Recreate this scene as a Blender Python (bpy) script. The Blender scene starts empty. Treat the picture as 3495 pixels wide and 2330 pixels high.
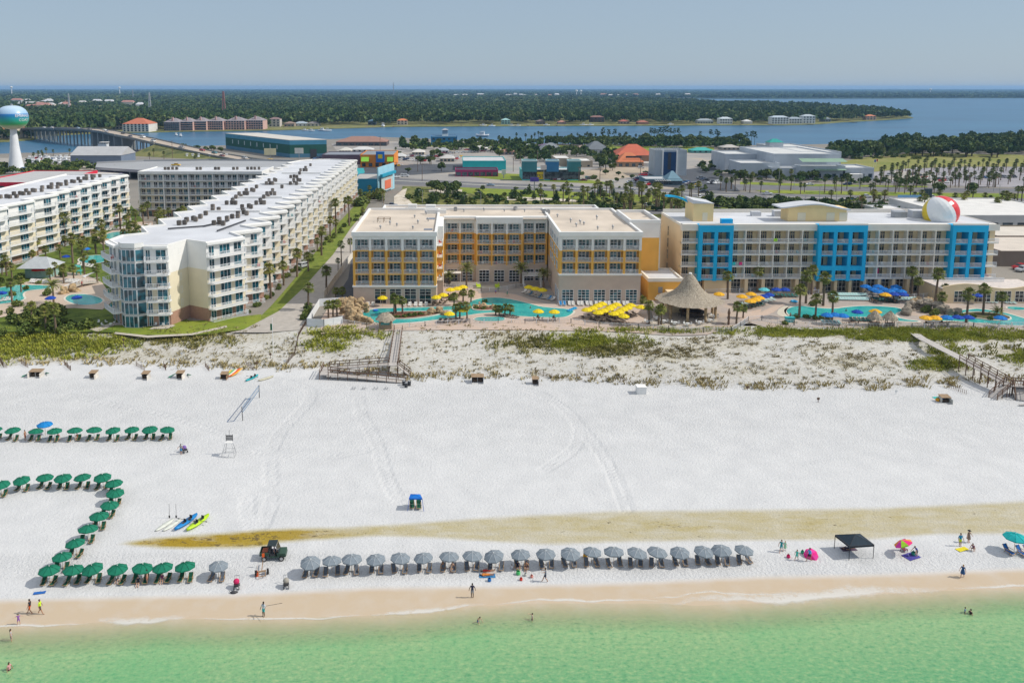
import bpy, bmesh, math, random
import numpy as np
from mathutils import Vector, Matrix, noise
random.seed(7); np.random.seed(7)
SC = bpy.context.scene; COL = SC.collection
CH=57.7; FP=1850.0; XC=1050.0; YHZ=201.5; PITCH=math.radians(8.0)
SP,CP=math.sin(PITCH),math.cos(PITCH); YC=YHZ+FP*math.tan(PITCH)
def ray(x,y):
 u=(x-XC)/FP; v=(y-YC)/FP
 return (u, CP-v*SP, -SP-v*CP)
def PX(x,y,z=3.0):
 d=ray(x,y); t=(z-CH)/d[2]; return (d[0]*t,d[1]*t,z)
def ZY(y,Y):
 d=ray(XC,y); return CH+d[2]*Y/d[1]
def XY(x,y,Y):
 d=ray(x,y); return d[0]*Y/d[1]
def PPM(Y): return FP/(Y*CP+8.0)
def lerp(a,b,t): return a+(b-a)*t
def interp(x,pts):
 if x<=pts[0][0]: return pts[0][1]
 for (x0,y0),(x1,y1) in zip(pts,pts[1:]):
  if x<=x1: return y0+(y1-y0)*(x-x0)/(x1-x0)
 return pts[-1][1]
_OF={'a':168.2,'b':471.1,'c':773.9,'d':1144.0}; _OX={'1':0,'2':538.4,'3':1144.0,'4':1746.4}
def q(k,x,y): return (_OX[k[1]]+x*.2575,_OF[k[0]]+y*.2575)
def q0(x,y): return (x*.3133,1076.8+y*.3133)
MATS={}
def _mk(name):
 m=bpy.data.materials.new(name); m.use_nodes=True; return m,m.node_tree.nodes,m.node_tree.links,m.node_tree.nodes['Principled BSDF']
def mat(name,col,rough=.8,var=.12,scale=1.2,metal=0.,bump=0.,bscale=20.,spec=.3,rnd=0.):
 if name in MATS: return MATS[name]
 m,N,L,B=_mk(name)
 B.inputs['Roughness'].default_value=rough; B.inputs['Metallic'].default_value=metal; B.inputs['Specular IOR Level'].default_value=spec
 if var>0 or rnd>0:
  tc=N.new('ShaderNodeTexCoord'); nz=N.new('ShaderNodeTexNoise'); nz.inputs['Scale'].default_value=scale; nz.inputs['Detail'].default_value=4
  L.new(tc.outputs['Object'],nz.inputs['Vector'])
  mr=N.new('ShaderNodeMapRange'); mr.inputs['From Min'].default_value=.3; mr.inputs['From Max'].default_value=.7
  mr.inputs['To Min'].default_value=1-var; mr.inputs['To Max'].default_value=1+var
  L.new(nz.outputs['Fac'],mr.inputs['Value'])
  vm=N.new('ShaderNodeVectorMath'); vm.operation='SCALE'; vm.inputs[0].default_value=col[:3]
  L.new(mr.outputs['Result'],vm.inputs['Scale'])
  out=vm.outputs['Vector']
  if rnd>0:
   oi=N.new('ShaderNodeObjectInfo'); r2=N.new('ShaderNodeMapRange'); r2.inputs['To Min'].default_value=1-rnd; r2.inputs['To Max'].default_value=1+rnd
   L.new(oi.outputs['Random'],r2.inputs['Value']); v2=N.new('ShaderNodeVectorMath'); v2.operation='SCALE'
   L.new(out,v2.inputs[0]); L.new(r2.outputs['Result'],v2.inputs['Scale']); out=v2.outputs['Vector']
  L.new(out,B.inputs['Base Color'])
 else: B.inputs['Base Color'].default_value=(*col[:3],1)
 if bump>0:
  tc=N.new('ShaderNodeTexCoord'); nb=N.new('ShaderNodeTexNoise'); nb.inputs['Scale'].default_value=bscale; nb.inputs['Detail'].default_value=3
  L.new(tc.outputs['Object'],nb.inputs['Vector']); bp=N.new('ShaderNodeBump'); bp.inputs['Strength'].default_value=bump; bp.inputs['Distance'].default_value=.05
  L.new(nb.outputs['Fac'],bp.inputs['Height']); L.new(bp.outputs['Normal'],B.inputs['Normal'])
 MATS[name]=m; return m
def mat_objcol(name,rough=.35,spec=.5,metal=0.):
 if name in MATS: return MATS[name]
 m,N,L,B=_mk(name); oi=N.new('ShaderNodeObjectInfo'); L.new(oi.outputs['Color'],B.inputs['Base Color'])
 B.inputs['Roughness'].default_value=rough; B.inputs['Specular IOR Level'].default_value=spec; B.inputs['Metallic'].default_value=metal
 MATS[name]=m; return m
def mat_leaf(name,c1,c2,scale=.6,rough=.75,rnd=.2,trans=.0):
 if name in MATS: return MATS[name]
 m,N,L,B=_mk(name); B.inputs['Roughness'].default_value=rough; B.inputs['Specular IOR Level'].default_value=.2
 tc=N.new('ShaderNodeTexCoord'); nz=N.new('ShaderNodeTexNoise'); nz.inputs['Scale'].default_value=scale; nz.inputs['Detail'].default_value=5; nz.inputs['Roughness'].default_value=.7
 L.new(tc.outputs['Object'],nz.inputs['Vector'])
 cr=N.new('ShaderNodeValToRGB'); cr.color_ramp.elements[0].position=.36; cr.color_ramp.elements[1].position=.64
 cr.color_ramp.elements[0].color=(*c1,1); cr.color_ramp.elements[1].color=(*c2,1)
 L.new(nz.outputs['Fac'],cr.inputs['Fac'])
 oi=N.new('ShaderNodeObjectInfo'); hs=N.new('ShaderNodeHueSaturation')
 mr=N.new('ShaderNodeMapRange'); mr.inputs['To Min'].default_value=1-rnd; mr.inputs['To Max'].default_value=1+rnd; L.new(oi.outputs['Random'],mr.inputs['Value']); L.new(mr.outputs['Result'],hs.inputs['Value'])
 mh=N.new('ShaderNodeMapRange'); mh.inputs['To Min'].default_value=.5+rnd*.09; mh.inputs['To Max'].default_value=.5-rnd*.12; L.new(oi.outputs['Random'],mh.inputs['Value']); L.new(mh.outputs['Result'],hs.inputs['Hue'])
 L.new(cr.outputs['Color'],hs.inputs['Color']); L.new(hs.outputs['Color'],B.inputs['Base Color'])
 MATS[name]=m; return m
def mat_glass(name,dark,light,rough=.08):
 if name in MATS: return MATS[name]
 m,N,L,B=_mk(name); B.inputs['Roughness'].default_value=rough; B.inputs['Specular IOR Level'].default_value=.6
 tc=N.new('ShaderNodeTexCoord'); oi=N.new('ShaderNodeObjectInfo')
 wv=N.new('ShaderNodeTexNoise'); wv.noise_dimensions='4D'; wv.inputs['Scale'].default_value=.55; wv.inputs['Detail'].default_value=1
 mu=N.new('ShaderNodeMath'); mu.operation='MULTIPLY'; mu.inputs[1].default_value=57; L.new(oi.outputs['Random'],mu.inputs[0]); L.new(mu.outputs[0],wv.inputs['W'])
 L.new(tc.outputs['Object'],wv.inputs['Vector'])
 cr=N.new('ShaderNodeValToRGB'); cr.color_ramp.interpolation='EASE'; cr.color_ramp.elements[0].position=.44; cr.color_ramp.elements[1].position=.56
 cr.color_ramp.elements[0].color=(*dark,1); cr.color_ramp.elements[1].color=(*light,1)
 L.new(wv.outputs['Fac'],cr.inputs['Fac']); L.new(cr.outputs['Color'],B.inputs['Base Color'])
 MATS[name]=m; return m
class MB:
 def __init__(s): s.v=[]; s.f=[]; s.m=[]; s.smooth=[]
 def add(s,vs,fs,mi=0,sm=False):
  o=len(s.v); s.v+= [tuple(p) for p in vs]; s.f+=[tuple(i+o for i in f) for f in fs]; s.m+=[mi]*len(fs); s.smooth+=[sm]*len(fs); return s
 def box(s,x0,x1,y0,y1,z0,z1,mi=0):
  v=[(x0,y0,z0),(x1,y0,z0),(x1,y1,z0),(x0,y1,z0),(x0,y0,z1),(x1,y0,z1),(x1,y1,z1),(x0,y1,z1)]
  return s.add(v,[(0,3,2,1),(4,5,6,7),(0,1,5,4),(1,2,6,5),(2,3,7,6),(3,0,4,7)],mi)
 def quad(s,a,b,c,d,mi=0): return s.add([a,b,c,d],[(0,1,2,3)],mi)
 def prism(s,poly,z0,z1,mi=0,mtop=None,bottom=True):
  n=len(poly); a=sum(poly[i][0]*poly[(i+1)%n][1]-poly[(i+1)%n][0]*poly[i][1] for i in range(n))
  if a<0: poly=poly[::-1]
  v=[(p[0],p[1],z0) for p in poly]+[(p[0],p[1],z1) for p in poly]
  s.add(v,[(i,(i+1)%n,n+(i+1)%n,n+i) for i in range(n)],mi)
  s.add(v[n:],[tuple(range(n))],mi if mtop is None else mtop)
  if bottom: s.add(v[:n],[tuple(range(n))[::-1]],mi)
  return s
 def obox(s,a,b,w,z0,z1,mi=0,side=0):
  """box along the ground segment a-b; side 0 centred, +1 to its left, -1 to its right"""
  dx,dy=b[0]-a[0],b[1]-a[1]; l=math.hypot(dx,dy) or 1; nx,ny=-dy/l,dx/l
  o0,o1={0:(-w/2,w/2),1:(0,w),-1:(-w,0)}[side]
  return s.prism([(a[0]+nx*o0,a[1]+ny*o0),(b[0]+nx*o0,b[1]+ny*o0),(b[0]+nx*o1,b[1]+ny*o1),(a[0]+nx*o1,a[1]+ny*o1)],z0,z1,mi)
 def beam(s,a,b,w=.1,h=None,mi=0):
  a=Vector(a); b=Vector(b); d=(b-a); l=d.length
  if l<1e-6: return s
  d/=l; up=Vector((0,0,1)) if abs(d.z)<.95 else Vector((0,1,0)); r=d.cross(up).normalized()*w/2; u=r.cross(d).normalized()*(h or w)/2
  v=[a-r-u,a+r-u,a+r+u,a-r+u,b-r-u,b+r-u,b+r+u,b-r+u]
  return s.add(v,[(0,1,2,3),(4,7,6,5),(0,4,5,1),(1,5,6,2),(2,6,7,3),(3,7,4,0)],mi)
 def cyl(s,a,b,r0,r1=None,n=8,mi=0,caps=True,sm=True):
  r1=r0 if r1 is None else r1; a=Vector(a); b=Vector(b); d=(b-a).normalized(); up=Vector((0,0,1)) if abs(d.z)<.95 else Vector((1,0,0))
  r=d.cross(up).normalized(); u=d.cross(r)
  v=[]
  for p,rr in ((a,r0),(b,r1)):
   for i in range(n):
    t=2*math.pi*i/n; v.append(p+r*math.cos(t)*rr+u*math.sin(t)*rr)
  s.add(v,[(i,n+i,n+(i+1)%n,(i+1)%n) for i in range(n)],mi,sm)
  if caps: s.add(v,[tuple(range(n)),tuple(range(2*n-1,n-1,-1))],mi)
  return s
 def lathe(s,prof,n=16,mi=0,c=(0,0,0),sm=True,mis=None):
  v=[(c[0]+r*math.cos(2*math.pi*i/n),c[1]+r*math.sin(2*math.pi*i/n),c[2]+z) for r,z in prof for i in range(n)]
  for k in range(len(prof)-1):
   o=len(s.v); s.add(v[k*n:(k+2)*n],[(i,(i+1)%n,n+(i+1)%n,n+i) for i in range(n)],mis[k] if mis else mi,sm)
  return s
 def ell(s,c,r,n=10,k=6,mi=0,sm=True):
  rx,ry,rz=(r,r,r) if not isinstance(r,(tuple,list)) else r
  v=[(c[0],c[1],c[2]-rz)]
  for j in range(1,k):
   ph=-math.pi/2+math.pi*j/k
   for i in range(n):
    t=2*math.pi*i/n; v.append((c[0]+rx*math.cos(ph)*math.cos(t),c[1]+ry*math.cos(ph)*math.sin(t),c[2]+rz*math.sin(ph)))
  v.append((c[0],c[1],c[2]+rz)); f=[(0,1+(i+1)%n,1+i) for i in range(n)]
  for j in range(k-2):
   for i in range(n): f.append((1+j*n+i,1+j*n+(i+1)%n,1+(j+1)*n+(i+1)%n,1+(j+1)*n+i))
  e=len(v)-1; o=1+(k-2)*n; f+=[(e,o+i,o+(i+1)%n) for i in range(n)]
  return s.add(v,f,mi,sm)
 def gable(s,x0,x1,y0,y1,z0,z1,axis='x',hip=0.,mi=0,over=.4):
  """pitched roof solid"""
  x0-=over;x1+=over;y0-=over;y1+=over
  if axis=='x': ym=(y0+y1)/2; A=(x0+hip,ym,z1);B=(x1-hip,ym,z1)
  else: xm=(x0+x1)/2; A=(xm,y0+hip,z1);B=(xm,y1-hip,z1)
  v=[(x0,y0,z0),(x1,y0,z0),(x1,y1,z0),(x0,y1,z0),A,B]
  f=[(0,3,2,1)]+([(0,1,5,4),(2,3,4,5),(1,2,5),(3,0,4)] if axis=='x' else [(0,1,4),(1,2,5,4),(2,3,5),(3,0,4,5)])
  return s.add(v,f,mi)
 def xf(s,M):
  s.v=[tuple(M@Vector(p)) for p in s.v]; return s
 def mesh(s,name,mats,off=(0,0,0)):
  me=bpy.data.meshes.new(name); ox,oy,oz=off
  me.from_pydata([(p[0]-ox,p[1]-oy,p[2]-oz) for p in s.v],[],s.f)
  for m in (mats if isinstance(mats,(list,tuple)) else [mats]): me.materials.append(m)
  if s.f:
   me.polygons.foreach_set('material_index',np.array(s.m,dtype=np.int32)); me.polygons.foreach_set('use_smooth',np.array(s.smooth,dtype=bool))
  me.update(); return me
 def build(s,name,mats,parent=None,off=None,loc=None,label=None):
  if off is None: off=wloc(parent) if parent is not None else (0,0,0)
  o=bpy.data.objects.new(name,s.mesh(name,mats,off)); COL.objects.link(o)
  if parent is not None: o.parent=parent
  if loc is not None: o.location=loc
  if label: o['label']=label
  return o
def wloc(o):
 x=Vector((0,0,0))
 while o is not None: x=x+o.location; o=o.parent
 return x
def tag(o,label,cat,group=None,kind=None):
 if label: o['label']=label
 if cat: o['category']=cat
 if group: o['group']=group
 if kind: o['kind']=kind
 return o
def thing(name,label,cat,loc=(0,0,0),rz=0.,group=None):
 o=bpy.data.objects.new(name,None); COL.objects.link(o); o.location=loc; o.rotation_euler=(0,0,rz); o.empty_display_size=.3
 return tag(o,label,cat,group)
def solo(name,mb,mats,label,cat,loc=None,group=None,rz=0.,off=(0,0,0)):
 o=mb.build(name,mats,None,off=off,loc=loc); o.rotation_euler=(0,0,rz); return tag(o,label,cat,group)
def struct(name,mb,mats,kind='structure',label=None):
 o=mb.build(name,mats); o['kind']=kind
 if label: o['label']=label
 return o
KIDS={}
def remember(root):
 def kids(o): return [(c,kids(c)) for c in o.children]
 KIDS[root.name]=kids(root); return root
def dup(root,loc,rz=0.,label=None,group=None,s=1.,color=None,sz=None):
 r=root.copy(); COL.objects.link(r); r.location=loc; r.rotation_euler=(0,0,rz); r.scale=(s,s,sz if sz else s)
 if label: r['label']=label
 if group: r['group']=group
 if color: r.color=color
 def rec(ks,p):
  for c,sub in ks:
   d=c.copy(); COL.objects.link(d); d.parent=p
   if color and 'objcol' in c: d.color=color
   rec(sub,d)
 if root.name not in KIDS: remember(root)
 rec(KIDS[root.name],r); return r
def share(name,me,parent,loc=(0,0,0),rz=0.,label=None,sc=None):
 o=bpy.data.objects.new(name,me); COL.objects.link(o); o.parent=parent; o.location=loc; o.rotation_euler=(0,0,rz)
 if sc: o.scale=sc
 if label: o['label']=label
 return o
_O1='first second third fourth fifth sixth seventh eighth ninth tenth eleventh twelfth thirteenth fourteenth fifteenth sixteenth seventeenth eighteenth nineteenth'.split()
_T={2:('twentieth','twenty'),3:('thirtieth','thirty'),4:('fortieth','forty'),5:('fiftieth','fifty'),6:('sixtieth','sixty'),7:('seventieth','seventy'),8:('eightieth','eighty'),9:('ninetieth','ninety')}
def nth(i):
 i+=1
 if i>=100: return 'hundredth' if i==100 else 'hundred-and-'+nth(i-101)
 if i<20: return _O1[i-1]
 return _T[i//10][0] if i%10==0 else _T[i//10][1]+'-'+_O1[i%10-1]
def text_mesh(body,size=1.,align='CENTER',extr=.02):
 cu=bpy.data.curves.new('lettering','FONT'); cu.body=body; cu.size=size; cu.align_x=align; cu.align_y='CENTER'; cu.extrude=extr; cu.resolution_u=2
 o=bpy.data.objects.new('lettering',cu); COL.objects.link(o); bpy.context.view_layer.update()
 me=bpy.data.meshes.new_from_object(o.evaluated_get(bpy.context.evaluated_depsgraph_get())); bpy.data.objects.remove(o); bpy.data.curves.remove(cu); return me
def lettering(body,size,material,parent,at,rz=0.,name='lettering',extr=.03):
 """upright lettering facing -Y (turned by rz); at is in world metres"""
 me=text_mesh(body,size,extr=extr); me.materials.clear(); me.materials.append(material)
 R=Matrix.Rotation(rz,4,'Z')@Matrix.Rotation(math.pi/2,4,'X'); me.transform(R)
 o=bpy.data.objects.new(name,me); COL.objects.link(o); o.parent=parent
 o.location=Vector(at)-wloc(parent) if parent is not None else at
 return o
def npmesh(name,V,F,mats,mi=None,smooth=False):
 """big mesh from numpy; F is (n,3) or (n,4)"""
 me=bpy.data.meshes.new(name); k=F.shape[1]
 me.vertices.add(len(V)); me.vertices.foreach_set('co',np.ascontiguousarray(V,dtype=np.float32).ravel())
 me.loops.add(F.size); me.loops.foreach_set('vertex_index',np.ascontiguousarray(F,dtype=np.int32).ravel())
 me.polygons.add(len(F)); me.polygons.foreach_set('loop_start',np.arange(0,F.size,k,dtype=np.int32)); me.polygons.foreach_set('loop_total',np.full(len(F),k,dtype=np.int32))
 for m in (mats if isinstance(mats,(list,tuple)) else [mats]): me.materials.append(m)
 if mi is not None: me.polygons.foreach_set('material_index',mi.astype(np.int32))
 if smooth: me.polygons.foreach_set('use_smooth',np.ones(len(F),dtype=bool))
 me.update(calc_edges=True); me.validate(); return me
def inpoly(x,y,P):
 c=False; j=len(P)-1
 for i in range(len(P)):
  if (P[i][1]>y)!=(P[j][1]>y) and x<(P[j][0]-P[i][0])*(y-P[i][1])/(P[j][1]-P[i][1])+P[i][0]: c=not c
  j=i
 return c
def inpoly_np(X,Y,P):
 c=np.zeros(X.shape,bool); j=len(P)-1
 for i in range(len(P)):
  (xi,yi),(xj,yj)=P[i],P[j]
  if yi!=yj: c^=((yi>Y)!=(yj>Y))&(X<(xj-xi)*(Y-yi)/(yj-yi)+xi)
  j=i
 return c
def pxpoly(pts,z): return [PX(x,y,z)[:2] for x,y in pts]
def smooth_closed(P,it=2):
 for _ in range(it):
  Q=[]
  for i in range(len(P)):
   a,b=P[i],P[(i+1)%len(P)]; Q+=[(a[0]*.75+b[0]*.25,a[1]*.75+b[1]*.25),(a[0]*.25+b[0]*.75,a[1]*.25+b[1]*.75)]
  P=Q
 return P
def offset_poly(P,d):
 n=len(P); a=sum(P[i][0]*P[(i+1)%n][1]-P[(i+1)%n][0]*P[i][1] for i in range(n)); sg=1 if a>0 else -1; out=[]
 for i in range(n):
  p0,p1,p2=P[i-1],P[i],P[(i+1)%n]; tx,ty=p2[0]-p0[0],p2[1]-p0[1]; l=math.hypot(tx,ty) or 1
  out.append((p1[0]+ty/l*d*sg,p1[1]-tx/l*d*sg))
 return out
def sheet(name,poly,z,m,kind='structure',thick=0.):
 """flat sheet (or slab) of any outline"""
 bm=bmesh.new(); vs=[bm.verts.new((p[0],p[1],z)) for p in poly]
 f=bm.faces.new(vs); bm.normal_update()
 if f.normal.z<0: f.normal_flip()
 bmesh.ops.triangulate(bm,faces=bm.faces[:])
 if thick>0:
  r=bmesh.ops.extrude_face_region(bm,geom=bm.faces[:]);
  for e in r['geom']:
   if isinstance(e,bmesh.types.BMVert): e.co.z-=thick
  bmesh.ops.recalc_face_normals(bm,faces=bm.faces[:])
 me=bpy.data.meshes.new(name); bm.to_mesh(me); bm.free(); me.materials.append(m)
 o=bpy.data.objects.new(name,me); COL.objects.link(o)
 if kind: o['kind']=kind
 return o
cam=bpy.data.cameras.new('camera'); camo=bpy.data.objects.new('camera',cam); COL.objects.link(camo); SC.camera=camo
camo.location=(0,0,CH); camo.rotation_euler=(math.pi/2-PITCH,0,0)
cam.sensor_fit='HORIZONTAL'; cam.sensor_width=36; cam.lens=36*FP/2352; cam.clip_end=60000; cam.clip_start=.5
cam.shift_x=-(XC-1176)/2352; cam.shift_y=(YC-784)/2352
SUN_EL=math.radians(44); SUN_A=math.radians(-2)      # azimuth measured from +X; negative = seaward
sd=Vector((math.cos(SUN_EL)*math.cos(SUN_A),math.cos(SUN_EL)*math.sin(SUN_A),math.sin(SUN_EL)))
sl=bpy.data.lights.new('sun','SUN'); sl.energy=3.65; sl.angle=math.radians(.55); sl.color=(1,.95,.865)
so=bpy.data.objects.new('sun',sl); COL.objects.link(so); so.rotation_euler=(-sd).to_track_quat('-Z','Y').to_euler(); so.location=(200,-50,200)
w=bpy.data.worlds.new('World'); SC.world=w; w.use_nodes=True
wn,wl=w.node_tree.nodes,w.node_tree.links
sky=wn.new('ShaderNodeTexSky'); sky.sky_type='NISHITA'; sky.sun_disc=False; sky.sun_elevation=SUN_EL; sky.sun_rotation=math.pi/2-SUN_A
sky.altitude=50; sky.air_density=1.2; sky.dust_density=.25; sky.ozone_density=3.5
bg=wn['Background']; bg.inputs['Strength'].default_value=.102
tm=wn.new('ShaderNodeMix'); tm.data_type='RGBA'; tm.blend_type='MULTIPLY'; tm.inputs['Factor'].default_value=1
ti=[i for i in tm.inputs if i.type=='RGBA']; wl.new(sky.outputs['Color'],ti[0]); ti[1].default_value=(.90,.93,1.10,1)
t2=wn.new('ShaderNodeMix'); t2.data_type='RGBA'; t2.inputs['Factor'].default_value=.8
tj=[i for i in t2.inputs if i.type=='RGBA']; wl.new([o for o in tm.outputs if o.type=='RGBA'][0],tj[0]); gt=wn.new('ShaderNodeTexCoord'); gs=wn.new('ShaderNodeSeparateXYZ'); wl.new(gt.outputs['Generated'],gs.inputs[0]); gr_=wn.new('ShaderNodeValToRGB'); wl.new(gs.outputs['Z'],gr_.inputs['Fac'])
for p_,c_ in ((0.,(.37,.48,.585,1)),(.045,(.32,.45,.59,1)),(.115,(.19,.34,.59,1)),(.5,(.40,.48,.59,1))):
 e_=gr_.color_ramp.elements[0] if p_==0 else (gr_.color_ramp.elements[1] if p_==.5 else gr_.color_ramp.elements.new(p_))
 e_.position=p_; e_.color=c_
sc_=wn.new('ShaderNodeVectorMath'); sc_.operation='SCALE'; sc_.inputs['Scale'].default_value=9.6; wl.new(gr_.outputs['Color'],sc_.inputs[0]); wl.new(sc_.outputs['Vector'],tj[1])
wl.new([o for o in t2.outputs if o.type=='RGBA'][0],bg.inputs['Color'])
vs=SC.view_settings; vs.view_transform='Standard'; vs.look='None'; vs.exposure=0.0; vs.gamma=1
SC.cycles.max_bounces=6; SC.cycles.diffuse_bounces=3; SC.cycles.glossy_bounces=3; SC.cycles.transmission_bounces=4; SC.cycles.transparent_max_bounces=12; SC.cycles.volume_bounces=0
SC.cycles.sample_clamp_indirect=4; SC.cycles.use_denoising=True
_shp=[(-200,1446),(0,1440),(120,1437),(219,1431),(388,1422),(538,1423),(693,1420),(845,1414),(976,1407),(1066,1395),(1144,1391),(1247,1386),(1400,1387),(1525,1387),(1600,1391),(1749,1386),(1880,1374),(2004,1366),(2210,1356),(2352,1351),(2600,1342)]
SHORE=sorted([PX(x,y,0)[:2] for x,y in _shp])
_dun=[(-200,838),(0,842),(300,850),(600,858),(760,862),(950,880),(1200,880),(1480,895),(1750,905),(2000,905),(2200,898),(2352,890),(2600,880)]
DUNE=sorted([PX(x,y,.9)[:2] for x,y in _dun])
def ysh(X): return interp(X,SHORE)
def ydu(X): return interp(X,DUNE)
def gz(X,Y):
 s=Y-ysh(X)
 z=max(-2.6,.09*s) if s<0 else min(.9,.02*s)
 t=(Y-ydu(X)-1)/24
 if t>0:
  t=min(t,1); z=lerp(z,3.0,t*t*(3-2*t))
  b=noise.noise((X*.09,Y*.13,3))*.55+noise.noise((X*.3,Y*.35,9))*.22
  z+=b*min(1,t*3)*min(1,max(0,(179-Y)/11))
 return z
def G(x,y):
 z=0.5
 for _ in range(12):
  X,Y,_z=PX(x,y,z); z=z*.4+.6*gz(X,Y)
 X,Y,_z=PX(x,y,z); return (X,Y,gz(X,Y))
def G0(x,y): return G(*q0(x,y))
def GQ(k,x,y): return G(*q(k,x,y))
def pxy(P): return [PIXY(*p) for p in P]
def PIXarr(X,Y,Z):
 f=Y*CP-(Z-CH)*SP; up=Y*SP+(Z-CH)*CP
 return XC+FP*X/f, YC-FP*up/f
def pix(X,Y,Z): return PIXarr(X,Y,Z)
ALG_T=[(270,1246),(345,1234),(605,1214),(667,1211),(795,1209),(911,1202),(1144,1185),(1401,1172),(1749,1168),(2004,1165),(2352,1149),(2600,1140)]
ALG_B=[(270,1248),(313,1255),(407,1261),(538,1260),(605,1257),(641,1247),(770,1238),(873,1232),(976,1235),(1144,1245),(1273,1252),(1453,1245),(1749,1242),(2004,1239),(2158,1227),(2352,1228),(2600,1225)]
WET_T=[(-200,1385),(0,1380),(250,1374),(538,1368),(845,1352),(1144,1348),(1460,1340),(1749,1326),(2004,1322),(2352,1308),(2600,1300)]
def npint(x,P): return np.interp(x,[p[0] for p in P],[p[1] for p in P])
def blob(px,py,cx,cy,rx,ry): return np.clip(1.25-np.sqrt(((px-cx)/rx)**2+((py-cy)/ry)**2),0,1)
VEG=[(60,790,260,38,1.25,0),(-60,800,140,40,1.3,0),(230,788,120,24,1.0,0),(420,778,170,22,.8,1),(560,772,120,20,.5,2),(680,800,70,26,.35,2),(780,768,100,18,.95,0),(740,792,70,20,.8,0),(860,770,60,10,.7,0),(620,800,30,40,.3,1),
     (1010,790,60,18,.3,2),(1180,772,100,20,.55,2),(1250,790,150,26,.75,1),(1340,788,150,24,1.1,0),(1400,800,130,22,.9,1),(1530,812,130,22,.7,2),(1520,760,300,8,.7,0),(1650,790,200,30,.35,2),(1860,765,220,10,1.1,0),(2040,772,120,14,1.1,0),(2060,760,120,8,1.1,0),(1770,760,70,9,.8,0),
     (1900,800,120,16,.4,2),(1960,830,150,24,.45,2),(2190,770,140,20,1.1,0),(2170,805,60,18,.6,0),(2160,838,75,18,1.15,0),(2300,805,70,20,.5,1),(2352,820,60,22,.9,0),(2330,772,80,16,.8,0),(1700,850,250,25,.3,2),(1450,850,200,22,.28,2),(1150,840,200,22,.25,2),(350,815,250,20,.35,2),(560,820,120,20,.35,2)]
x0,x1,y0,y1,st=-185.,185.,60.,183.,.46
gx=np.arange(x0,x1+st,st); gy=np.arange(y0,y1+st*.5,st); GX,GY=np.meshgrid(gx,gy)
GZ=np.array([[gz(float(a),float(b)) for a in gx] for b in gy])
px,py=PIXarr(GX,GY,GZ)
s=GY-np.interp(GX,[p[0] for p in SHORE],[p[1] for p in SHORE])
rng=np.random.RandomState(3)
wet=np.clip((py-npint(px,WET_T))/14+.5,0,1)
at,ab=npint(px,ALG_T),npint(px,ALG_B)
h=np.maximum(ab-at,1); a_in=np.clip((py-at)/9+.2,0,1)*np.clip((ab-py)/8+.2,0,1)*(px>268)
alg=a_in*np.interp(px,[268,330,620,760,900,1200,1700,2352],[.75,1,1,.85,.7,.58,.62,.6])
for c in ((1560,1205,90,16,.10),(1440,1210,260,10,.10),(1870,1208,120,12,.14),(2000,1190,400,10,.06),(1340,1195,200,8,.08)): alg=np.clip(alg+blob(px,py,*c[:4])*c[4]*(a_in>0.1),0,1)
veg=np.zeros_like(px)
for c in VEG: veg=np.maximum(veg,blob(px,py,*c[:4])*c[4])
band=np.clip((GY-np.interp(GX,[p[0] for p in DUNE],[p[1] for p in DUNE])-2)/5,0,1); veg=np.maximum(veg,.2*band)
foot=np.clip((py-845)/40,0,1)*np.clip(1-np.clip((py-960)/120,0,1)*.6,0,1)
foot=np.maximum(foot,np.clip((py-1255)/20,0,1)*np.clip((1345-py)/20,0,1))
foot*=1-np.clip(wet*1.4,0,1)
V=np.stack([GX,GY,GZ],-1).reshape(-1,3); ny,nx=GX.shape
idx=np.arange(nx*ny).reshape(ny,nx); F=np.stack([idx[:-1,:-1],idx[:-1,1:],idx[1:,1:],idx[1:,:-1]],-1).reshape(-1,4)
m,N,L,B=_mk('beach_sand'); B.inputs['Roughness'].default_value=.95; B.inputs['Specular IOR Level'].default_value=.1
tc=N.new('ShaderNodeTexCoord')
def nz(scale,det=4,vec=None,rough=.6,sc=None):
 t=N.new('ShaderNodeTexNoise'); t.inputs['Scale'].default_value=scale; t.inputs['Detail'].default_value=det; t.inputs['Roughness'].default_value=rough
 if sc:
  mp=N.new('ShaderNodeMapping'); mp.inputs['Scale'].default_value=sc; L.new(tc.outputs['Object'],mp.inputs['Vector']); L.new(mp.outputs['Vector'],t.inputs['Vector'])
 else: L.new(tc.outputs['Object'],t.inputs['Vector'])
 return t.outputs['Fac']
def math_(op,a,b=None,clamp=False):
 n=N.new('ShaderNodeMath'); n.operation=op; n.use_clamp=clamp
 for i,v in enumerate((a,b)):
  if v is None: continue
  if isinstance(v,(int,float)): n.inputs[i].default_value=v
  else: L.new(v,n.inputs[i])
 return n.outputs[0]
def mr_(v,a,b,c=0.,d=1.):
 n=N.new('ShaderNodeMapRange'); L.new(v,n.inputs['Value'])
 for k,x in zip(('From Min','From Max','To Min','To Max'),(a,b,c,d)): n.inputs[k].default_value=x
 return n.outputs['Result']
def mix_(f,a,b):
 n=N.new('ShaderNodeMix'); n.data_type='RGBA'
 if isinstance(f,(int,float)): n.inputs['Factor'].default_value=f
 else: L.new(f,n.inputs['Factor'])
 for nm,v in (('A',a),('B',b)):
  i=[s for s in n.inputs if s.name==nm and s.type=='RGBA'][0]
  if isinstance(v,tuple): i.default_value=(*v,1)
  else: L.new(v,i)
 return [o for o in n.outputs if o.type=='RGBA'][0]
def att(nm):
 n=N.new('ShaderNodeAttribute'); n.attribute_name=nm; return n.outputs['Fac']
aw,aa,av,af,atr=att('wet'),att('algae'),att('veg'),att('foot'),att('track')
c=mix_(mr_(nz(.25,5),.3,.7),(.545,.545,.54),(.62,.617,.607))
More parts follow.
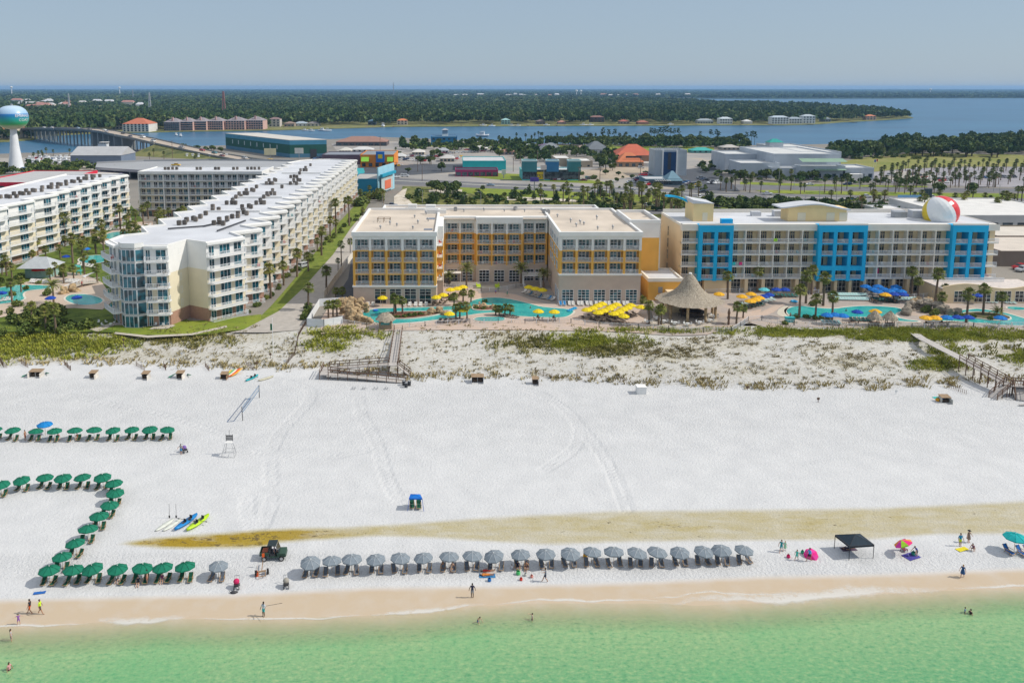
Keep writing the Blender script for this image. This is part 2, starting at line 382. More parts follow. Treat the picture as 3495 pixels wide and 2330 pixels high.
c=mix_(mr_(nz(4.2,4,rough=.75),.50,.66,0,.32),c,(.42,.42,.425))
avn=math_('MULTIPLY',av,mr_(nz(1.1,4),.35,.6),True)
c=mix_(math_('MULTIPLY',math_('MINIMUM',math_('MULTIPLY',av,3.),1),.55),c,(.43,.39,.31)); c=mix_(math_('MULTIPLY',avn,.75,True),c,(.27,.24,.08))
crumb=math_('MULTIPLY',math_('GREATER_THAN',nz(1.5,6,rough=.8),.57),math_('GREATER_THAN',av,.02))
c=mix_(math_('MULTIPLY',crumb,.8),c,(.19,.15,.08))
an=math_('MULTIPLY',aa,mr_(nz(.7,6,rough=.7,sc=(.35,1,1)),.32,.62,.75,1.25),True)
c=mix_(an,c,mix_(mr_(aa,.74,1.0),(.385,.315,.125),mix_(mr_(nz(.12,4),.4,.62),(.30,.195,.015),(.35,.25,.04))))
deb=math_('MULTIPLY',math_('GREATER_THAN',math_('ADD',nz(1.3,6,rough=.82,sc=(.5,1,1)),math_('MULTIPLY',math_('SUBTRACT',aa,.62),.22)),.645),math_('GREATER_THAN',aa,.3))
c=mix_(math_('MULTIPLY',deb,.8),c,(.10,.075,.04))
wn_=math_('MULTIPLY',aw,mr_(nz(.4,3),.3,.7,.85,1.1),True)
c=mix_(wn_,c,(.50,.40,.285))
L.new(c,B.inputs['Base Color'])
L.new(mr_(aw,.4,1,.95,.55),B.inputs['Roughness'])
foots=math_('MULTIPLY',mr_(nz(3.0,3,rough=.7),.35,.65),mr_(af,0,1,.10,1.))
rip=math_('MULTIPLY',nz(.9,3,sc=(.12,2.2,1)),.22)
grain=math_('MULTIPLY',nz(14,2),.25)
hh=math_('ADD',math_('ADD',foots,rip),grain)
vo=N.new('ShaderNodeTexVoronoi'); vo.inputs['Scale'].default_value=1.05; L.new(tc.outputs['Object'],vo.inputs['Vector'])
pit=math_('MULTIPLY',mr_(vo.outputs['Distance'],.0,.28,-1,0),math_('MULTIPLY',math_('GREATER_THAN',nz(.16,3),.52),.5))
hh=math_('ADD',hh,math_('MULTIPLY',pit,mr_(aw,0,.3,1,0)))
hh=math_('ADD',hh,math_('MULTIPLY',atr,-1.25))
bp=N.new('ShaderNodeBump'); bp.inputs['Distance'].default_value=.16; L.new(hh,bp.inputs['Height'])
L.new(mr_(aw,.1,.7,.6,.05),bp.inputs['Strength']); L.new(bp.outputs['Normal'],B.inputs['Normal'])
TR=[[q('c2',330,1300),q('c2',310,1100),q('c2',380,870),q('c2',560,690),q('c2',680,560),q('c2',690,480),q('c2',600,430),q('c2',480,400)],
 [q('c2',1110,540),q('c2',1120,680),q('c2',1230,860),q('c2',1290,1000),q('c2',1350,1250),q('d2',1450,0)],
 [q('c3',60,440),q('c3',330,480),q('c3',560,610),q('c3',700,740),q('c3',735,860),q('c3',690,1000),q('c3',420,1180)],
 [q('c3',720,780),q('c3',850,940),q('c3',960,1100),q('c3',1060,1300),q('d3',1140,100)],
 [q('c2',0,1000),q('c2',330,1060),q('c2',800,1080),q('c2',1150,1010)],
 [q('c1',600,520),q('c1',1000,610),q('c1',1500,700),q('c1',1900,850),q('c2',0,880)],[q('d2',120,0),q('d2',110,150),q('d2',180,260)],[q('d2',330,0),q('d2',300,150),q('d2',240,250)]]
track=np.zeros_like(px)
for T in TR:
 P=[G(*p)[:2] for p in T]
 for _ in range(3):
  P=[P[0]]+[pt for a,b in zip(P,P[1:]) for pt in ((a[0]*.75+b[0]*.25,a[1]*.75+b[1]*.25),(a[0]*.25+b[0]*.75,a[1]*.25+b[1]*.75))]+[P[-1]]
 for a,b in zip(P,P[1:]):
  bx=(GX>min(a[0],b[0])-3)&(GX<max(a[0],b[0])+3)&(GY>min(a[1],b[1])-3)&(GY<max(a[1],b[1])+3)
  if not bx.any(): continue
  ax,ay=GX[bx]-a[0],GY[bx]-a[1]; dx,dy=b[0]-a[0],b[1]-a[1]; l2=dx*dx+dy*dy+1e-9
  t=np.clip((ax*dx+ay*dy)/l2,0,1); d=np.hypot(ax-t*dx,ay-t*dy)
  r=np.clip(1-np.abs(d-.85)/.36,0,1); track[bx]=np.maximum(track[bx],r)
me=npmesh('beach',V,F,m,smooth=True)
for nm,A in (('wet',wet),('algae',alg),('veg',veg),('foot',foot),('track',track)):
 a=me.attributes.new(nm,'FLOAT','POINT'); a.data.foreach_set('value',A.astype(np.float32).ravel())
beach=bpy.data.objects.new('beach',me); COL.objects.link(beach); beach['kind']='structure'; beach['label']='white sand beach rising to grassy dunes'
gx2=np.arange(-190,191,1.0); gy2=np.arange(20,102,.8); SX,SY=np.meshgrid(gx2,gy2)
dep=np.clip(-np.array([[gz(float(a),float(b)) for a in gx2] for b in gy2]),-.3,2.6)
V=np.stack([SX,SY,np.full_like(SX,.0)],-1).reshape(-1,3); ny,nx=SX.shape
idx=np.arange(nx*ny).reshape(ny,nx); F=np.stack([idx[:-1,:-1],idx[:-1,1:],idx[1:,1:],idx[1:,:-1]],-1).reshape(-1,4)
keep=(dep.ravel()[F]>-.25).any(1); F=F[keep]
m,N,L,B=_mk('sea_water'); tc=N.new('ShaderNodeTexCoord')
ad=att('depth'); B.inputs['Roughness'].default_value=.12; B.inputs['Specular IOR Level'].default_value=.5; B.inputs['IOR'].default_value=1.33
c=mix_(mr_(ad,.0,1.5),(.30,.43,.205),(.09,.31,.135))
mot=nz(1.9,4,rough=.7,sc=(.75,1.3,1))
c=mix_(mr_(mot,.50,.66,0,.55),c,(.36,.47,.22))
c=mix_(mr_(mot,.46,.33,0,.6),c,(.045,.235,.10))
c=mix_(mr_(nz(.05,3),.5,.65,0,.35),c,(.11,.38,.15))
L.new(c,B.inputs['Base Color'])
wv=math_('ADD',nz(1.1,4,rough=.66,sc=(.8,1.3,1)),math_('MULTIPLY',nz(2.6,2),.3))
bp=N.new('ShaderNodeBump'); bp.inputs['Distance'].default_value=.28; bp.inputs['Strength'].default_value=.6; L.new(wv,bp.inputs['Height']); L.new(bp.outputs['Normal'],B.inputs['Normal'])
L.new(mr_(math_('ADD',ad,math_('MULTIPLY',nz(.35,4),.12)),.03,.5,.0,.97),B.inputs['Alpha'])
me=npmesh('sea',V,F,m,smooth=True); a=me.attributes.new('depth','FLOAT','POINT'); a.data.foreach_set('value',dep.astype(np.float32).ravel())
sea=bpy.data.objects.new('sea',me); COL.objects.link(sea); sea['kind']='structure'; sea['label']='shallow emerald green sea water'
deep=sheet('deep_sea',[(-400,-300),(400,-300),(400,20),(-400,20)],0,mat('deep_water',(.1,.36,.19),.12,.15,.4));
m,N,L,B=_mk('sea_foam'); tc=N.new('ShaderNodeTexCoord'); B.inputs['Base Color'].default_value=(.8,.8,.76,1); B.inputs['Roughness'].default_value=.8
e=att('edge'); L.new(math_('MULTIPLY',mr_(math_('ADD',nz(.9,6,rough=.75),math_('MULTIPLY',e,.42)),.60,.84),math_('MULTIPLY',e,.6),True),B.inputs['Alpha'])
def foam(pts,wid,nm='foam_line',amp=1.0):
 P=[G(x,y)[:2] for x,y in pts]
 xs=np.linspace(P[0][0],P[-1][0],int((P[-1][0]-P[0][0])/.8)+2); vv=[];ee=[];ff=[]
 for i,X in enumerate(xs):
  Y=interp(float(X),P)+noise.noise((X*.16,2,0))*.55*amp+noise.noise((X*.5,7,0))*.22; t=i/(len(xs)-1); tp=math.sin(math.pi*min(1,max(0,t)))**.5
  wd=wid*(.6+.6*abs(noise.noise((X*.12,5,1))))*(.25+.75*tp)
  for k,ev in ((-.5,.05),(-.12,1.),(.2,.8),(.7,.0)):
   Z=max(.015,gz(X,Y+k*wd)+.015) if k>0 else .02
   vv.append((X,Y+k*wd,Z)); ee.append(ev*tp)
 for i in range(len(xs)-1):
  for k in range(3): ff.append((i*4+k,i*4+4+k,i*4+5+k,i*4+1+k))
 me=npmesh(nm,np.array(vv),np.array(ff),m,smooth=True); a=me.attributes.new('edge','FLOAT','POINT'); a.data.foreach_set('value',np.array(ee,dtype=np.float32))
 o=bpy.data.objects.new(nm,me); COL.objects.link(o); o['kind']='stuff'; o['label']='white foam of a small wave on the wet sand'
foam([(200,1424),(300,1427),(388,1418),(440,1418)],2.4)
foam([(-120,1442),(0,1438),(120,1436),(215,1432)],.9)
foam([(420,1420),(538,1422),(600,1421),(700,1419),(860,1413)],.7)
foam([(830,1414),(900,1409),(976,1404),(1040,1396),(1075,1388),(1130,1386)],1.5)
foam([(1110,1390),(1200,1381),(1300,1377),(1460,1377),(1540,1378)],.8)
foam([(1500,1385),(1560,1384),(1620,1378),(1700,1370),(1760,1376),(1830,1374),(1900,1366),(2000,1358),(2080,1354),(2210,1349)],3.0,amp=1.2)
foam([(1450,1372),(1560,1370),(1640,1362),(1720,1364),(1850,1362)],1.3)
foam([(2180,1352),(2290,1347),(2380,1344),(2480,1340)],1.0)
def groundmat(name,c1,c2,scale=.08,rough=.9,c3=None,s3=1.2,t3=.6):
 if name in MATS: return MATS[name]
 global N,L,tc
 m,N,L,B=_mk(name); tc=N.new('ShaderNodeTexCoord'); B.inputs['Roughness'].default_value=rough; B.inputs['Specular IOR Level'].default_value=.15
 c=mix_(mr_(nz(scale,6,rough=.7),.36,.64),c1,c2)
 if c3: c=mix_(math_('MULTIPLY',mr_(nz(s3,5,rough=.75),t3-.06,t3+.06),.85),c,c3)
 L.new(c,B.inputs['Base Color']); MATS[name]=m; return m
M_lot=groundmat('town_ground',(.20,.185,.16),(.27,.245,.21),.02)
M_asph=groundmat('asphalt',(.14,.14,.148),(.19,.185,.185),.05)
M_dark=groundmat('dark_asphalt',(.07,.075,.085),(.10,.105,.115),.1)
M_conc=groundmat('concrete_path',(.42,.38,.31),(.52,.47,.40),.2)
M_grass=groundmat('mown_grass',(.14,.20,.025),(.25,.28,.04),.06,c3=(.09,.115,.025),s3=.5,t3=.6)
M_scrub=groundmat('scrub_ground',(.13,.14,.035),(.24,.225,.07),.1,c3=(.055,.075,.02),s3=.35,t3=.54)
M_sandp=groundmat('bare_sand',(.50,.43,.34),(.62,.56,.47),.15,c3=(.2,.19,.08),s3=.5,t3=.62)
M_far=groundmat('far_land',(.035,.06,.03),(.05,.075,.035),.004)
M_bank=groundmat('bank_grass',(.16,.17,.05),(.23,.21,.09),.03,c3=(.06,.08,.03),s3=.05,t3=.58)
LZ=3.0
shore_in=[(-500,362),(-60,356),(60,351),(120,352),(230,348),(300,345),(360,338),(400,334),(440,336),(520,334),(600,322),(700,318),(760,320),(800,318),(880,315),(960,318),(1060,322),(1150,328),(1300,331),(1450,331),(1600,332),(1750,334),(1900,331),(2010,331),(2120,324),(2250,322),(2400,322),(2900,320)]
def near_shore():
 return pxpoly(shore_in,LZ)
pts=near_shore(); l0=[(-330,181),(430,181)]
land=sheet('ground',l0+pts[::-1],LZ,M_lot,thick=1.4); land['label']='flat town ground between beach and lagoon'
m,N,L,B=_mk('lagoon_water'); tc=N.new('ShaderNodeTexCoord'); B.inputs['Roughness'].default_value=.3; B.inputs['Specular IOR Level'].default_value=.3
c=mix_(mr_(nz(.012,5,rough=.7,sc=(.25,1,1)),.4,.6),(.014,.085,.165),(.03,.135,.235)); L.new(c,B.inputs['Base Color'])
wv=math_('ADD',nz(.06,4,sc=(.4,1,1)),math_('MULTIPLY',nz(.5,3,sc=(.5,1,1)),.4))
bp=N.new('ShaderNodeBump'); bp.inputs['Distance'].default_value=.9; bp.inputs['Strength'].default_value=.5; L.new(wv,bp.inputs['Height']); L.new(bp.outputs['Normal'],B.inputs['Normal'])
WZ=1.7
lag=sheet('lagoon',[(-6000,420),(6000,420),(9000,11000),(-9000,11000)],WZ,m); lag['label']='blue lagoon and bay water'
def farpoly(name,near,far,zt,mt,th=1.5):
 P=pxpoly(near,zt)+far; return sheet(name,P,zt,mt,thick=th)
pen_near=[(-900,336),(-100,330),(0,326),(75,321),(110,312),(180,308),(270,305),(340,304),(420,302),(520,301),(620,299),(700,297),(800,294),(900,291),(1100,290),(1300,289),(1500,288.5),(1700,287.5),(1800,287.5),(1880,285),(1930,281),(2000,277.5),(2060,274),(2098,270.5)]
pen_back=[(2085,266),(2050,262),(1990,256),(1900,250),(1800,245),(1700,241),(1600,236),(1500,232.5),(1400,229.5),(1300,226.5),(1150,224),(900,223)]
PEN=pxpoly(pen_near,2.4)+pxpoly(pen_back,2.4)+[(-9000,5200)]
pen=sheet('peninsula',PEN,2.4,M_bank,thick=1.5); pen['label']='wooded peninsula across the lagoon'
FAR=pxpoly([(900,223.2),(1150,224.2),(1250,226.3),(1600,226.8),(1800,227),(2000,226.6),(2200,226),(2600,225.5),(3400,225)],2.2)
mainland=sheet('mainland',[(-9000,5200)]+FAR+[(24000,6500),(24000,23000),(-24000,23000),(-24000,5200)],2.2,M_far,thick=1.5); mainland['label']='far wooded mainland along the horizon'
def lay(name,pts,k,mt,lab=None):
 o=sheet(name,pxpoly(pts,LZ),LZ+.02*k,mt);
 if lab: o['label']=lab
 return o
lay('town_block_ground',[(760,330),(900,325),(1140,332),(1400,338),(1640,345),(1640,432),(1400,436),(1144,424),(820,402)],1,groundmat('pale_lot',(.27,.255,.24),(.36,.335,.30),.03,c3=(.42,.34,.25),s3=.03,t3=.62))
lay('grass_verge',[(940,326),(1140,331),(1300,334),(1640,338),(1640,352),(1400,347),(1140,342),(940,335)],2,M_grass)
lay('highway',[(818,398),(905,409),(1000,414),(1144,421),(1400,430),(1600,438),(1800,446),(2000,451),(2352,457),(2700,462),(2700,478),(2352,470),(2000,465),(1800,460),(1600,453),(1400,444),(1144,434),(1000,428),(905,424),(818,418)],3,M_asph,'grey divided highway')
lay('road_marking_edge',[(905,414.6),(1144,426.6),(1400,436.3),(1600,444.8),(1800,452.4),(2000,457.3),(2352,463),(2352,463.7),(2000,457.9),(1800,453),(1600,445.5),(1400,437),(1144,427.2),(905,415.2)],4,mat('road_paint',(.7,.68,.55),.7,.1))
lay('frontage_road',[(1640,424),(1760,424),(1900,427),(2050,431),(2250,433),(2700,437),(2700,447),(2250,442),(2050,440),(1900,437),(1760,435),(1640,440)],4,M_asph)
lay('median_grass',[(1735,438),(1800,437),(1950,440.5),(2200,444),(2700,449),(2700,461),(2352,456),(2000,449),(1820,445.5),(1760,443)],5,M_grass)
lay('mown_strip',[(1040,430),(1200,436.5),(1400,445),(1560,452),(1640,455.5),(1700,459),(1640,466),(1500,463),(1300,458),(1140,450),(1030,440)],5,M_grass)
lay('scrub_lot',[(925,428),(1040,431),(1140,450),(1300,458),(1500,463),(1640,466),(1650,480),(1520,500),(880,500),(900,470),(920,445)],4,M_scrub)
lay('sand_patch',[(985,436),(1030,433),(1062,436),(1060,444),(1010,446),(985,442)],6,M_sandp)
lay('sand_track',[(905,452),(925,436),(935,433),(930,450),(945,466),(960,480),(900,480),(905,468)],6,M_sandp)
lay('sand_clearing',[(1165,452),(1250,455),(1320,459),(1330,464),(1230,462),(1165,460)],6,M_sandp)
lay('garden_scrub',[(1640,466),(1720,459),(1820,462),(2000,467),(2352,472),(2700,480),(2700,520),(1600,520),(1520,500)],4,groundmat('garden_ground',(.11,.15,.03),(.19,.21,.05),.12,c3=(.05,.08,.02),s3=.3,t3=.52))
lay('hotel_drive',[(1600,470),(1650,460),(1720,446),(1790,446),(1700,462),(1660,476),(1600,486),(1480,494),(1440,488),(1540,480)],6,M_asph)
lay('motel_parking',[(1490,425),(1450,430),(1440,420),(1480,400),(1500,385),(1560,390),(1640,385),(1680,420),(1700,440),(1600,437)],5,M_dark)
lay('dirt_lot',[(1330,392),(1410,384),(1500,386),(1475,402),(1420,412),(1330,410)],5,groundmat('dirt',(.36,.29,.21),(.44,.36,.27),.05,c3=(.2,.19,.18),s3=.03,t3=.6))
lay('store_parking',[(815,386),(905,380),(1075,376),(1120,388),(1040,396),(950,402),(880,404),(820,402)],5,M_dark)
lay('car_park',[(1960,402),(2080,388),(2200,384),(2700,384),(2700,430),(2300,430),(2130,425),(2010,420)],4,groundmat('car_park_paving',(.27,.26,.275),(.34,.32,.33),.05))
lay('field_grass',[(1880,380),(2000,360),(2110,352),(2700,362),(2700,384),(2200,383),(2080,388),(1970,398)],4,groundmat('dry_grass',(.17,.19,.04),(.27,.25,.085),.04,c3=(.32,.26,.15),s3=.06,t3=.62))
lay('verge_path',[(2060,392),(2130,398),(2190,420),(2110,424),(2030,410)],5,groundmat('pale_paving',(.36,.33,.29),(.42,.39,.35),.1))
lay('conference_lawn',[(1660,376),(1700,372),(1760,378),(1760,390),(1690,394),(1655,388)],5,M_grass)
lay('conference_verge',[(1700,418),(1900,424),(2130,428),(2130,431),(1900,429),(1700,424)],6,M_grass)
lay('strip_verge',[(1040,402),(1100,396),(1230,402),(1330,411),(1410,421),(1410,424),(1230,416),(1144,413)],5,M_grass)
lay('left_yard',[(-300,400),(0,395),(140,392),(300,393),(300,380),(100,372),(-300,372)],2,groundmat('yard',(.36,.32,.26),(.44,.39,.32),.04))
lay('marina_lot',[(-300,382),(0,380),(155,378),(155,362),(-300,366)],3,groundmat('marina_ground',(.30,.28,.25),(.38,.35,.31),.1))
lay('lawn_strip',[(440,770),(500,766),(590,735),(625,700),(660,660),(700,612),(735,565),(770,520),(815,472),(812,466),(822,458),(850,462),(835,490),(805,525),(765,585),(720,635),(690,668),(640,715),(560,757),(470,768)],2,groundmat('lane_grass',(.12,.17,.025),(.21,.24,.045),.3,c3=(.08,.11,.02),s3=.8,t3=.58))
lay('beach_lane',[(528,764),(560,757),(640,715),(690,668),(720,635),(765,585),(805,525),(838,486),(870,488),(858,520),(815,560),(800,610),(770,650),(745,690),(720,720),(705,752),(690,758),(610,764)],3,groundmat('lane_gravel',(.36,.33,.29),(.44,.40,.355),.6))
lay('service_court',[(838,486),(870,488),(830,600),(812,700),(750,735),(760,700),(800,640),(812,560)],4,M_dark)
lay('condo_garden',[(-300,790),(0,762),(230,762),(400,772),(480,768),(480,740),(430,735),(340,520),(300,470),(-300,470)],1,groundmat('condo_lawn',(.085,.13,.02),(.15,.19,.03),.15,c3=(.045,.07,.015),s3=.4,t3=.55))
lay('front_lawn',[(225,752),(300,768),(420,772),(560,757),(600,735),(600,722),(480,735),(400,740)],3,M_grass)
lay('garden_walk',[(205,757),(260,741),(300,741),(310,746),(265,747),(225,762)],4,M_conc)
lay('front_walk',[(265,763),(340,771),(440,766),(520,748),(522,752),(442,770),(340,776),(262,767)],4,M_conc)
def clump_geo(n,seed,flat=.75,leaf=.42):
 r=np.random.RandomState(seed); V=[];F=[]
 for i in range(n):
  d=r.normal(size=3); d[2]=abs(d[2])*.9-.15; d/=np.linalg.norm(d)+1e-9; p=d*(.55+.45*r.rand())*np.array([1,1,flat])
  a=r.normal(size=3)+d*.9; a/=np.linalg.norm(a); u=np.cross(a,[.3,.2,1]); u/=np.linalg.norm(u); v=np.cross(a,u); s=leaf*(.6+.7*r.rand())
  o=len(V); V+=[p-u*s-v*s*.7,p+u*s-v*s*.6,p+u*s*.7+v*s,p-u*s*.6+v*s*.8]; F.append([o,o+1,o+2,o+3])
 return np.array(V),np.array(F)
CL=[clump_geo(34,11),clump_geo(34,12,.85),clump_geo(34,13,.65)]
CLs=[clump_geo(13,21,leaf=.6),clump_geo(13,22,.8,.6)]
def scatter(name,P,R,HT,mt,geo,label,seed=1,kind='stuff',squash=None):
 r=np.random.RandomState(seed); VV=[];FF=[];o=0
 gi=r.randint(0,len(geo),len(P))
 for g in range(len(geo)):
  k=np.where(gi==g)[0]
  if not len(k): continue
  V,F=geo[g]; a=r.rand(len(k))*6.283; ca,sa=np.cos(a)[:,None],np.sin(a)[:,None]
  x=V[None,:,0]*ca-V[None,:,1]*sa; y=V[None,:,0]*sa+V[None,:,1]*ca
  rr=R[k][:,None]
  W=np.stack([x*rr+P[k,0:1],y*rr+P[k,1:2],V[None,:,2]*HT[k][:,None]*.5+P[k,2:3]+HT[k][:,None]*.55],-1)
  VV.append(W.reshape(-1,3)); FF.append((F[None]+ (np.arange(len(k))*len(V))[:,None,None]).reshape(-1,F.shape[1])+o); o+=len(k)*len(V)
 me=npmesh(name,np.concatenate(VV),np.concatenate(FF),mt); ob=bpy.data.objects.new(name,me); COL.objects.link(ob); ob['kind']=kind; ob['label']=label; return ob
def wood_mat(name,c1,c2,c3,s1,s2):
 global N,L,tc
 m,N,L,B=_mk(name); tc=N.new('ShaderNodeTexCoord'); B.inputs['Roughness'].default_value=.8; B.inputs['Specular IOR Level'].default_value=.15
 c=mix_(mr_(nz(s1,3),.38,.62),c1,c2); c=mix_(mr_(nz(s2,4,rough=.7),.48,.66,0,.9),c,c3); L.new(c,B.inputs['Base Color']); MATS[name]=m; return m
M_w1=wood_mat('wood_leaves',(.034,.07,.022),(.075,.125,.035),(.15,.175,.055),.09,.03)
M_w2=wood_mat('far_wood_leaves',(.03,.065,.028),(.06,.11,.045),(.10,.14,.06),.03,.008)
r=np.random.RandomState(5)
def fill(poly,n,seed):
 r=np.random.RandomState(seed); P=np.array(poly); lo,hi=P.min(0),P.max(0); X=r.uniform(lo[0],hi[0],n); Y=r.uniform(lo[1],hi[1],n); k=inpoly_np(X,Y,poly); return np.stack([X[k],Y[k]],-1)
def inview(A,mar=60):
 px,py=pix(A[:,0],A[:,1],8.0); return A[(px>-mar)&(px<2352+mar)]
edge=[(-300,327),(0,322),(75,314),(120,309),(200,304),(260,300),(330,300),(380,297),(500,297),(610,294),(650,291),(740,288),(800,286),(900,286),(1000,285),(1100,284),(1300,284),(1500,284),(1620,283.5),(1740,283),(1800,281),(1880,279),(1935,277.5),(2000,274.5),(2060,272),(2092,270)]
back=[(2080,267),(2050,263),(1990,257),(1900,251),(1800,246),(1700,242),(1600,237),(1500,233.3),(1400,230),(1300,227),(1150,224.5),(900,223.5)]
edge=[(a,b+1.6) for a,b in edge]; WOOD=pxpoly(edge,2.4)+pxpoly(back,2.4)+[(-4000,5000)]
A=inview(fill(WOOD,330000,8)); d=A[:,1]; keep=r.rand(len(A))<np.clip((1250/d)**2.2,.02,1)*.52; A=A[keep]; d=A[:,1]
px_,py_=pix(A[:,0],A[:,1],2.4)
gap=np.zeros(len(A),bool)
for (a,b,c,e) in [(40,250,250,262),(150,235,330,262)]: gap|=((px_>a)&(px_<c)&(py_>b)&(py_<e)&(r.rand(len(A))<.55))
for a,b,c in ((255,346,304),(375,610,302),(614,736,292),(908,940,288),(842,866,288),(1150,1174,287),(1230,1254,287),(1280,1302,286),(1352,1392,282),(1422,1448,286),(1463,1492,287),(1600,1640,285),(1650,1684,286),(1706,1730,286),(1770,1876,286),(1888,1910,281),(1988,2014,277)): gap|=(px_>a)&(px_<b)&(py_>c-5)
A=A[~gap]; d=A[:,1]
tip=np.clip((np.interp(A[:,0],[0,900],[1,1])),0,1)
Rr=(4.2+2.6*r.rand(len(A)))*np.clip(d/1500,1,3.2); Hh=(11+7*r.rand(len(A)))*(1+.15*np.sin(A[:,0]*.01)*np.cos(d*.006))
nearm=d<2100
scatter('woods',np.c_[A[nearm],np.full(nearm.sum(),2.4)],Rr[nearm],Hh[nearm],M_w1,CL,'dense dark oak and pine woods covering the peninsula',3)
scatter('woods',np.c_[A[~nearm],np.full((~nearm).sum(),2.4)],Rr[~nearm],Hh[~nearm],M_w1,CLs,'farther part of the peninsula woods',4)
FP_=[(p[0],p[1]+20) for p in FAR]
B_=[]
for (n,y0,y1,rad,seed) in ((7000,4300,7000,17,1),(7000,7000,11500,28,2),(6000,11500,22500,60,3)):
 rr=np.random.RandomState(seed); Y=rr.uniform(y0,y1,n); X=rr.uniform(-.62,.76,n)*Y
 B_.append(np.c_[X,Y,np.full(n,float(rad))])
B_=np.concatenate(B_)
okm=B_[:,1]>np.interp(B_[:,0],[p[0] for p in FP_],[p[1] for p in FP_])
xs=np.arange(FP_[1][0]-300,FP_[-1][0],12.); row=np.c_[xs,np.interp(xs,[p[0] for p in FP_],[p[1] for p in FP_])+r.rand(len(xs))*60,np.full(len(xs),15.)]
B_=np.concatenate([B_[okm],row])
scatter('far_woods',np.c_[B_[:,:2],np.full(len(B_),2.2)],B_[:,2],13+6*r.rand(len(B_)),M_w2,CLs,'low wooded skyline along the horizon',6)
hb=MB().box(-24500,24500,-400,23500,-4.2,88); hz=hb.build('haze',_mk('haze_air')[0]); hm=hz.data.materials[0]; hm.node_tree.nodes.remove(hm.node_tree.nodes['Principled BSDF'])
pv=hm.node_tree.nodes.new('ShaderNodeVolumePrincipled'); pv.inputs['Color'].default_value=(.36,.64,1.0,1); pv.inputs['Density'].default_value=.00007; pv.inputs['Anisotropy'].default_value=.1
hm.node_tree.links.new(pv.outputs[0],hm.node_tree.nodes['Material Output'].inputs['Volume']); hz['kind']='stuff'; hz['label']='thin blue haze'; pass
M_white=mat('white_stucco',(.77,.755,.72),.8,.05,.3); M_wht2=mat('white_trim',(.78,.77,.74),.6,.04,.5)
M_yel=mat('yellow_stucco',(.72,.40,.085),.8,.06,.4); M_taupe=mat('taupe_stucco',(.54,.44,.36),.85,.06,.5)
M_rooft=mat('tan_roof_membrane',(.56,.48,.39),.85,.16,.12); M_roofw=mat('white_roof_membrane',(.56,.57,.59),.8,.12,.1)
M_beige=mat('beige_stucco',(.74,.585,.37),.85,.06,.3); M_cyan=mat('sky_blue_stucco',(.014,.40,.70),.7,.05,.3); M_pale=mat('pale_stucco',(.74,.70,.62),.8,.05,.3)
M_cream=mat('cream_stucco',(.72,.64,.47),.8,.05,.3); M_tan=mat('tan_stucco',(.58,.48,.32),.85,.06,.3); M_pink=mat('pink_brick',(.40,.235,.17),.85,.1,1.5)
M_gl=mat_glass('hotel_glass',(.014,.038,.048),(.05,.15,.18)); M_gl2=mat_glass('condo_glass',(.01,.04,.055),(.025,.15,.20)); M_gl3=mat_glass('dark_glass',(.01,.014,.02),(.05,.06,.065))
M_rail=mat('white_railing',(.76,.77,.78),.5,.03); M_steel=mat('grey_metal',(.34,.35,.36),.45,.1,metal=.4); M_dkm=mat('dark_metal',(.05,.05,.055),.5,.1)
def inset(P,t):
 n=len(P); a=sum(P[i][0]*P[(i+1)%n][1]-P[(i+1)%n][0]*P[i][1] for i in range(n)); sg=1 if a>0 else -1; out=[]
 for i in range(n):
  p0,p1,p2=Vector(P[i-1]),Vector(P[i]),Vector(P[(i+1)%n]); d1=(p1-p0).normalized(); d2=(p2-p1).normalized()
  n1=Vector((-d1.y,d1.x))*sg; n2=Vector((-d2.y,d2.x))*sg; b=(n1+n2); l=b.length
  b=n1 if l<1e-4 else b/l; k=max(.35,b.dot(n1)); out.append(tuple(p1+b*(t/k)))
 return out
def ring(mb,P,t,z0,z1,mi=0,proud=0.):
 O=inset(P,-proud) if proud else P; I=inset(P,t); n=len(P)
 for i in range(n):
  j=(i+1)%n; a,b,c,d=O[i],O[j],I[j],I[i]
  mb.add([(*a,z0),(*b,z0),(*b,z1),(*a,z1)],[(0,1,2,3)],mi); mb.add([(*a,z1),(*b,z1),(*c,z1),(*d,z1)],[(0,1,2,3)],mi)
  mb.add([(*c,z0),(*d,z0),(*d,z1),(*c,z1)],[(0,1,2,3)],mi); mb.add([(*a,z0),(*b,z0),(*c,z0),(*d,z0)],[(3,2,1,0)],mi)
 return mb
def bands(mb,poly,bs):
 n=len(poly)
 for z0,z1,mi in bs:
  for i in range(n):
   a,b=poly[i],poly[(i+1)%n]; mb.add([(*a,z0),(*b,z0),(*b,z1),(*a,z1)],[(0,1,2,3)],mi)
 return mb
def rect(x0,x1,y0,y1): return [(x0,y0),(x1,y0),(x1,y1),(x0,y1)]
_W={}
def wmesh(w,h,cols,rows,fm,pm,bar=.09):
 """window frame (facing -Y, lower corner at the origin) and its pane"""
 k=(round(w,2),round(h,2),tuple(cols),tuple(rows),fm.name,pm.name,bar)
 if k not in _W:
  f=MB()
  for c in [0]+list(cols)+[1]:
   x=min(max(c*w,bar/2),w-bar/2); f.box(x-bar/2,x+bar/2,-.05,.03,0,h)
  for r in [0]+list(rows)+[1]:
   z=min(max(r*h,bar/2),h-bar/2); f.box(bar,w-bar,-.047,.027,z-bar/2+.001,z+bar/2-.001)
  p=MB().quad((.02,.02,.02),(w-.02,.02,.02),(w-.02,.02,h-.02),(.02,.02,h-.02))
  _W[k]=(f.mesh('window',fm),p.mesh('pane',pm))
 return _W[k]
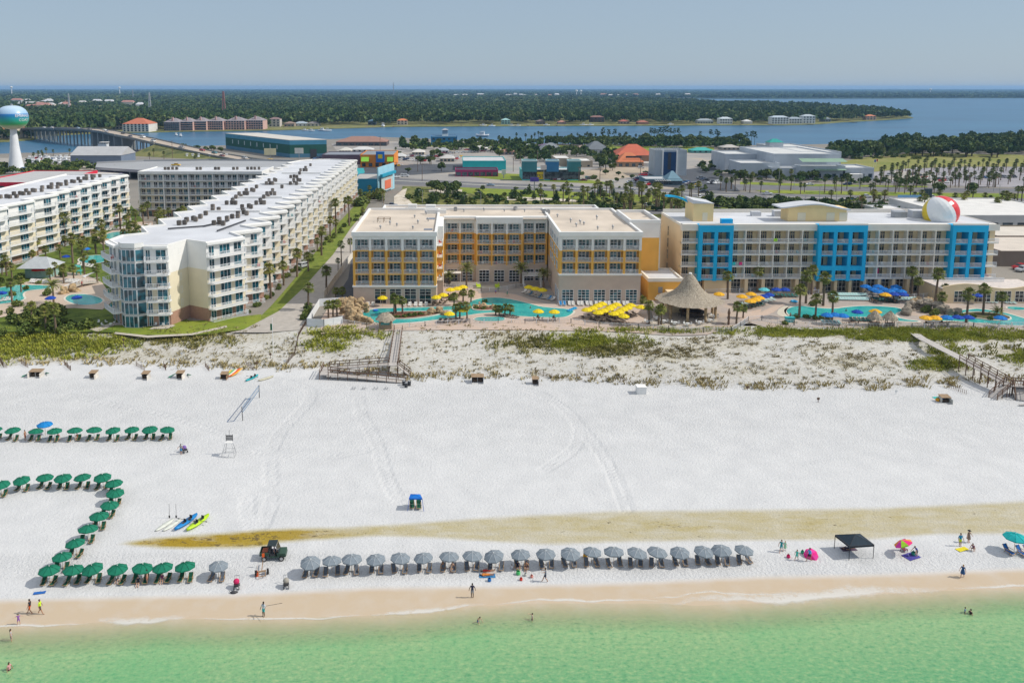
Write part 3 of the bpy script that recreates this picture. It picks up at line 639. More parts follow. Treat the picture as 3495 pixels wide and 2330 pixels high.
def window(parent,x,y,z,w,h,cols=(.5,),rows=(),fm=None,pm=None,rz=0.,bar=.09,name='window'):
 f,p=wmesh(w,h,cols,rows,fm or M_rail,pm or M_gl,bar); L0=wloc(parent)
 o=share(name,f,parent,(x-L0.x,y-L0.y,z-L0.z),rz); share('pane',p,o); return o
_R={}
FR=random.Random(5)
FCH=[MB().box(-.3,.3,-.28,.28,.3,.45).box(-.3,.3,.2,.3,.45,1.05).box(-.3,-.24,-.25,.2,.45,.65).box(.24,.3,-.25,.2,.45,.65).mesh('balcony_chair',mat('balcony_chair_%d'%i,c_,.7,.05)) for i,c_ in enumerate(((.7,.7,.68),(.7,.7,.68),(.12,.08,.06),(.25,.2,.17),(.03,.3,.32),(.5,.08,.06),(.35,.33,.3)))]
def rmesh(w,sides=(0,0),h=1.1,step=.25,bal=.07,slab=None):
 k=(round(w,2),sides,h,step,slab)
 if k not in _R:
  m=MB(); segs=[((0,0),(w,0))]
  if sides[0]: segs.append(((0,.06),(0,sides[0])))
  if sides[1]: segs.append(((w,.06),(w,sides[1])))
  for a,b in segs:
   l=math.hypot(b[0]-a[0],b[1]-a[1]); m.beam((*a,h),(*b,h),.09,.08); m.beam((*a,.12),(*b,.12),.06,.06)
   n=max(1,int(l/step))
   for i in range(n+1):
    t=i/n; x,y=lerp(a[0],b[0],t),lerp(a[1],b[1],t); wd=.085 if i%5==0 else bal; m.box(x-wd/2,x+wd/2,y-wd/2+.001,y+wd/2,.0,h-.03)
  _R[k]=m.mesh('railing',M_rail)
 return _R[k]
def railing(parent,x,y,z,w,sides=(0,0),rz=0.,**k):
 L0=wloc(parent)
 if w<9 and FR.random()<.62:
  c_,s_=math.cos(rz),math.sin(rz); lx,ly=FR.uniform(.5,max(.6,w-.7)),.62; share('balcony_chair',FR.choice(FCH),parent,(x-L0.x+lx*c_-ly*s_,y-L0.y+lx*s_+ly*c_,z-L0.z),rz+FR.uniform(-.6,.6))
 return share('railing',rmesh(w,sides,**k),parent,(x-L0.x,y-L0.y,z-L0.z),rz)
YF=PX(1050,699)[1]; YB=PX(1050,646)[1]
hy=thing('yellow_hotel','white and golden yellow U-shaped hotel around a pool courtyard','hotel',(10,YF,3))
ZR=21.2; ZP=21.75; D=1.5
fl=[7.9+3.05*i for i in range(5)]       # floor levels, 20.1 top
wl_=MB()   # materials 0 white 1 yellow 2 taupe
LX0,LX1,RX0,RX1=-26.4,-5.3,25.9,46.6; YW=240.0; YK=246.6
bl=[(3,7.6,2),(7.6,16.95,1),(16.95,ZR,0)]; br=[(3,10.7,2),(10.7,16.95,1),(16.95,ZR,0)]
bands(wl_,rect(LX0,LX1,YF+D,YW),bl); bands(wl_,rect(RX0,RX1,YF+D,YW),br)
bands(wl_,rect(LX0+4,RX1-4,YB+D,YK),bl)
def hotel_front(mb,x0,x1,yf,bays,floors,base_z,pier=.6,proud=0):
 """balcony grid in front of a recessed wall"""
 wd=(x1-x0); pw=pier; bw=(wd-pw*(bays+1))/bays; xs=[]
 for i in range(bays+1):
  a=x0+i*(bw+pw)
  for z0,z1,mi in [(base_z,min(16.95,99),1),(16.95,floors[-1]-.05,0)]:
   mb.box(a,a+pw,yf,yf+D+.01,z0,z1,mi)
  if i<bays: xs.append(a+pw)
 for k,z in enumerate(floors):
  mi=0 if k>=len(floors)-2 and False else (1 if z<16.9 else 0)
  for a in xs: mb.box(a,a+bw,yf+.02,yf+D+.01,z-.28,z,1 if z<17.2 else 0)
 return xs,bw
def balconies(parent,xs,bw,yf,floors,rows=(.33,.66),flip=True):
 for k in range(len(floors)-1):
  z=floors[k]
  for i,a in enumerate(xs):
   railing(parent,a+.03,yf+.1,z,bw-.06)
   dw=.85; gw=1.75; m0=(bw-dw-gw-.1)/2
   if (i%2==0 and i<len(xs)-1) or not flip:
    window(parent,a+m0,yf+D-.06,z+.05,dw,2.45,(),(),rz=0,name='door'); window(parent,a+m0+dw+.1,yf+D-.06,z+.25,gw,2.25,(.5,),rows)
   else:
    window(parent,a+m0,yf+D-.06,z+.25,gw,2.25,(.5,),rows); window(parent,a+m0+gw+.1,yf+D-.06,z+.05,dw,2.45,(),(),name='door')
xs,bw=hotel_front(wl_,LX0,LX1,YF,5,fl,7.9); balconies(hy,xs,bw,YF,fl)
xr,bwr=hotel_front(wl_,RX0,RX1,YF,5,fl[1:],10.95); balconies(hy,xr,bwr,YF,fl[1:])
bands(wl_,rect(LX0,LX1,YF,YF+D+.02),[(3,7.55,2)]); bands(wl_,rect(RX0,RX1,YF,YF+D+.02),[(3,10.6,2)])
for a in (-21.0,-17.2,-13.4,-9.6): window(hy,a,YF-.06,3.2,3.0,3.9,(.5,),(.3,.62,.82),fm=M_pale,pm=M_gl3)
for i in range(5): window(hy,RX0+.75+i*4.05,YF-.06,3.3,2.95,3.6,(.33,.66),(.2,.4,.6,.8),fm=M_wht2,pm=M_gl)
for x0,x1 in ((LX0,LX1),(RX0,RX1)):
 wl_.box(x0,x1,YF,YF+D+.01,20.05,ZR,0)
tr=MB()
tr.box(LX0-.2,LX1+.2,YF-.22,YF+D,7.5,7.9,0); tr.box(RX0-.2,RX1+.2,YF-.22,YF+D,10.55,10.95,0)
for P in (rect(LX0,LX1,YF,YW),rect(RX0,RX1,YF,YW)): ring(tr,P,.4,ZR-.5,ZP,0,.25)
ring(tr,rect(LX0+4,RX1-4,YW+.2,YK),.4,ZR-.2,ZP+.1,0,.1)
tr.build('cornice',M_wht2,hy)
CX0,CX1=LX1+1.6,RX0
pits=[(CX0,CX0+9.0,YB,2),(CX0+9.0,CX0+22.2,YB-1.3,3),(CX0+22.2,CX1-.4,YB,2)]
for x0,x1,y,n in pits:
 a,b=hotel_front(wl_,x0,x1,y,n,fl,7.9,.45); balconies(hy,a,b,y,fl,(.33,.66),flip=False)
 wl_.box(x0,x1,y,YB+D+.01,20.05,ZP-.1,0); bands(wl_,rect(x0,x1,y,YB+D+.02),[(3,7.9,2)])
 if y<YB: bands(wl_,rect(x0+.01,x1-.01,y+D,YB+D),[(7.9,16.95,1),(16.95,20.05,0)])
 for i in range(n):
  w_=2.9; window(hy,a[i]+(b-w_)/2,y-.06,3.2,w_,3.4,(.33,.66),(.25,.5,.75),pm=M_gl3)
wl_.box(LX1,LX1+1.6,YF+10,YB+D,3,7.9,2); wl_.box(LX1,LX1+1.6,YF+10,YB+D,7.9,16.95,1); wl_.box(LX1,LX1+1.6,YF+10,YB+D,16.95,ZP-.3,0)
for z in fl[:-1]:
 tr2=MB().box(LX1+.02,LX1+1.5,YF+6.4,YF+9.96,z-.25,z); tr2.build('balcony',M_wht2,hy)
 railing(hy,LX1+1.45,YF+6.5,z,3.4,rz=math.pi/2)
for z in fl[1:-1]:
 for yy in (YF+6,YF+11,YF+16,YF+20): window(hy,RX0-.06,yy,z+.3,2.6,2.2,(.5,),(.4,),rz=-math.pi/2,pm=M_gl3)
for yy in (YF+3,YF+7.5): window(hy,RX0-.06,yy,3.3,3.0,3.4,(.33,.66),(.25,.5,.75),rz=-math.pi/2,pm=M_gl3)
bands(wl_,rect(RX1,54.6,214,232),[(3,7.4,2),(7.4,17.6,1),(17.6,22,0)]); tr=MB(); ring(tr,rect(RX1+.02,54.6,214,232),.4,21.6,22.5,0,.2); tr.box(RX1+.1,54.8,213.75,214,7.2,7.6); tr.build('cornice',M_wht2,hy)
wl_.build('wall',[M_white,M_yel,M_taupe],hy)
rf=MB(); rf.prism(rect(LX0+.1,LX1-.1,YF+.1,YW),ZR-.2,ZR+.02); rf.prism(rect(RX0+.1,RX1-.1,YF+.1,YW),ZR-.2,ZR+.02); rf.prism(rect(LX0+4,RX1-4,YW+.1,YK-.1),ZR-.2,ZR+.03); rf.prism(rect(LX1,RX0,YB-1.0,YW),ZR-.2,ZR+.025); rf.prism(rect(RX1+.2,54.4,214.2,231.8),21.3,21.7)
roof=rf.build('roof',M_rooft,hy)
hatch=MB()
[MB().box(*b_).build('roof_screen',M_white,hy) for b_ in ((-9.5,-3.2,232.2,233.2,ZR,ZR+1.3),(-9.5,-6.5,240.8,243,ZR,ZR+1.3),(-14.8,-12.2,240,242,ZR,ZR+1.6))]
vent_m=MB().lathe([(.13,0),(.13,.5),(.3,.5),(.3,.72),(.05,.95)],8).mesh('roof_vent',M_steel)
for (vx,vy) in ((-20,207),(-11.5,206.5),(-18,213),(-16,211),(-10.6,215),(-8,219),(-12,225),(-9,231),(2,236),(8,237.5),(14,236.5),(20,236),(27,234),(31,217),(34,213),(36.5,206),(40.5,206.5),(33.2,214.5),(31.5,210),(28.5,226),(39,222)):
 share('roof_vent',vent_m,hy,(vx-10,vy-YF,ZR-3+.02),sc=(1,1,1+.5*random.random()))
acm=MB().box(-.5,.5,-.4,.4,.1,1.1).lathe([(.36,1.1),(.36,1.16),(.1,1.17)],10,1).mesh('air_conditioner',[M_steel,M_dkm])
for (vx,vy) in ((-.5,238),(17.5,239),(25.6,234),(26.6,232.6)): share('air_conditioner',acm,hy,(vx-10,vy-YF,ZR-3+.02),random.random())
gm=MB()
for a,b in (((-21.8,217),(-18.4,217)),((-21.8,219.4),(-18.4,219.4)),((-21.8,217),(-21.8,219.4)),((-18.4,217),(-18.4,219.4)),((-20.1,217),(-20.1,219.4))): gm.beam((*a,ZR+1.1),(*b,ZR+1.1),.1); gm.beam((*a,ZR+.02),(*a,ZR+1.15),.1); gm.beam((*b,ZR+.02),(*b,ZR+1.15),.1)
gm.build('roof_frame',mat('rust_steel',(.2,.12,.06),.7),hy)
MB().box(-8.6,-6.4,205,207.4,ZR,ZR+.1).box(-8.6,-6.2,222,225,ZR,ZR+.1).build('roof_mat',mat('slate_mat',(.2,.22,.26),.8),hy)
AY=PX(1050,690)[1]
ax=thing('yellow_annex','low yellow annex with white flat roof beside the thatched bar','annex',(56,AY,3))
a0,a1=XY(1488,690,AY),XY(1566,690,AY)
MB().prism(rect(a0,a1,AY,AY+12),3,8.2).build('wall',M_yel,ax); m=MB(); m.prism(rect(a0+.3,a1-.3,AY+.3,AY+11.7),8.0,8.5); m.build('roof',M_roofw,ax); m=MB(); ring(m,rect(a0,a1,AY,AY+12),.35,8.0,8.9,0,.12); m.build('parapet',M_pale,ax)
MB().box(a0+2.6,a0+3.7,AY-.05,AY,5,6.6).build('vent_grille',M_steel,ax)
MB().prism(rect(a1-4.5,a1+2,AY-3.5,AY-.1),3,6.0).build('side_room',M_beige,ax)
YH=PX(1050,672.6)[1]; DH=1.7
hb=thing('blue_framed_hotel','long beige hotel with three bright blue balcony frames facing the pool','hotel',(85,YH,3))
def hx(z,yy,Y=None,k='b4'): p=q(k,z,yy); return XY(p[0],p[1],Y or YH)
HX0=XY(1562,640,YH); HX1=hx(2100,600)
zt=ZY(516,YH); zf=[ZY(471.1+v*.2575,YH)+.15 for v in (655,550,445,340,234)]
hw=MB()  # 0 beige 1 pale 2 blue
YHB=YH+22
bands(hw,rect(HX0,HX1,YH+DH,YHB),[(3,zt,0)])
YFr=YH-1.3
F1=(hx(1785,520,YFr,'b3'),hx(2088,520,YFr,'b3')); F2=(hx(522,300,YFr),hx(955,300,YFr)); F3=(hx(1715,300,YFr),hx(2030,300,YFr))
def slabs(x0,x1,y):
 for z in zf[:-1]: hw.box(x0,x1,y,YH+DH+.01,z-.25,z,1)
segs=[(HX0,F1[0],1),(F1[1],F2[0],6),(F2[1],F3[0],6),(F3[1],HX1,1)]
hw.box(HX0,HX1,YH,YH+DH+.01,zf[-1],zt,1)
def hbay(x,w,k,rail_y,wy):
 z=zf[k]; railing(hb,x+.05,rail_y+.06,z,w-.1)
 gw=min(2.3,w*.56); window(hb,x+.22,wy-.06,z+.05,gw,2.75,(.42,.7),(.72,),fm=M_tan,pm=M_gl3,bar=.1)
for x0,x1,n in segs:
 bw=(x1-x0)/n; slabs(x0,x1,YH-.12)
 for i in range(n):
  if i: hw.box(x0+i*bw-.13,x0+i*bw+.13,YH-.1,YH+DH,zf[0]-.24,zf[-1]+.01,1)
  for k in range(4): hbay(x0+i*bw+(.13 if i else 0),bw-(.13 if i else 0),k,YH-.12,YH+DH)
hw.box(HX0,HX0+.3,YH,YH+DH,3,zf[-1],0)
for (x0,x1),n in ((F1,2),(F2,3),(F3,2)):
 zb=zf[0]-.5; pw=.95; bw=(x1-x0-pw*(n+1))/n
 for i in range(n+1):
  a=x0+i*(bw+pw); hw.box(a,a+pw,YFr,YH+DH+.02,zb,zt+.02,2)
 for i in range(n):
  a=x0+pw+i*(bw+pw); hw.box(a,a+bw,YFr,YH+DH+.02,zf[-1]-.15,zt+.02,2)
  for k in range(4):
   z=zf[k]; hw.box(a,a+bw,YFr+.1,YH+DH+.02,z-.3,z,2 if (n==3 and k==1) or k==0 and False else 2)
   if n==3 and k==1: hw.box(a,a+bw,YFr+.04,YFr+.5,z-.9,z+.35,2)
   if not(n==3 and k==1): railing(hb,a+.03,YFr+.25,z,bw-.06)
   gw=bw*.62; window(hb,a+.1,YH+DH-.06,z+.05,gw,2.7,(.42,.7),(.72,),fm=M_tan,pm=M_gl3,bar=.1)
 hw.box(x0+.02,x1-.02,YFr+.02,YFr+.4,zt,zt+.45,1)
hw.build('wall',[M_beige,M_pale,M_cyan],hb)
gfm=MB(); zg=zf[0]-.3
for x in np.linspace(F1[1],F2[0],6): MB().box(x-.45,x+.45,YH-.05,YH+DH,3,zg,0).build('pier',M_beige,hb)
for x in np.linspace(F2[0]+2,F3[1],12): MB().box(x-.4,x+.4,YH-.05,YH+DH,3,zg,0).build('pier',M_beige,hb)
gfm.box(F1[0]+2.2,F1[1]-.8,YH-.06,YH+DH,3,zg,0); gfm.build('wall_panel',M_beige,hb)
for a in [F1[0]-.2]+list(np.linspace(F1[1],F2[0],6)[:-1]+.6)+list(np.linspace(F2[0]+2,F3[1],12)[:-1]+.55):
 window(hb,float(a),YH+DH-.08,3.1,2.9,zg-3.3,(.33,.66),(.35,.7),fm=M_pale,pm=M_gl3)
rm=MB(); rm.prism(rect(HX0+.3,HX1-.3,YH+.3,YHB-.3),zt-.5,zt-.12); rm.build('roof',M_roofw,hb)
m=MB(); ring(m,rect(HX0,HX1,YH,YHB),.35,zt-.6,zt+.0,0,.02); m.box(HX0+.4,HX1-.4,YHB-.36,YHB-.02,zt,zt+.9); m.build('parapet',M_pale,hb)
for z0,h in ((6,2.4),(9.6,2.6),(12.8,2.8),(16.2,2.8)): window(hb,HX0-.06,YH+14,z0,1.0,h,(),(.5,),rz=-math.pi/2,pm=M_gl3,fm=M_tan)
p1=MB(); x0,x1=XY(1592,505,YH+6),XY(1638,505,YH+6); zt1=ZY(461.8,YH+6)
p1.prism(rect(x0,x1,YH+6,YH+14),zt-.2,zt1-.7,0); p1.add([(x0-.2,YH+5.8,zt1+.3),(x1+.2,YH+5.8,zt1-.7),(x1+.2,YH+14.2,zt1-.7),(x0-.2,YH+14.2,zt1+.3),(x0-.2,YH+5.8,zt1-.7),(x0-.2,YH+14.2,zt1-.7)],[(0,1,2,3),(4,1,0),(5,3,2),(4,0,3,5)],1)
M_pen=mat('penthouse_yellow',(.80,.60,.30),.85,.06,.3); p1.box(x1-3.0,x1-1.6,YH+5.93,YH+6,zt,zt+2.3,2); p1.build('stair_penthouse',[M_pen,M_roofw,M_cream],hb)
arc=MB()
for i in range(8):
 t0,t1=i/8,(i+1)/8; f=lambda t:(lerp(x0-6,x0+1,t),YH+12+1.0*math.sin(t*3.1),zt1+.6-2.0*t*t)
 arc.beam(f(t0),f(t1),1.3,.5)
arc.build('blue_canopy',M_cyan,hb)
x0,x1=XY(1809,512,YH+6),XY(1943,512,YH+6); zt2=ZY(477.5,YH+6)
p2=MB(); p2.prism(rect(x0,x1,YH+6,YH+11),zt-.2,zt2,0)
for a in (2.6,10.5,14): p2.box(x0+a,x0+a+2.2,YH+5.93,YH+6,zt,zt+2.3,1)
p2.build('elevator_penthouse',[M_pen,M_cream],hb)
m=MB(); n=16
for i in range(n):
 f=lambda t:(lerp(x0-2.4,x1+.6,t), zt2-.05-1.2*max(0,t-.55)**1+.95*(math.sin(math.pi*min(1,max(0,t))))**1.6)
 (xa,za),(xb,zb2)=f(i/n),f((i+1)/n)
 m.add([(max(xa,x0),YH+6.05,zt2-.1),(min(xb,x1),YH+6.05,zt2-.1),(min(xb,x1),YH+6.05,max(zb2,zt2-.1)),(max(xa,x0),YH+6.05,max(za,zt2-.1))],[(0,1,2,3)],1) if xb>x0 and xa<x1 else None
 m.add([(xa,YH+5,za),(xb,YH+5,zb2),(xb,YH+11.6,zb2),(xa,YH+11.6,za),(xa,YH+5,za+.35),(xb,YH+5,zb2+.35),(xb,YH+11.6,zb2+.35),(xa,YH+11.6,za+.35)],[(3,2,1,0),(4,5,6,7),(0,1,5,4),(2,3,7,6)]+([(3,0,4,7)] if i==0 else [])+([(1,2,6,5)] if i==n-1 else []))
m.build('wavy_roof',[M_roofw,M_pen],hb)
m=MB(); m.box(HX0+11,HX0+14,YH+1.5,YH+3,zt-.1,zt+1.2); m.build('blue_tank',M_cyan,hb)
for i,(vx,vy,s) in enumerate(((30,14,1.6),(33,13,1.3),(24,15,1.2),(63,12,1.6),(68,12,2.0),(73,13,1.6),(77,14,1.4),(80,15,1.3),(65,16,1.4))):
 MB().box(HX0+vx,HX0+vx+s*2.2,YH+vy,YH+vy+s*1.3,zt-.1,zt+s*.95).build('roof_unit',M_steel if i%2 else M_roofw,hb)
tw=mat('beach_towel',(.7,.05,.2),.9); tg=mat('lime_towel',(.35,.65,.05),.9)
for (zx,zy,mt) in ((2150,520,tw),(2090,525,mat('aqua_towel',(.05,.5,.45),.9)),):
 x=hx(zx,zy,None,'b3'); MB().box(x,x+.8,YH-.12,YH-.05,zf[1]+.35,zf[1]+1.15).build('towel',mt,hb)
x=hx(135,310); MB().box(x-.5,x+.5,YH-.12,YH-.05,zf[3]+.35,zf[3]+1.15).build('towel',tg,hb); x=hx(1068,590); MB().box(x-.4,x+.4,YH+DH-.2,YH+DH-.1,zf[0]+.9,zf[0]+2.3).build('towel',tw,hb)
YA=PX(1050,697)[1]; xa0,xa1=XY(2163,690,YA),XY(2400,690,YA)
an=thing('pool_restaurant','low tan restaurant wing with wavy parapet and dark windows behind the lazy river','restaurant',((xa0+xa1)/2,YA,3))
m=MB(); n=20; za=ZY(655,YA)
for i in range(n):
 f=lambda t:(lerp(xa0,xa1,t), za-.9+1.3*math.sin(math.pi*(.2+1.3*t))**2)
 (x_,z_),(x2,z2)=f(i/n),f((i+1)/n); m.add([(x_,YA,3),(x2,YA,3),(x2,YA,z2),(x_,YA,z_),(x_,YA+.4,z_),(x2,YA+.4,z2)],[(0,1,2,3),(3,2,5,4)])
bands(m,rect(xa0,xa1,YA+.4,YH-.4),[(3,za-1.1,0)]); m.build('wall',M_beige,an); MB().prism(rect(xa0+.1,xa1-.1,YA+.45,YH-.45),za-1.4,za-.9).build('roof',mat('pinkish_roof',(.62,.55,.5),.85),an)
for i in range(5): window(an,xa0+3+i*5.2,YA-.06,3.4,4.2,2.9,(.25,.5,.75),(.35,.7),fm=M_pale,pm=M_gl3)
railing(an,xa0+2,YH-3.5,za-.9,(xa1-xa0)*.7)
PI_=math.pi
bp_=thing('beach_ball_dome','giant red, white and yellow beach ball on the blue-framed hotel roof','beach ball',(0,0,0))
YBa=YH+8; xb=XY(2161,487,YBa); zb=ZY(487.5,YBa); rb=37.5/PPM(YBa)
bp_.location=(xb,YBa,zb-rb); vw=Vector((-xb,-YBa,CH-zb)).normalized(); rt=Vector((0,0,1)).cross(vw).normalized(); ub=vw.cross(rt); axd=(rt*-.5+ub*.85+vw*.12).normalized(); xd=(vw-axd*vw.dot(axd)).normalized(); yd=axd.cross(xd)
cols=[mat('ball_white',(.80,.80,.78),.3,.02,spec=.5),mat('ball_red',(.66,.03,.03),.3,.03,spec=.5),mat('ball_yellow',(.78,.55,.01),.3,.03,spec=.5)]
SB=[-44,44,92,136,224,268,316]
for s_ in range(6):
 mb=MB(); n=6
 for i in range(n):
  for j in range(14):
   def P(a,b):
    t=lerp(SB[s_],SB[s_+1],a/n)*math.pi/180; ph=math.pi*b/14
    return tuple(Vector((0,0,rb))+rb*(axd*math.cos(ph)+(xd*math.cos(t)+yd*math.sin(t))*math.sin(ph)))
   mb.add([P(i,j),P(i+1,j),P(i+1,j+1),P(i,j+1)],[(0,3,2,1)],0,True)
 o=mb.build('panel',[cols[(0,1,0,1,0,2)[s_]]],bp_,off=(0,0,0))
mb=MB()
for i in range(12):
 P=lambda a,rr,h: tuple(Vector((0,0,rb))+axd*h+(xd*math.cos(a)+yd*math.sin(a))*rr)
 a,b=i*math.pi/6,(i+1)*math.pi/6; mb.add([P(a,.5,rb*1.0),P(b,.5,rb*1.0),P(0,0,rb*1.012)],[(0,1,2)])
mb.build('cap',cols[0],bp_,off=(0,0,0))
FH=3.1; ZC=3+6*FH; PR=ZC+.35
def cmat(k): return 0 if k>=4 else (1 if k>=1 else 2)
def condo_bay(parent,mb,A,B,floors=6,win=((.36,.82),),bal=(.05,.97),depth=1.5,start=0,k0=0,rails=True,detail=True,pm=None):
 """one facet of the serrated front from inner point A to outer point B, with windows and balconies on every floor"""
 dx,dy=B[0]-A[0],B[1]-A[1]; l=math.hypot(dx,dy); rz=math.atan2(dy,dx); ux,uy=dx/l,dy/l; nx,ny=uy,-ux
 for k in range(floors): mb.add([(*A,3+k*FH),(*B,3+k*FH),(*B,3+(k+1)*FH),(*A,3+(k+1)*FH)],[(0,1,2,3)],cmat(k))
 mb.add([(*A,ZC),(*B,ZC),(*B,PR),(*A,PR)],[(0,1,2,3)],0)
 for k in range(k0,floors):
  z=3+k*FH
  for a,b in win:
   window(parent,A[0]+ux*a*l+nx*.03,A[1]+uy*a*l+ny*.03,z+.1,(b-a)*l,2.35,(.33,.66) if (b-a)*l>2.6 else (.5,),(),pm=pm or M_gl2,rz=rz,bar=.08)
  if k==0 and start: continue
  a,b=bal[0]*l,bal[1]*l; w=b-a
  s=MB(); pts=[(a,0),(a+.25,-depth*.8),(a+.8,-depth),(b-.8,-depth),(b-.25,-depth*.8),(b,0)]
  s.prism([(A[0]+ux*p-nx*(qq),A[1]+uy*p-ny*(qq)) for p,qq in pts],z-.28,z-.02)
  s.build('balcony',M_wht2,parent)
  if rails: railing(parent,A[0]+ux*(a+.3)+nx*(depth-.08),A[1]+uy*(a+.3)+ny*(depth-.08),z-.02,w-.6,(depth-.15,depth-.15),rz=rz,step=.34)
def eave(par,A,B,over=.9):
 mb=MB()
 dx,dy=B[0]-A[0],B[1]-A[1]; l=math.hypot(dx,dy); ux,uy=dx/l,dy/l; nx,ny=uy,-ux
 mb.prism([(A[0]-ux*.1,A[1]-uy*.1),(A[0]+nx*over*.6,A[1]+ny*over*.6),(A[0]+ux*l*.4+nx*over,A[1]+uy*l*.4+ny*over),(B[0]+nx*over*.8,B[1]+ny*over*.8),(B[0]+ux*.3,B[1]+uy*.3)],ZC-.25,PR-.02); mb.build('eave',M_wht2,par)
cd=thing('white_condominium','long white serrated condominium wing ending in a glass tower by the dunes','condominium',(-65,190,3))
wm=MB(); em=MB()
T=[(-77.8,181.6),(-76.3,179.7),(-73.2,179.4),(-71.6,180.7)]
front=[(-82.5,187.5)]+T+[(-66.4,181.4),(-64.2,188.0),(-58.6,184.6),(-51.8,192.0)]
teeth=[]
O=[203+10.4*i for i in range(20)]
for y in O: teeth+=[(-56.5,y-4.9),(-50.0,y)]
west=[(-64,406),(-73,403.5),(-78,398)]
wt=[(-82,y) if i%2==0 else (-77.2,y-4.5) for i,y in enumerate([v for k in range(17) for v in (386-12*k,386-12*k-4.0)])]
poly=front+teeth+west+[p for p in wt if p[1]>190]
gfac=[((-77.8,181.6),(-76.3,179.7)),((-76.3,179.7),(-73.2,179.4)),((-73.2,179.4),(-71.6,180.7))]
for A,B in gfac:
 dx,dy=B[0]-A[0],B[1]-A[1]; l=math.hypot(dx,dy); rz=math.atan2(dy,dx); nx,ny=dy/l,-dx/l
 for k in range(6):
  z=3+k*FH; n=3 if l>2.8 else 1; f,p=wmesh(l-.04,FH-.35,tuple((i+1)/n for i in range(n-1)),(),M_rail,M_gl2,.09)
  o=share('window',f,cd,(A[0]+65+nx*.04,A[1]-190+ny*.04,z-3+.02),rz); share('pane',p,o)
 for k in range(7):
  wm.add([(*A,3+k*FH-.3),(*B,3+k*FH-.3),(*B,3+k*FH+.03),(*A,3+k*FH+.03)],[(0,1,2,3)],0)
 wm.add([(*A,ZC-.1),(*B,ZC-.1),(*B,PR+.8),(*A,PR+.8)],[(0,1,2,3)],0); wm.add([(*A,3),(*B,3),(*B,ZC),(*A,ZC)],[(0,1,2,3)],0)
condo_bay(cd,wm,(-71.6,180.7),(-66.4,181.4),win=((.06,.26),(.48,.92)),bal=(.0,1.08),depth=1.7,start=1)
condo_bay(cd,wm,(-82.5,187.5),(-77.8,181.6),win=((.1,.32),(.5,.72)),bal=(-.05,1.0),depth=1.9,start=1)
for A,B in (((-66.4,181.4),(-64.2,188.0)),((-64.2,188.0),(-58.6,184.6))):
 for k in range(6): wm.add([(*A,3+k*FH),(*B,3+k*FH),(*B,3+(k+1)*FH),(*A,3+(k+1)*FH)],[(0,1,2,3)],cmat(k))
 wm.add([(*A,ZC),(*B,ZC),(*B,PR),(*A,PR)],[(0,1,2,3)],0)
for k in range(1,6): window(cd,-65.2,185.1,3.6+k*FH,.7,1.6,(),(),rz=math.atan2(6.6,2.2),pm=M_gl3)
condo_bay(cd,wm,(-58.6,184.6),(-51.8,192.0),win=((.06,.2),(.34,.62),(.72,.93)),bal=(.0,1.0),depth=1.7)
wm.add([(-51.8,192,3),(-56.5,198.1,3),(-56.5,198.1,PR),(-51.8,192,PR)],[(0,1,2,3)],0)
for i,y in enumerate(O):
 A,B=(-56.5,y-4.9),(-50,y)
 condo_bay(cd,wm,A,B,win=((.30,.44),(.62,.84)) if i<1 else ((.5,.80),),bal=(.1,.99),start=0,k0=0)
 C=(-56.5,O[i+1]-4.9) if i<19 else (-56.5,406)
 for k in range(6): wm.add([(*B,3+k*FH),(*C,3+k*FH),(*C,3+(k+1)*FH),(*B,3+(k+1)*FH)],[(0,1,2,3)],cmat(k))
 wm.add([(*B,ZC),(*C,ZC),(*C,PR),(*B,PR)],[(0,1,2,3)],0); eave(cd,A,B)
eave(cd,(-58.6,184.6),(-51.8,192.0),1.1); eave(cd,(-71.6,180.7),(-66.4,181.4),.9); eave(cd,(-82.5,187.5),(-77.8,181.6),1.4)
W_=west+[p for p in wt if p[1]>190]+[front[0]]
for A,B in zip(W_,W_[1:]): wm.add([(*A,3),(*B,3),(*B,PR),(*A,PR)],[(0,1,2,3)],0)
wm.build('wall',[M_white,M_cream,M_pink],cd);
sheet_o=sheet('roof',poly,ZC+.05,M_roofw,kind=None); sheet_o.parent=cd; sheet_o.location=(65,-190,-3)
m=MB(); ring(m,poly,.35,ZC+.06,PR+.18,0,.03); m.build('parapet',M_white,cd)
m=MB()
for y in (232,262,300,338): m.box(-74,-57.5,y,y+.6,ZC+.05,ZC+.7)
m.build('roof_kerb',M_white,cd)
MB().beam((-74,203,ZC+.4),(-66,207,ZC+.4),.35).beam((-66,207,ZC+.4),(-62,216,ZC+.4),.35).beam((-60.5,200,ZC+.4),(-57.5,216,ZC+.4),.3).build('roof_duct',M_dkm,cd)
acm2=MB().box(-.5,.5,-.5,.5,.15,1.25).lathe([(.42,1.25),(.42,1.33),(.15,1.35)],10,1).box(-.4,.4,-.4,.4,0,.15,1)
acm2=acm2.mesh('air_conditioner',[mat('ac_casing',(.17,.145,.12),.6,.2,rnd=.35),mat('fan_grille',(.16,.16,.165),.5,.1)])
acr=random.Random(4)
def ac(x,y,z,lab,grp):
 o=bpy.data.objects.new('air_conditioner',acm2); COL.objects.link(o); o.location=(x,y,z); o.rotation_euler=(0,0,acr.choice((0,.05,-.06,1.57))); tag(o,lab,'air conditioner',grp); return o
for y in [210,216,221,227,233,240,248,254,262,270,279,289,299,310,322,335,348,360,372]:
 for bx in ((-73.5,-64.5) if y<320 else (-68,)):
  for i in range(acr.choice((1,2,3,3))):
   ac(bx+i*1.3+acr.uniform(-.2,.2)+(y%3),y+acr.uniform(-.6,.6)+(i%2)*1.5,ZC+.06,'grey box air conditioner among the many on the long white condominium roof','air conditioners on the long condominium roof')
c3=thing('garden_condominium','white serrated condominium wing across the palm garden at the picture edge','condominium',(-145,270,3))
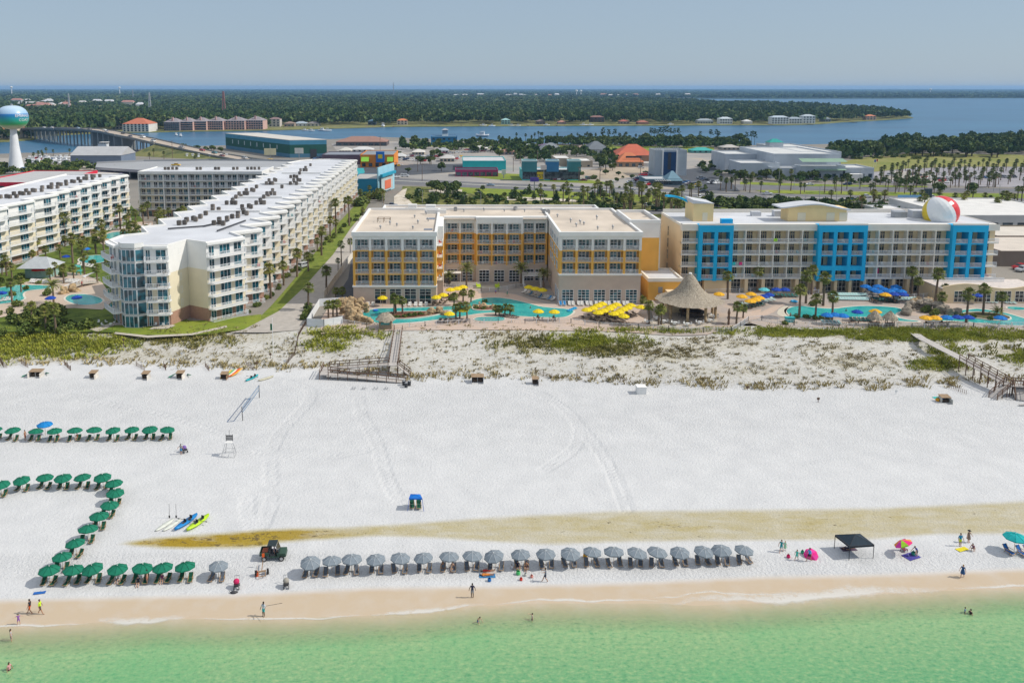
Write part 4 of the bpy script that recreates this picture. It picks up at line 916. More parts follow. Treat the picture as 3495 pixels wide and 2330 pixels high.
wm=MB(); em=MB(); Y3=[196,211,226,240.5,256,271.5]+[271.5+8.5*i for i in range(1,8)]; X3=-136.0; teeth=[]
for i,y in enumerate(Y3):
 big=i<6; A=(X3-4.2,(Y3[i-1] if i else 182)+1.2); B=(X3,y-.0)
 condo_bay(c3,wm,A,B,win=((.12,.32),(.58,.80)) if big else ((.42,.8),),bal=(.02,.95),k0=0 if big else 0)
 C=(X3-4.2,y+1.2) if i<len(Y3)-1 else (X3-4.2,334)
 for k in range(6): wm.add([(*B,3+k*FH),(*C,3+k*FH),(*C,3+(k+1)*FH),(*B,3+(k+1)*FH)],[(0,1,2,3)],cmat(k))
 wm.add([(*B,ZC),(*C,ZC),(*C,PR),(*B,PR)],[(0,1,2,3)],0); eave(c3,A,B); teeth+=[A,B]
poly3=teeth+[(X3-4.2,334),(-163,334),(-163,183)]
for A,B in zip(poly3[-3:],poly3[-2:]+[poly3[0]]): wm.add([(*A,3),(*B,3),(*B,PR),(*A,PR)],[(0,1,2,3)],0)
wm.build('wall',[M_white,M_cream,M_pink],c3); o=sheet('roof',poly3,ZC+.05,M_roofw,kind=None); o.parent=c3; o.location=(145,-270,-3); m=MB(); ring(m,poly3,.35,ZC+.06,PR+.25,0,.03); m.build('parapet',M_white,c3)
for y in [214,222,236,248,262,270,278,287,296,305,315,324]:
 for i in range(4): ac(-150+i*1.6+acr.uniform(-.2,.2)+(y%2),y+(i%2)*1.2,ZC+.06,'grey box air conditioner in a cluster on the garden wing roof','air conditioners on the garden wing roof')
c2=thing('back_condominium','shaded white condominium wing closing the far end of the palm garden','condominium',(-108,341,3))
wm=MB(); bx0,bx1=-135.8,-83.0; Y2=341; nb=10; bw=(bx1-bx0)/nb
bands(wm,rect(bx0,bx1,Y2+1.6,Y2+22),[(3,3+FH,2),(3+FH,ZC-2*FH,1),(ZC-2*FH,PR,0)])
for i in range(nb+1):
 if i%2==0: wm.box(bx0+i*bw-.2,bx0+i*bw+.2,Y2,Y2+1.62,3,ZC-.3,0)
for k in range(6):
 z=3+k*FH; wm.box(bx0,bx1,Y2+.02,Y2+1.61,z-.25,z,0)
 for i in range(nb):
  a=bx0+i*bw; window(c2,a+.6,Y2+1.55,z+.05,1.6,2.3,(.5,),pm=M_gl3); window(c2,a+2.8,Y2+1.55,z+.05,1.7,2.3,(.5,),pm=M_gl2)
  if k: railing(c2,a+.22,Y2+.08,z,bw-.44,step=.34)
wm.box(bx0,bx1,Y2-.3,Y2+1.62,ZC-.3,PR,0); wm.build('wall',[M_white,M_cream,M_pink],c2)
MB().prism(rect(bx0+.1,bx1-.1,Y2-.2,Y2+21.9),PR,PR+.06).build('roof',M_roofw,c2); m=MB(); ring(m,rect(bx0,bx1,Y2-.3,Y2+22),.35,PR-.05,PR+.5,0,.02); m.build('parapet',M_white,c2)
for x in (-128,-126.5,-125,-123,-114,-112.5,-106,-104.5,-98,-96.5,-92,-90.4,-88.8,-87):
 ac(x,352+acr.uniform(-.5,.5),PR+.06,'grey box air conditioner in the row on the back wing roof','air conditioners on the back wing roof')
VR=np.random.RandomState(77)
M_bark=mat('palm_bark',(.17,.125,.085),.95,.25,3,rnd=.2); M_bark2=mat('tree_bark',(.11,.085,.06),.95,.25,3)
M_palm=mat_leaf('palm_leaf',(.085,.125,.022),(.25,.25,.055),1.2); M_palmd=mat_leaf('dark_palm_leaf',(.045,.085,.022),(.12,.15,.04),1.2); M_skirt=mat('dry_frond',(.26,.19,.09),.9,.25,3)
M_tree=mat_leaf('tree_leaf',(.04,.075,.016),(.12,.16,.04),.5); M_bush=mat_leaf('bush_leaf',(.06,.10,.018),(.19,.22,.05),.7); M_pine=mat_leaf('pine_leaf',(.032,.07,.022),(.10,.145,.04),.6)
def frond_fan(mb,base,az,el,L,rnd,droop=.5,wid=.9,n=7,mi=0):
 """fan leaf: stalk plus spread of pointed blades"""
 d=Vector((math.cos(az)*math.cos(el),math.sin(az)*math.cos(el),math.sin(el))); b=Vector(base); c=b+d*L*.5; c.z-=droop*.12*L
 mb.beam(b,c,.05,.04,mi); side=d.cross(Vector((0,0,1))).normalized(); upv=side.cross(d)
 for i in range(n):
  t=(i/(n-1)-.5)*2; dd=(d*math.cos(t*1.25)+side*math.sin(t*1.25)); e=c+dd*L*.55*(1-.15*abs(t)); e.z-=droop*L*(.28+.2*abs(t)); p=side*math.cos(t*1.2)-d*math.sin(t*1.2); wv=L*.075*wid
  mid=c+dd*L*.28+upv*.03; mid.z-=droop*L*.05
  mb.add([c,mid-p*wv,e,mid+p*wv],[(0,1,2,3)],mi)
def frond_feather(mb,base,az,el,L,rnd,mi=0):
 b=Vector(base); pts=[]; n=6
 for i in range(n+1):
  t=i/n; a=el-1.5*t*t; pts.append(b.copy()); b=b+Vector((math.cos(az)*math.cos(a),math.sin(az)*math.cos(a),math.sin(a)))*L/n
 side=Vector((-math.sin(az),math.cos(az),0))
 for i in range(n):
  w=.16*L*(math.sin(math.pi*(.12+.8*i/n))**.6)
  for s in (-1,1):
   a,c=pts[i],pts[i+1]; mb.add([a,a+(c-a)*.6,c+side*s*w+Vector((0,0,-.22*w)),a+(c-a)*.4+side*s*w*.8+Vector((0,0,-.3*w))],[(0,1,2,3)],mi)
def make_palm(kind,H,seed,crown=1.5,loc=(0,0,0)):
 r=random.Random(seed); root=thing('palm_tree','palm','palm tree',loc)
 t=MB(); lean=(r.uniform(-.03,.03),r.uniform(-.03,.03)); segs=6; P=[(lean[0]*H*(i/segs)**2,lean[1]*H*(i/segs)**2,H*i/segs) for i in range(segs+1)]
 R=.24 if kind!='slim' else .16
 for i in range(segs): t.cyl(P[i],P[i+1],R*(1.25-.45*i/segs),R*(1.25-.45*(i+1)/segs),7,0,caps=False)
 top=P[-1]
 if kind!='slim': t.ell((top[0],top[1],top[2]-.1),(R*1.7,R*1.7,.7),8,5)
 t.build('trunk',M_bark,root,off=(0,0,0))
 c=MB()
 if kind=='feather':
  for i in range(30):
   frond_feather(c,(top[0],top[1],top[2]+.2),i*2.39996+r.uniform(-.2,.2),1.25-1.5*(i/30)+r.uniform(-.1,.1),crown*(1.5+r.uniform(-.15,.2)),r)
 else:
  n=34 if kind=='fan' else 24
  for i in range(n):
   el=1.35-2.2*(i/n)+r.uniform(-.15,.15); frond_fan(c,(top[0],top[1],top[2]+.1),i*2.39996+r.uniform(-.2,.2),el,crown*(1.05+r.uniform(-.15,.15)),r,droop=.35+.3*(i/n))
 c.build('crown',M_palmd if kind=='slim' else M_palm,root,off=(0,0,0))
 if kind=='fan':
  s=MB()
  for i in range(10): frond_fan(s,(top[0],top[1],top[2]-.35),i*.63+r.uniform(-.2,.2),-1.15+r.uniform(-.15,.15),crown*.62,r,.2,.8,5)
  s.build('dry_skirt',M_skirt,root,off=(0,0,0))
 return root
BIN=[]
def proto(o):
 o.location=(0,0,0); BIN.append(o); remember(o); return o
PALMS={'fan':[proto(make_palm('fan',6.0,s,1.55)) for s in (1,2,3)],'feather':[proto(make_palm('feather',5.0,s,1.75)) for s in (4,5)],'slim':[proto(make_palm('slim',7.0,s,1.35)) for s in (6,7)]}
def crown_geo(blobs,n,leaf,seed,mb,mi=0):
 r=np.random.RandomState(seed)
 for (cx,cy,cz,R,fl) in blobs:
  for i in range(int(n*R*R)):
   d=r.normal(size=3); d/=np.linalg.norm(d); p=np.array([cx,cy,cz])+d*R*(.62+.42*r.rand())*np.array([1,1,fl])
   a=r.normal(size=3)*.8+d; a/=np.linalg.norm(a); u=np.cross(a,[.21,.3,1]); u/=np.linalg.norm(u)+1e-9; v=np.cross(a,u); s=leaf*(.55+.8*r.rand())
   mb.add([p-u*s-v*s*.6,p+u*s*.9-v*s*.7,p+u*s*.7+v*s,p-u*s*.8+v*s*.7],[(0,1,2,3)],mi)
def make_tree(seed,kind='oak'):
 r=random.Random(seed); root=thing('tree','tree','tree'); t=MB(); c=MB()
 if kind=='oak':
  H=5.0; bl=[]
  for i in range(9):
   a=i*2.4+r.uniform(-.4,.4); rr=r.uniform(.6,2.1); bl.append((rr*math.cos(a),rr*math.sin(a),H*.62+r.uniform(-.6,1.3)-.25*rr,r.uniform(.9,1.45),.75))
  t.cyl((0,0,0),(0,0,H*.4),.22,.16,7,caps=False)
  for b in bl[:6]: t.cyl((0,0,H*.36),(b[0]*.8,b[1]*.8,b[2]),.11,.04,5,caps=False)
  crown_geo(bl,62,.3,seed,c)
 elif kind=='pine':
  H=12.; bl=[]; t.cyl((0,0,0),(.3,.2,H),.2,.07,7,caps=False)
  for i in range(11):
   a=i*2.4+r.uniform(-.5,.5); z=H*(.58+.42*i/10.)+r.uniform(-.3,.3); rr=r.uniform(.9,2.3)*(1.15-.7*(i/10)); bl.append((rr*math.cos(a),rr*math.sin(a),z,r.uniform(.65,1.05),.5)); t.cyl((.2,.1,z-.4),(rr*math.cos(a),rr*math.sin(a),z),.06,.03,4,caps=False)
  crown_geo(bl,70,.26,seed,c)
 elif kind=='cone':
  H=6.; bl=[]; t.cyl((0,0,0),(0,0,H*.8),.13,.05,6,caps=False)
  for i in range(10):
   a=i*2.4; z=H*(.16+.8*i/10.); rr=1.1*(1-i/10.5); bl.append((rr*math.cos(a),rr*math.sin(a),z,.45+.75*(1-i/10.),.8))
  crown_geo(bl,62,.24,seed,c)
 else:
  H=2.; bl=[]
  for i in range(7):
   a=i*2.4; rr=r.uniform(.2,1.0); bl.append((rr*math.cos(a),rr*math.sin(a),.75+r.uniform(-.2,.45),r.uniform(.55,.85),.85))
  t.cyl((0,0,0),(0,0,.8),.08,.05,5,caps=False); crown_geo(bl,75,.2,seed,c)
 if kind=='bush': root.name='bush'; root['category']='bush'
 t.build('trunk' if kind!='bush' else 'stem',M_bark2,root,off=(0,0,0)); c.build('crown' if kind!='bush' else 'foliage',{'oak':M_tree,'pine':M_pine,'cone':M_pine,'bush':M_bush}[kind],root,off=(0,0,0))
 return root
TREES={k:[proto(make_tree(s,k)) for s in ss] for k,ss in (('oak',(1,2,3)),('pine',(4,5,6)),('cone',(7,8)),('bush',(9,10,11)))}
KH={'fan':7.3,'feather':6.3,'slim':8.0,'oak':5.6,'pine':12.6,'cone':6.3,'bush':2.0}
MERGE={}; MG='lagoon shore palms,car park palms,frontage road palms,marina palms,parking lot trees,planting by the white buildings'.split(',')
PH={'fan':6.,'feather':5.,'slim':7.}
def plant(kind,loc,h,label,group=None,rz=None):
 src=VR_choice(PALMS[kind] if kind in PALMS else TREES[kind]); s=h/KH[kind]
 cs=s if kind not in PH else max(.72,min(1.25,s*.5+.5)); kz=1
 if kind in PH: kz=max(.22,(h/cs-KH[kind]+PH[kind])/PH[kind])
 if group in MG and kind=='fan': MERGE.setdefault(group,[]).append((src,loc,cs,kz,PH[kind])); return
 o=dup(src,loc,random.uniform(0,6.28) if rz is None else rz,label,group,s=cs)
 if kind in PH:
  for c in o.children:
   if c.name.startswith('trunk'): c.scale=(1,1,kz)
   else: c.location.z=PH[kind]*(kz-1)
 return o
def VR_choice(a): return a[VR.randint(len(a))]
def plantpx(kind,x,y,top,label,group=None,z=3.0):
 X,Y,_=PX(x,y,z); return plant(kind,(X,Y,z),max(1.2,ZY(top,Y)-z),label,group)
M_pole=mat('wood_pole',(.50,.34,.18),.6,.1,3); M_poleW=mat('white_pole',(.75,.75,.73),.5,.03)
M_wood=mat('lounger_wood',(.42,.26,.12),.7,.15,3)
def fabric(nm,c): return mat('fabric_'+nm,c,.85,.10,2.2,bump=.15,bscale=6)
def canopy(mb,R,h,z,n=8,val=.07,lip=.14):
 v=[];
 for i in range(n):
  a0=2*math.pi*i/n; a1=2*math.pi*(i+1)/n;
  def pt(rr,a):
   sag=1-val*math.sin((a-a0)/(a1-a0)*math.pi) if rr>.01 else 1
   return (R*rr*math.cos(a)*sag,R*rr*math.sin(a)*sag,z+h*(1-rr**1.7))
  am=(a0+a1)/2
  for r0,r1 in ((0.0,.5),(.5,1.)):
   mb.add([pt(r0,a0),pt(r1,a0),pt(r1,am),pt(r0,am)] if r0>0 else [pt(0,a0),pt(r1,a0),pt(r1,am)],[(0,1,2,3)] if r0>0 else [(0,1,2)],0)
   mb.add([pt(r0,am),pt(r1,am),pt(r1,a1),pt(r0,a1)] if r0>0 else [pt(0,a0),pt(r1,am),pt(r1,a1)],[(0,1,2,3)] if r0>0 else [(0,1,2)],0)
  for a,b in ((a0,am),(am,a1)):
   p,p2=pt(1,a),pt(1,b); mb.add([p,p2,(p2[0],p2[1],p2[2]-lip),(p[0],p[1],p[2]-lip)],[(0,1,2,3)],0)
 return mb
def make_umbrella(nm,M,R=1.2,hp=1.55,h=.46,pole=None,tilt=0.,seam=None):
 root=thing(nm,nm,'umbrella'); p=MB().cyl((0,0,-.1),(0,0,hp+h+.12),.028,.024,6); p.build('pole',pole or M_pole,root,off=(0,0,0))
 c=canopy(MB(),R,h,hp); cm=c.build('canopy',M,root,off=(0,0,0)); cm.rotation_euler=(tilt,0,0)
 rb=MB()
 for i in range(8):
  a=2*math.pi*i/8; rb.beam((0,0,hp+h-.03),(R*.98*math.cos(a),R*.98*math.sin(a),hp-.03),.02)
 rb.build('rib',M_poleW,cm,off=(0,0,0)); sm_=MB()
 for i in range(8):
  a=2*math.pi*i/8; P=[(R*t*math.cos(a),R*t*math.sin(a),hp+h*(1-t**1.7)+.015) for t in (0,.35,.7,1)]
  for u,v in zip(P,P[1:]): sm_.beam(u,v,.05,.012)
 sm_.build('seam',seam or M,cm,off=(0,0,0)); MB().ell((0,0,hp+h+.05),(.05,.05,.09),6,4).build('finial',M_poleW,cm,off=(0,0,0))
 return proto(root)
def make_lounger(nm,M,frame,L=1.35,w=.62,lab='lounger',up=.62):
 """reclining chair; feet towards -Y"""
 root=thing(nm,nm,lab); f=MB()
 for s in (-w/2,w/2):
  f.beam((s,-L*.55,.30),(s,.25,.36),.05,.06); f.beam((s,.2,.34),(s,.2+.62*.75,.34+up),.05,.05); f.beam((s,-.5,.05),(s,-.35,.34),.05); f.beam((s,.4,.05),(s,.15,.36),.05); f.beam((s,-.35,.62),(s,.3,.62),.07,.035)
 f.beam((-w/2,-L*.55,.30),(w/2,-L*.55,.30),.05); f.build('frame',frame,root,off=(0,0,0))
 s=MB(); n=4
 P=[(-L*.55,.31),(-L*.2,.29),(.05,.30),(.22,.36)]
 for a,b in zip(P,P[1:]): s.add([(-w/2+.03,a[0],a[1]),(w/2-.03,a[0],a[1]),(w/2-.03,b[0],b[1]),(-w/2+.03,b[0],b[1])],[(0,1,2,3)])
 s.build('seat',M,root,off=(0,0,0))
 b=MB().add([(-w/2+.03,.22,.37),(w/2-.03,.22,.37),(w/2-.03,.66,.34+up),(-w/2+.03,.66,.34+up)],[(0,1,2,3)]); b.build('backrest',M,root,off=(0,0,0))
 return proto(root)
U_green=make_umbrella('beach_umbrella',fabric('green',(.008,.165,.095)),seam=fabric('green_seam',(.004,.11,.06))); U_gray=make_umbrella('beach_umbrella',fabric('grey',(.20,.235,.265)),seam=fabric('grey_seam',(.38,.41,.43)))
U_yel=make_umbrella('pool_umbrella',fabric('yellow',(.72,.55,.012)),1.35,2.1,.6); U_ora=make_umbrella('pool_umbrella',fabric('amber',(.74,.40,.02)),1.45,2.1,.6); U_blu=make_umbrella('pool_umbrella',fabric('blue',(.01,.16,.50)),1.45,2.1,.6); U_nav=make_umbrella('pool_umbrella',fabric('royal_blue',(.012,.06,.36)),1.35,2.1,.55); U_aqu=make_umbrella('pool_umbrella',fabric('aqua',(.12,.50,.55)),1.45,2.1,.55)
U_red=make_umbrella('pool_umbrella',fabric('red',(.60,.02,.02)),1.6,2.2,.6); U_teal=make_umbrella('beach_umbrella',fabric('turquoise',(.01,.36,.36)),1.35,2.0,.5); U_sky=make_umbrella('beach_umbrella',fabric('bright_blue',(.01,.20,.50)),1.25,1.9,.45)
L_green=make_lounger('beach_lounger',fabric('dark_green',(.012,.09,.05)),M_wood); L_gray=make_lounger('beach_lounger',fabric('slate',(.13,.15,.18)),M_wood); L_blue=make_lounger('beach_lounger',fabric('sea_blue',(.015,.12,.38)),M_wood)
L_white=make_lounger('pool_lounger',fabric('white',(.66,.63,.58)),M_poleW,1.9,.68,'pool lounger',.55); L_aqua=make_lounger('pool_lounger',fabric('pale_aqua',(.36,.58,.55)),M_poleW,1.9,.68,'pool lounger',.35); L_dark=make_lounger('pool_lounger',fabric('brown',(.10,.075,.06)),M_dkm,1.9,.68,'pool lounger',.35); L_teal=make_lounger('pool_lounger',fabric('dark_teal',(.03,.17,.15)),M_dkm,1.9,.68,'pool lounger',.3); L_bluep=make_lounger('pool_lounger',fabric('pool_blue',(.02,.22,.48)),M_poleW,1.9,.68,'pool lounger',.55)
def make_table(M):
 root=thing('cafe_table','table','table'); MB().lathe([(.02,.70),(.5,.70),(.5,.74),(.02,.745)],14).build('tabletop',M,root,off=(0,0,0)); MB().cyl((0,0,0),(0,0,.7),.04,.04,6).lathe([(.3,0),(.3,.03),(.04,.05)],10).build('leg',M_dkm,root,off=(0,0,0)); return proto(root)
def make_chair(M):
 root=thing('cafe_chair','chair','chair'); MB().box(-.24,.24,-.24,.24,.42,.47).build('seat',M,root,off=(0,0,0)); MB().box(-.24,.24,.2,.24,.5,.95).build('backrest',M,root,off=(0,0,0))
 for x in (-.2,.2):
  for y in (-.2,.2): MB().box(x-.02,x+.02,y-.02,y+.02,0,.42).build('leg',M_dkm,root,off=(0,0,0))
 return proto(root)
T_brown=make_table(mat('table_brown',(.2,.14,.1),.6)); T_white=make_table(M_poleW); C_brown=make_chair(mat('chair_brown',(.13,.09,.06),.7)); C_white=make_chair(M_poleW)
M_sk=[mat('skin_fair',(.55,.33,.23),.6,.06,8),mat('skin_tan',(.38,.20,.12),.6,.06,8),mat('skin_dark',(.10,.055,.035),.6,.06,8)]
M_hair=[mat('hair_dark',(.02,.014,.01),.6,.1,10),mat('hair_brown',(.11,.06,.03),.6,.1,10),mat('hair_blond',(.38,.25,.10),.6,.1,10)]
def skinned(name,J,E,parent_mat,assign,subs=2):
 names=list(J); me=bpy.data.meshes.new(name); me.from_pydata([J[n][0] for n in names],[(names.index(a),names.index(b)) for a,b in E],[])
 o=bpy.data.objects.new(name,me); COL.objects.link(o); sm=o.modifiers.new('skin','SKIN'); sm.use_smooth_shade=True
 for i,n in enumerate(names): r=J[n][1]; me.skin_vertices[0].data[i].radius=(r,r) if not isinstance(r,tuple) else r
 me.skin_vertices[0].data[0].use_root=True
 ss=o.modifiers.new('sub','SUBSURF'); ss.levels=subs; ss.render_levels=subs
 bpy.context.view_layer.update(); m2=bpy.data.meshes.new_from_object(o.evaluated_get(bpy.context.evaluated_depsgraph_get())); bpy.data.objects.remove(o); bpy.data.meshes.remove(me)
 m2.name=name; m2.materials.clear()
 for m in parent_mat: m2.materials.append(m)
 cen=np.array([p.center[:] for p in m2.polygons]); A=np.array([J[a][0] for a,b in E]); Bv=np.array([J[b][0] for a,b in E])
 AB=Bv-A; l2=(AB**2).sum(1)+1e-9; mi=[]
 for c in cen:
  t=np.clip(((c-A)*AB).sum(1)/l2,0,1); d=((A+AB*t[:,None]-c)**2).sum(1); k=int(d.argmin()); mi.append(assign(E[k],t[k],c))
 m2.polygons.foreach_set('material_index',np.array(mi,dtype=np.int32)); m2.polygons.foreach_set('use_smooth',np.ones(len(mi),dtype=bool)); m2.update(); return m2
def person(label,loc,rz=0.,pose='stand',h=1.75,skin=0,hair=0,top=None,bottom=None,sleeve=False,dress=False,hat=None,legs=0,long_hair=False,armL=None,armR=None,group=None,sink=0.):
 """faces -Y before turning; armL/armR give hand offsets from the shoulder in body heights"""
 k=h/1.75; J={}; S=lambda x,y,z:(x*k,y*k,z*k)
 hipz,lean,sq=.92,0.,0.
 fl,fr=[-.10,0],[.10,0]; kn=0.
 if pose=='walk': fl,fr=[-.09,-.34],[.09,.30]
 if pose=='wide': fl,fr=[-.2,0],[.2,.05]
 if pose=='bend': lean=.62; hipz=.84
 if pose=='sit': hipz=.22
 if pose=='crouch': hipz=.38; lean=.35
 J['pelvis']=(S(0,0,hipz),.135*k); bx=lambda z,y=0.:S(0,-math.sin(lean)*(z)+y,hipz+math.cos(lean)*z)
 J['waist']=(bx(.18),.115*k); J['chest']=(bx(.38),.15*k); J['neckb']=(bx(.53),.075*k); J['neck']=(bx(.60),.055*k); J['head']=(bx(.70,-.02),.095*k); J['crown']=(bx(.79,-.01),.07*k); J['nose']=(bx(.695,-.115),.018*k)
 for s,nm,ft,arm in ((-1,'L',fl,armL),(1,'R',fr,armR)):
  sh=Vector(bx(.49))+Vector((s*.17*k,0,0)); J['sh'+nm]=(tuple(sh),.065*k)
  if arm is None: arm=(s*.10,-.06 if pose!='bend' else -.2,-.31)
  ha=sh+Vector(arm)*1.75*k; mid=(sh+ha)/2+Vector((s*.05*k,.05*k,-.02*k)); J['el'+nm]=(tuple(mid),.043*k); J['wr'+nm]=(tuple(ha),.03*k)
  d=(ha-mid).normalized(); sd=Vector((0,1,0)) if abs(d.y)<.8 else Vector((1,0,0)); pal=ha+d*.07*k; J['palm'+nm]=(tuple(pal),(.036*k,.02*k))
  for i,(ofs,ln) in enumerate(((-.03,.07),(-.01,.085),(.01,.08),(.03,.062))): J[f'fin{i}'+nm]=(tuple(pal+sd*ofs*k+d*ln*k),.009*k)
  J['thumb'+nm]=(tuple(ha+sd*.05*k+d*.06*k),.01*k)
  hp=Vector(S(s*.09,0,hipz-.06)); J['hip'+nm]=(tuple(hp),.105*k)
  if pose=='sit': kneep=Vector(S(s*.12,-.42,.30)); foot=Vector(S(s*.13,-.82,.09))
  elif pose=='crouch': kneep=Vector(S(s*.17,-.36,.46)); foot=Vector(S(s*.15,-.08,.07))
  else:
   foot=Vector(S(ft[0],ft[1],.07+(.04 if ft[1]>.1 else 0))); kneep=(hp+foot)/2+Vector((0,-(.03+.1*(pose=='walk' and ft[1]>0)+.06*(pose=='bend'))*k,0))
  J['kn'+nm]=(tuple(kneep),.062*k); J['an'+nm]=(tuple(foot),.042*k); J['toe'+nm]=(tuple(foot+Vector((0,-.17*k,-.035*k))),.035*k)
 E=[('pelvis','waist'),('waist','chest'),('chest','neckb'),('neckb','neck'),('neck','head'),('head','crown'),('head','nose')]
 for nm in 'LR':
  E+=[('chest','sh'+nm),('sh'+nm,'el'+nm),('el'+nm,'wr'+nm),('wr'+nm,'palm'+nm),('wr'+nm,'thumb'+nm),('pelvis','hip'+nm),('hip'+nm,'kn'+nm),('kn'+nm,'an'+nm),('an'+nm,'toe'+nm)]+[('palm'+nm,f'fin{i}'+nm) for i in range(4)]
 mats=[M_sk[skin],M_hair[hair],mat('cloth_%d'%len(MATS),top,.85,.08,6) if top else M_sk[skin],mat('cloth_%d'%len(MATS),bottom,.85,.08,6) if bottom else M_sk[skin]]
 hc=Vector(J['head'][0]); upd=(Vector(J['crown'][0])-hc).normalized()
 def assign(e,t,c):
  a,b=e
  if a in('head','neck') and b in('crown','head') or b=='nose':
   v=Vector(c)-hc
   if b!='nose' and (v.dot(upd)>.035*k and v.y>-.075*k or v.y>.03*k and v.dot(upd)>-.06*k): return 1
   return 0
  if a in('waist','chest') and b!='neck' or (a=='pelvis' and b=='waist' and t>.35): return 2
  if a.startswith('sh'): return 2 if sleeve or t<.45 and top else 0
  if a=='pelvis': return 3
  if a.startswith('hip'): return 3 if t<.75 or legs else 0
  if a.startswith('kn'): return 3 if legs>1 else 0
  return 0
 me=skinned('person',J,E,mats,assign,1)
 o=bpy.data.objects.new('person',me); COL.objects.link(o); o.location=(loc[0],loc[1],loc[2]-sink); o.rotation_euler=(0,0,rz); tag(o,label,'person',group)
 hr=MB(); c=Vector(J['head'][0])+upd*.03*k+Vector((0,.018*k,0)); n=8
 hr.ell(tuple(c),(.1*k,.115*k,.112*k),8,6)
 if long_hair: hr.ell((c.x,c.y+.075*k,c.z-.16*k),(.08*k,.05*k,.17*k),8,5)
 hr.v=[(x,y,z) for x,y,z in hr.v]; ho=hr.build('hair',M_hair[hair],o,off=(0,0,0))
 for v in ho.data.vertices:
  if v.co.y<hc.y-.05*k and (v.co-hc).dot(upd)<.075*k: v.co.y=hc.y+.0*k
 if hat:
  hm=MB().lathe([(.24*k,0),(.12*k,.03*k),(.11*k,.12*k),(.02*k,.14*k)],12,c=(c.x,c.y,c.z+.03*k)); hm.build('hat',mat('hat_%.2f'%hat[0],hat,.8),o,off=(0,0,0))
 if dress:
  dm=MB().lathe([(.27*k,hipz*k-.38*k),(.20*k,hipz*k),(.145*k,hipz*k+.17*k)],12,c=(0,0,0)); dm.build('skirt',mats[2],o,off=(0,0,0))
 return o
M_carp=mat_objcol('car_paint',.25,.5); M_carg=mat_glass('car_glass',(.012,.016,.02),(.03,.04,.05),.05); M_tyre=mat('tyre_rubber',(.02,.02,.02),.9,.1); M_rim=mat('alloy_rim',(.45,.45,.46),.35,.05,metal=.6); M_lamp=mat('head_lamp',(.75,.75,.72),.15,0); M_tail=mat('tail_lamp',(.4,.015,.01),.3,0)
wheel_m=MB().cyl((0,-.11,0),(0,.11,0),.33,.33,12).mesh('wheel',M_tyre); rim_m=MB().cyl((0,-.125,0),(0,.125,0),.2,.2,10).mesh('rim',M_rim)
CAR={'sedan':dict(L=4.6,W=1.8,body=[(-2.3,.35),(-2.3,.62),(-2.15,.74),(-1.0,.92),(1.75,.95),(2.25,.86),(2.3,.4)],cab=[(-1.05,.90),(-.35,1.40),(.75,1.44),(1.75,.93)]),
 'suv':dict(L=4.7,W=1.9,body=[(-2.35,.4),(-2.35,.8),(-2.2,.95),(-1.15,1.08),(2.3,1.10),(2.35,.45)],cab=[(-1.2,1.05),(-.55,1.68),(2.0,1.72),(2.32,1.08)]),
 'pickup':dict(L=5.6,W=1.95,body=[(-2.8,.45),(-2.8,.9),(-2.65,1.05),(-1.4,1.15),(2.8,1.12),(2.8,.5)],cab=[(-1.45,1.12),(-.75,1.78),(.75,1.80),(.95,1.14)]),
 'van':dict(L=5.3,W=2.0,body=[(-2.65,.4),(-2.65,.85),(-2.45,1.1),(-1.9,1.25),(2.65,1.3),(2.65,.45)],cab=[(-1.95,1.22),(-1.2,2.1),(2.5,2.15),(2.65,1.28)])}
def make_car(kind):
 d=CAR[kind]; root=thing('parked_car',kind,'car'); W=d['W']; b=MB()
 def loft(P,ws):
  n=len(P); a=[(x,-w/2,z) for (x,z),w in zip(P,ws)]; c=[(x,w/2,z) for (x,z),w in zip(P,ws)]
  return a+c,[tuple(range(n)),tuple(range(2*n-1,n-1,-1))]+[(i,n+i,n+(i+1)%n,(i+1)%n) for i in range(n)]
 v,f=loft(d['body'],[W*.93,W,W,W,W,W,W*.95][:len(d['body'])]); b.add(v,f)
 C=d['cab']; v,f=loft(C,[W*.92,W*.78,W*.78,W*.9]); roofz=C[1][1]; b.add(v,f)
 bo=b.build('body',M_carp,root,off=(0,0,0)); bo['objcol']=1
 g=MB(); cx0,cx1=C[0][0],C[3][0]
 for s in (-1,1):
  y0,y1=s*(W*.45+.012),s*(W*.395+.012); t0,t1=.12,.86
  def sp(u,t):
   lo=lerp(C[0][0],C[3][0],u); hi=lerp(C[1][0],C[2][0],u); return (lerp(lo,hi,t),lerp(y0,y1,t),lerp(C[0][1],C[1][1],t))
  for u0,u1 in ((.06,.47),(.53,.94)): g.add([sp(u0,t0),sp(u1,t0),sp(u1,t1),sp(u0,t1)],[(0,1,2,3)])
 for (A,Bq,o) in ((C[0],C[1],-.015),(C[3],C[2],.015)):
  P=lambda t,s:(lerp(A[0],Bq[0],t)+o,s*W*lerp(.42,.35,t),lerp(A[1],Bq[1],t)+.01); g.add([P(.1,-1),P(.1,1),P(.9,1),P(.9,-1)],[(0,1,2,3)])
 g.build('car_window',M_carg,root,off=(0,0,0))
 L=d['L']
 for x in (-L*.31,L*.30):
  for s in (-1,1):
   w=share('wheel',wheel_m,root,(x,s*(W/2-.1),.33)); share('rim',rim_m,w)
 for s in (-1,1):
  MB().box(-L/2-.02,-L/2+.05,s*W*.36-.16,s*W*.36+.16,.6,.74).build('headlight',M_lamp,root,off=(0,0,0)); MB().box(L/2-.05,L/2+.02,s*W*.38-.1,s*W*.38+.1,.65,.85).build('tail_light',M_tail,root,off=(0,0,0))
 if kind=='pickup': MB().box(1.0,2.7,-W*.42,W*.42,1.122,1.13).build('bed_liner',M_tyre,root,off=(0,0,0))
 return proto(root)
CARS={k:make_car(k) for k in CAR}
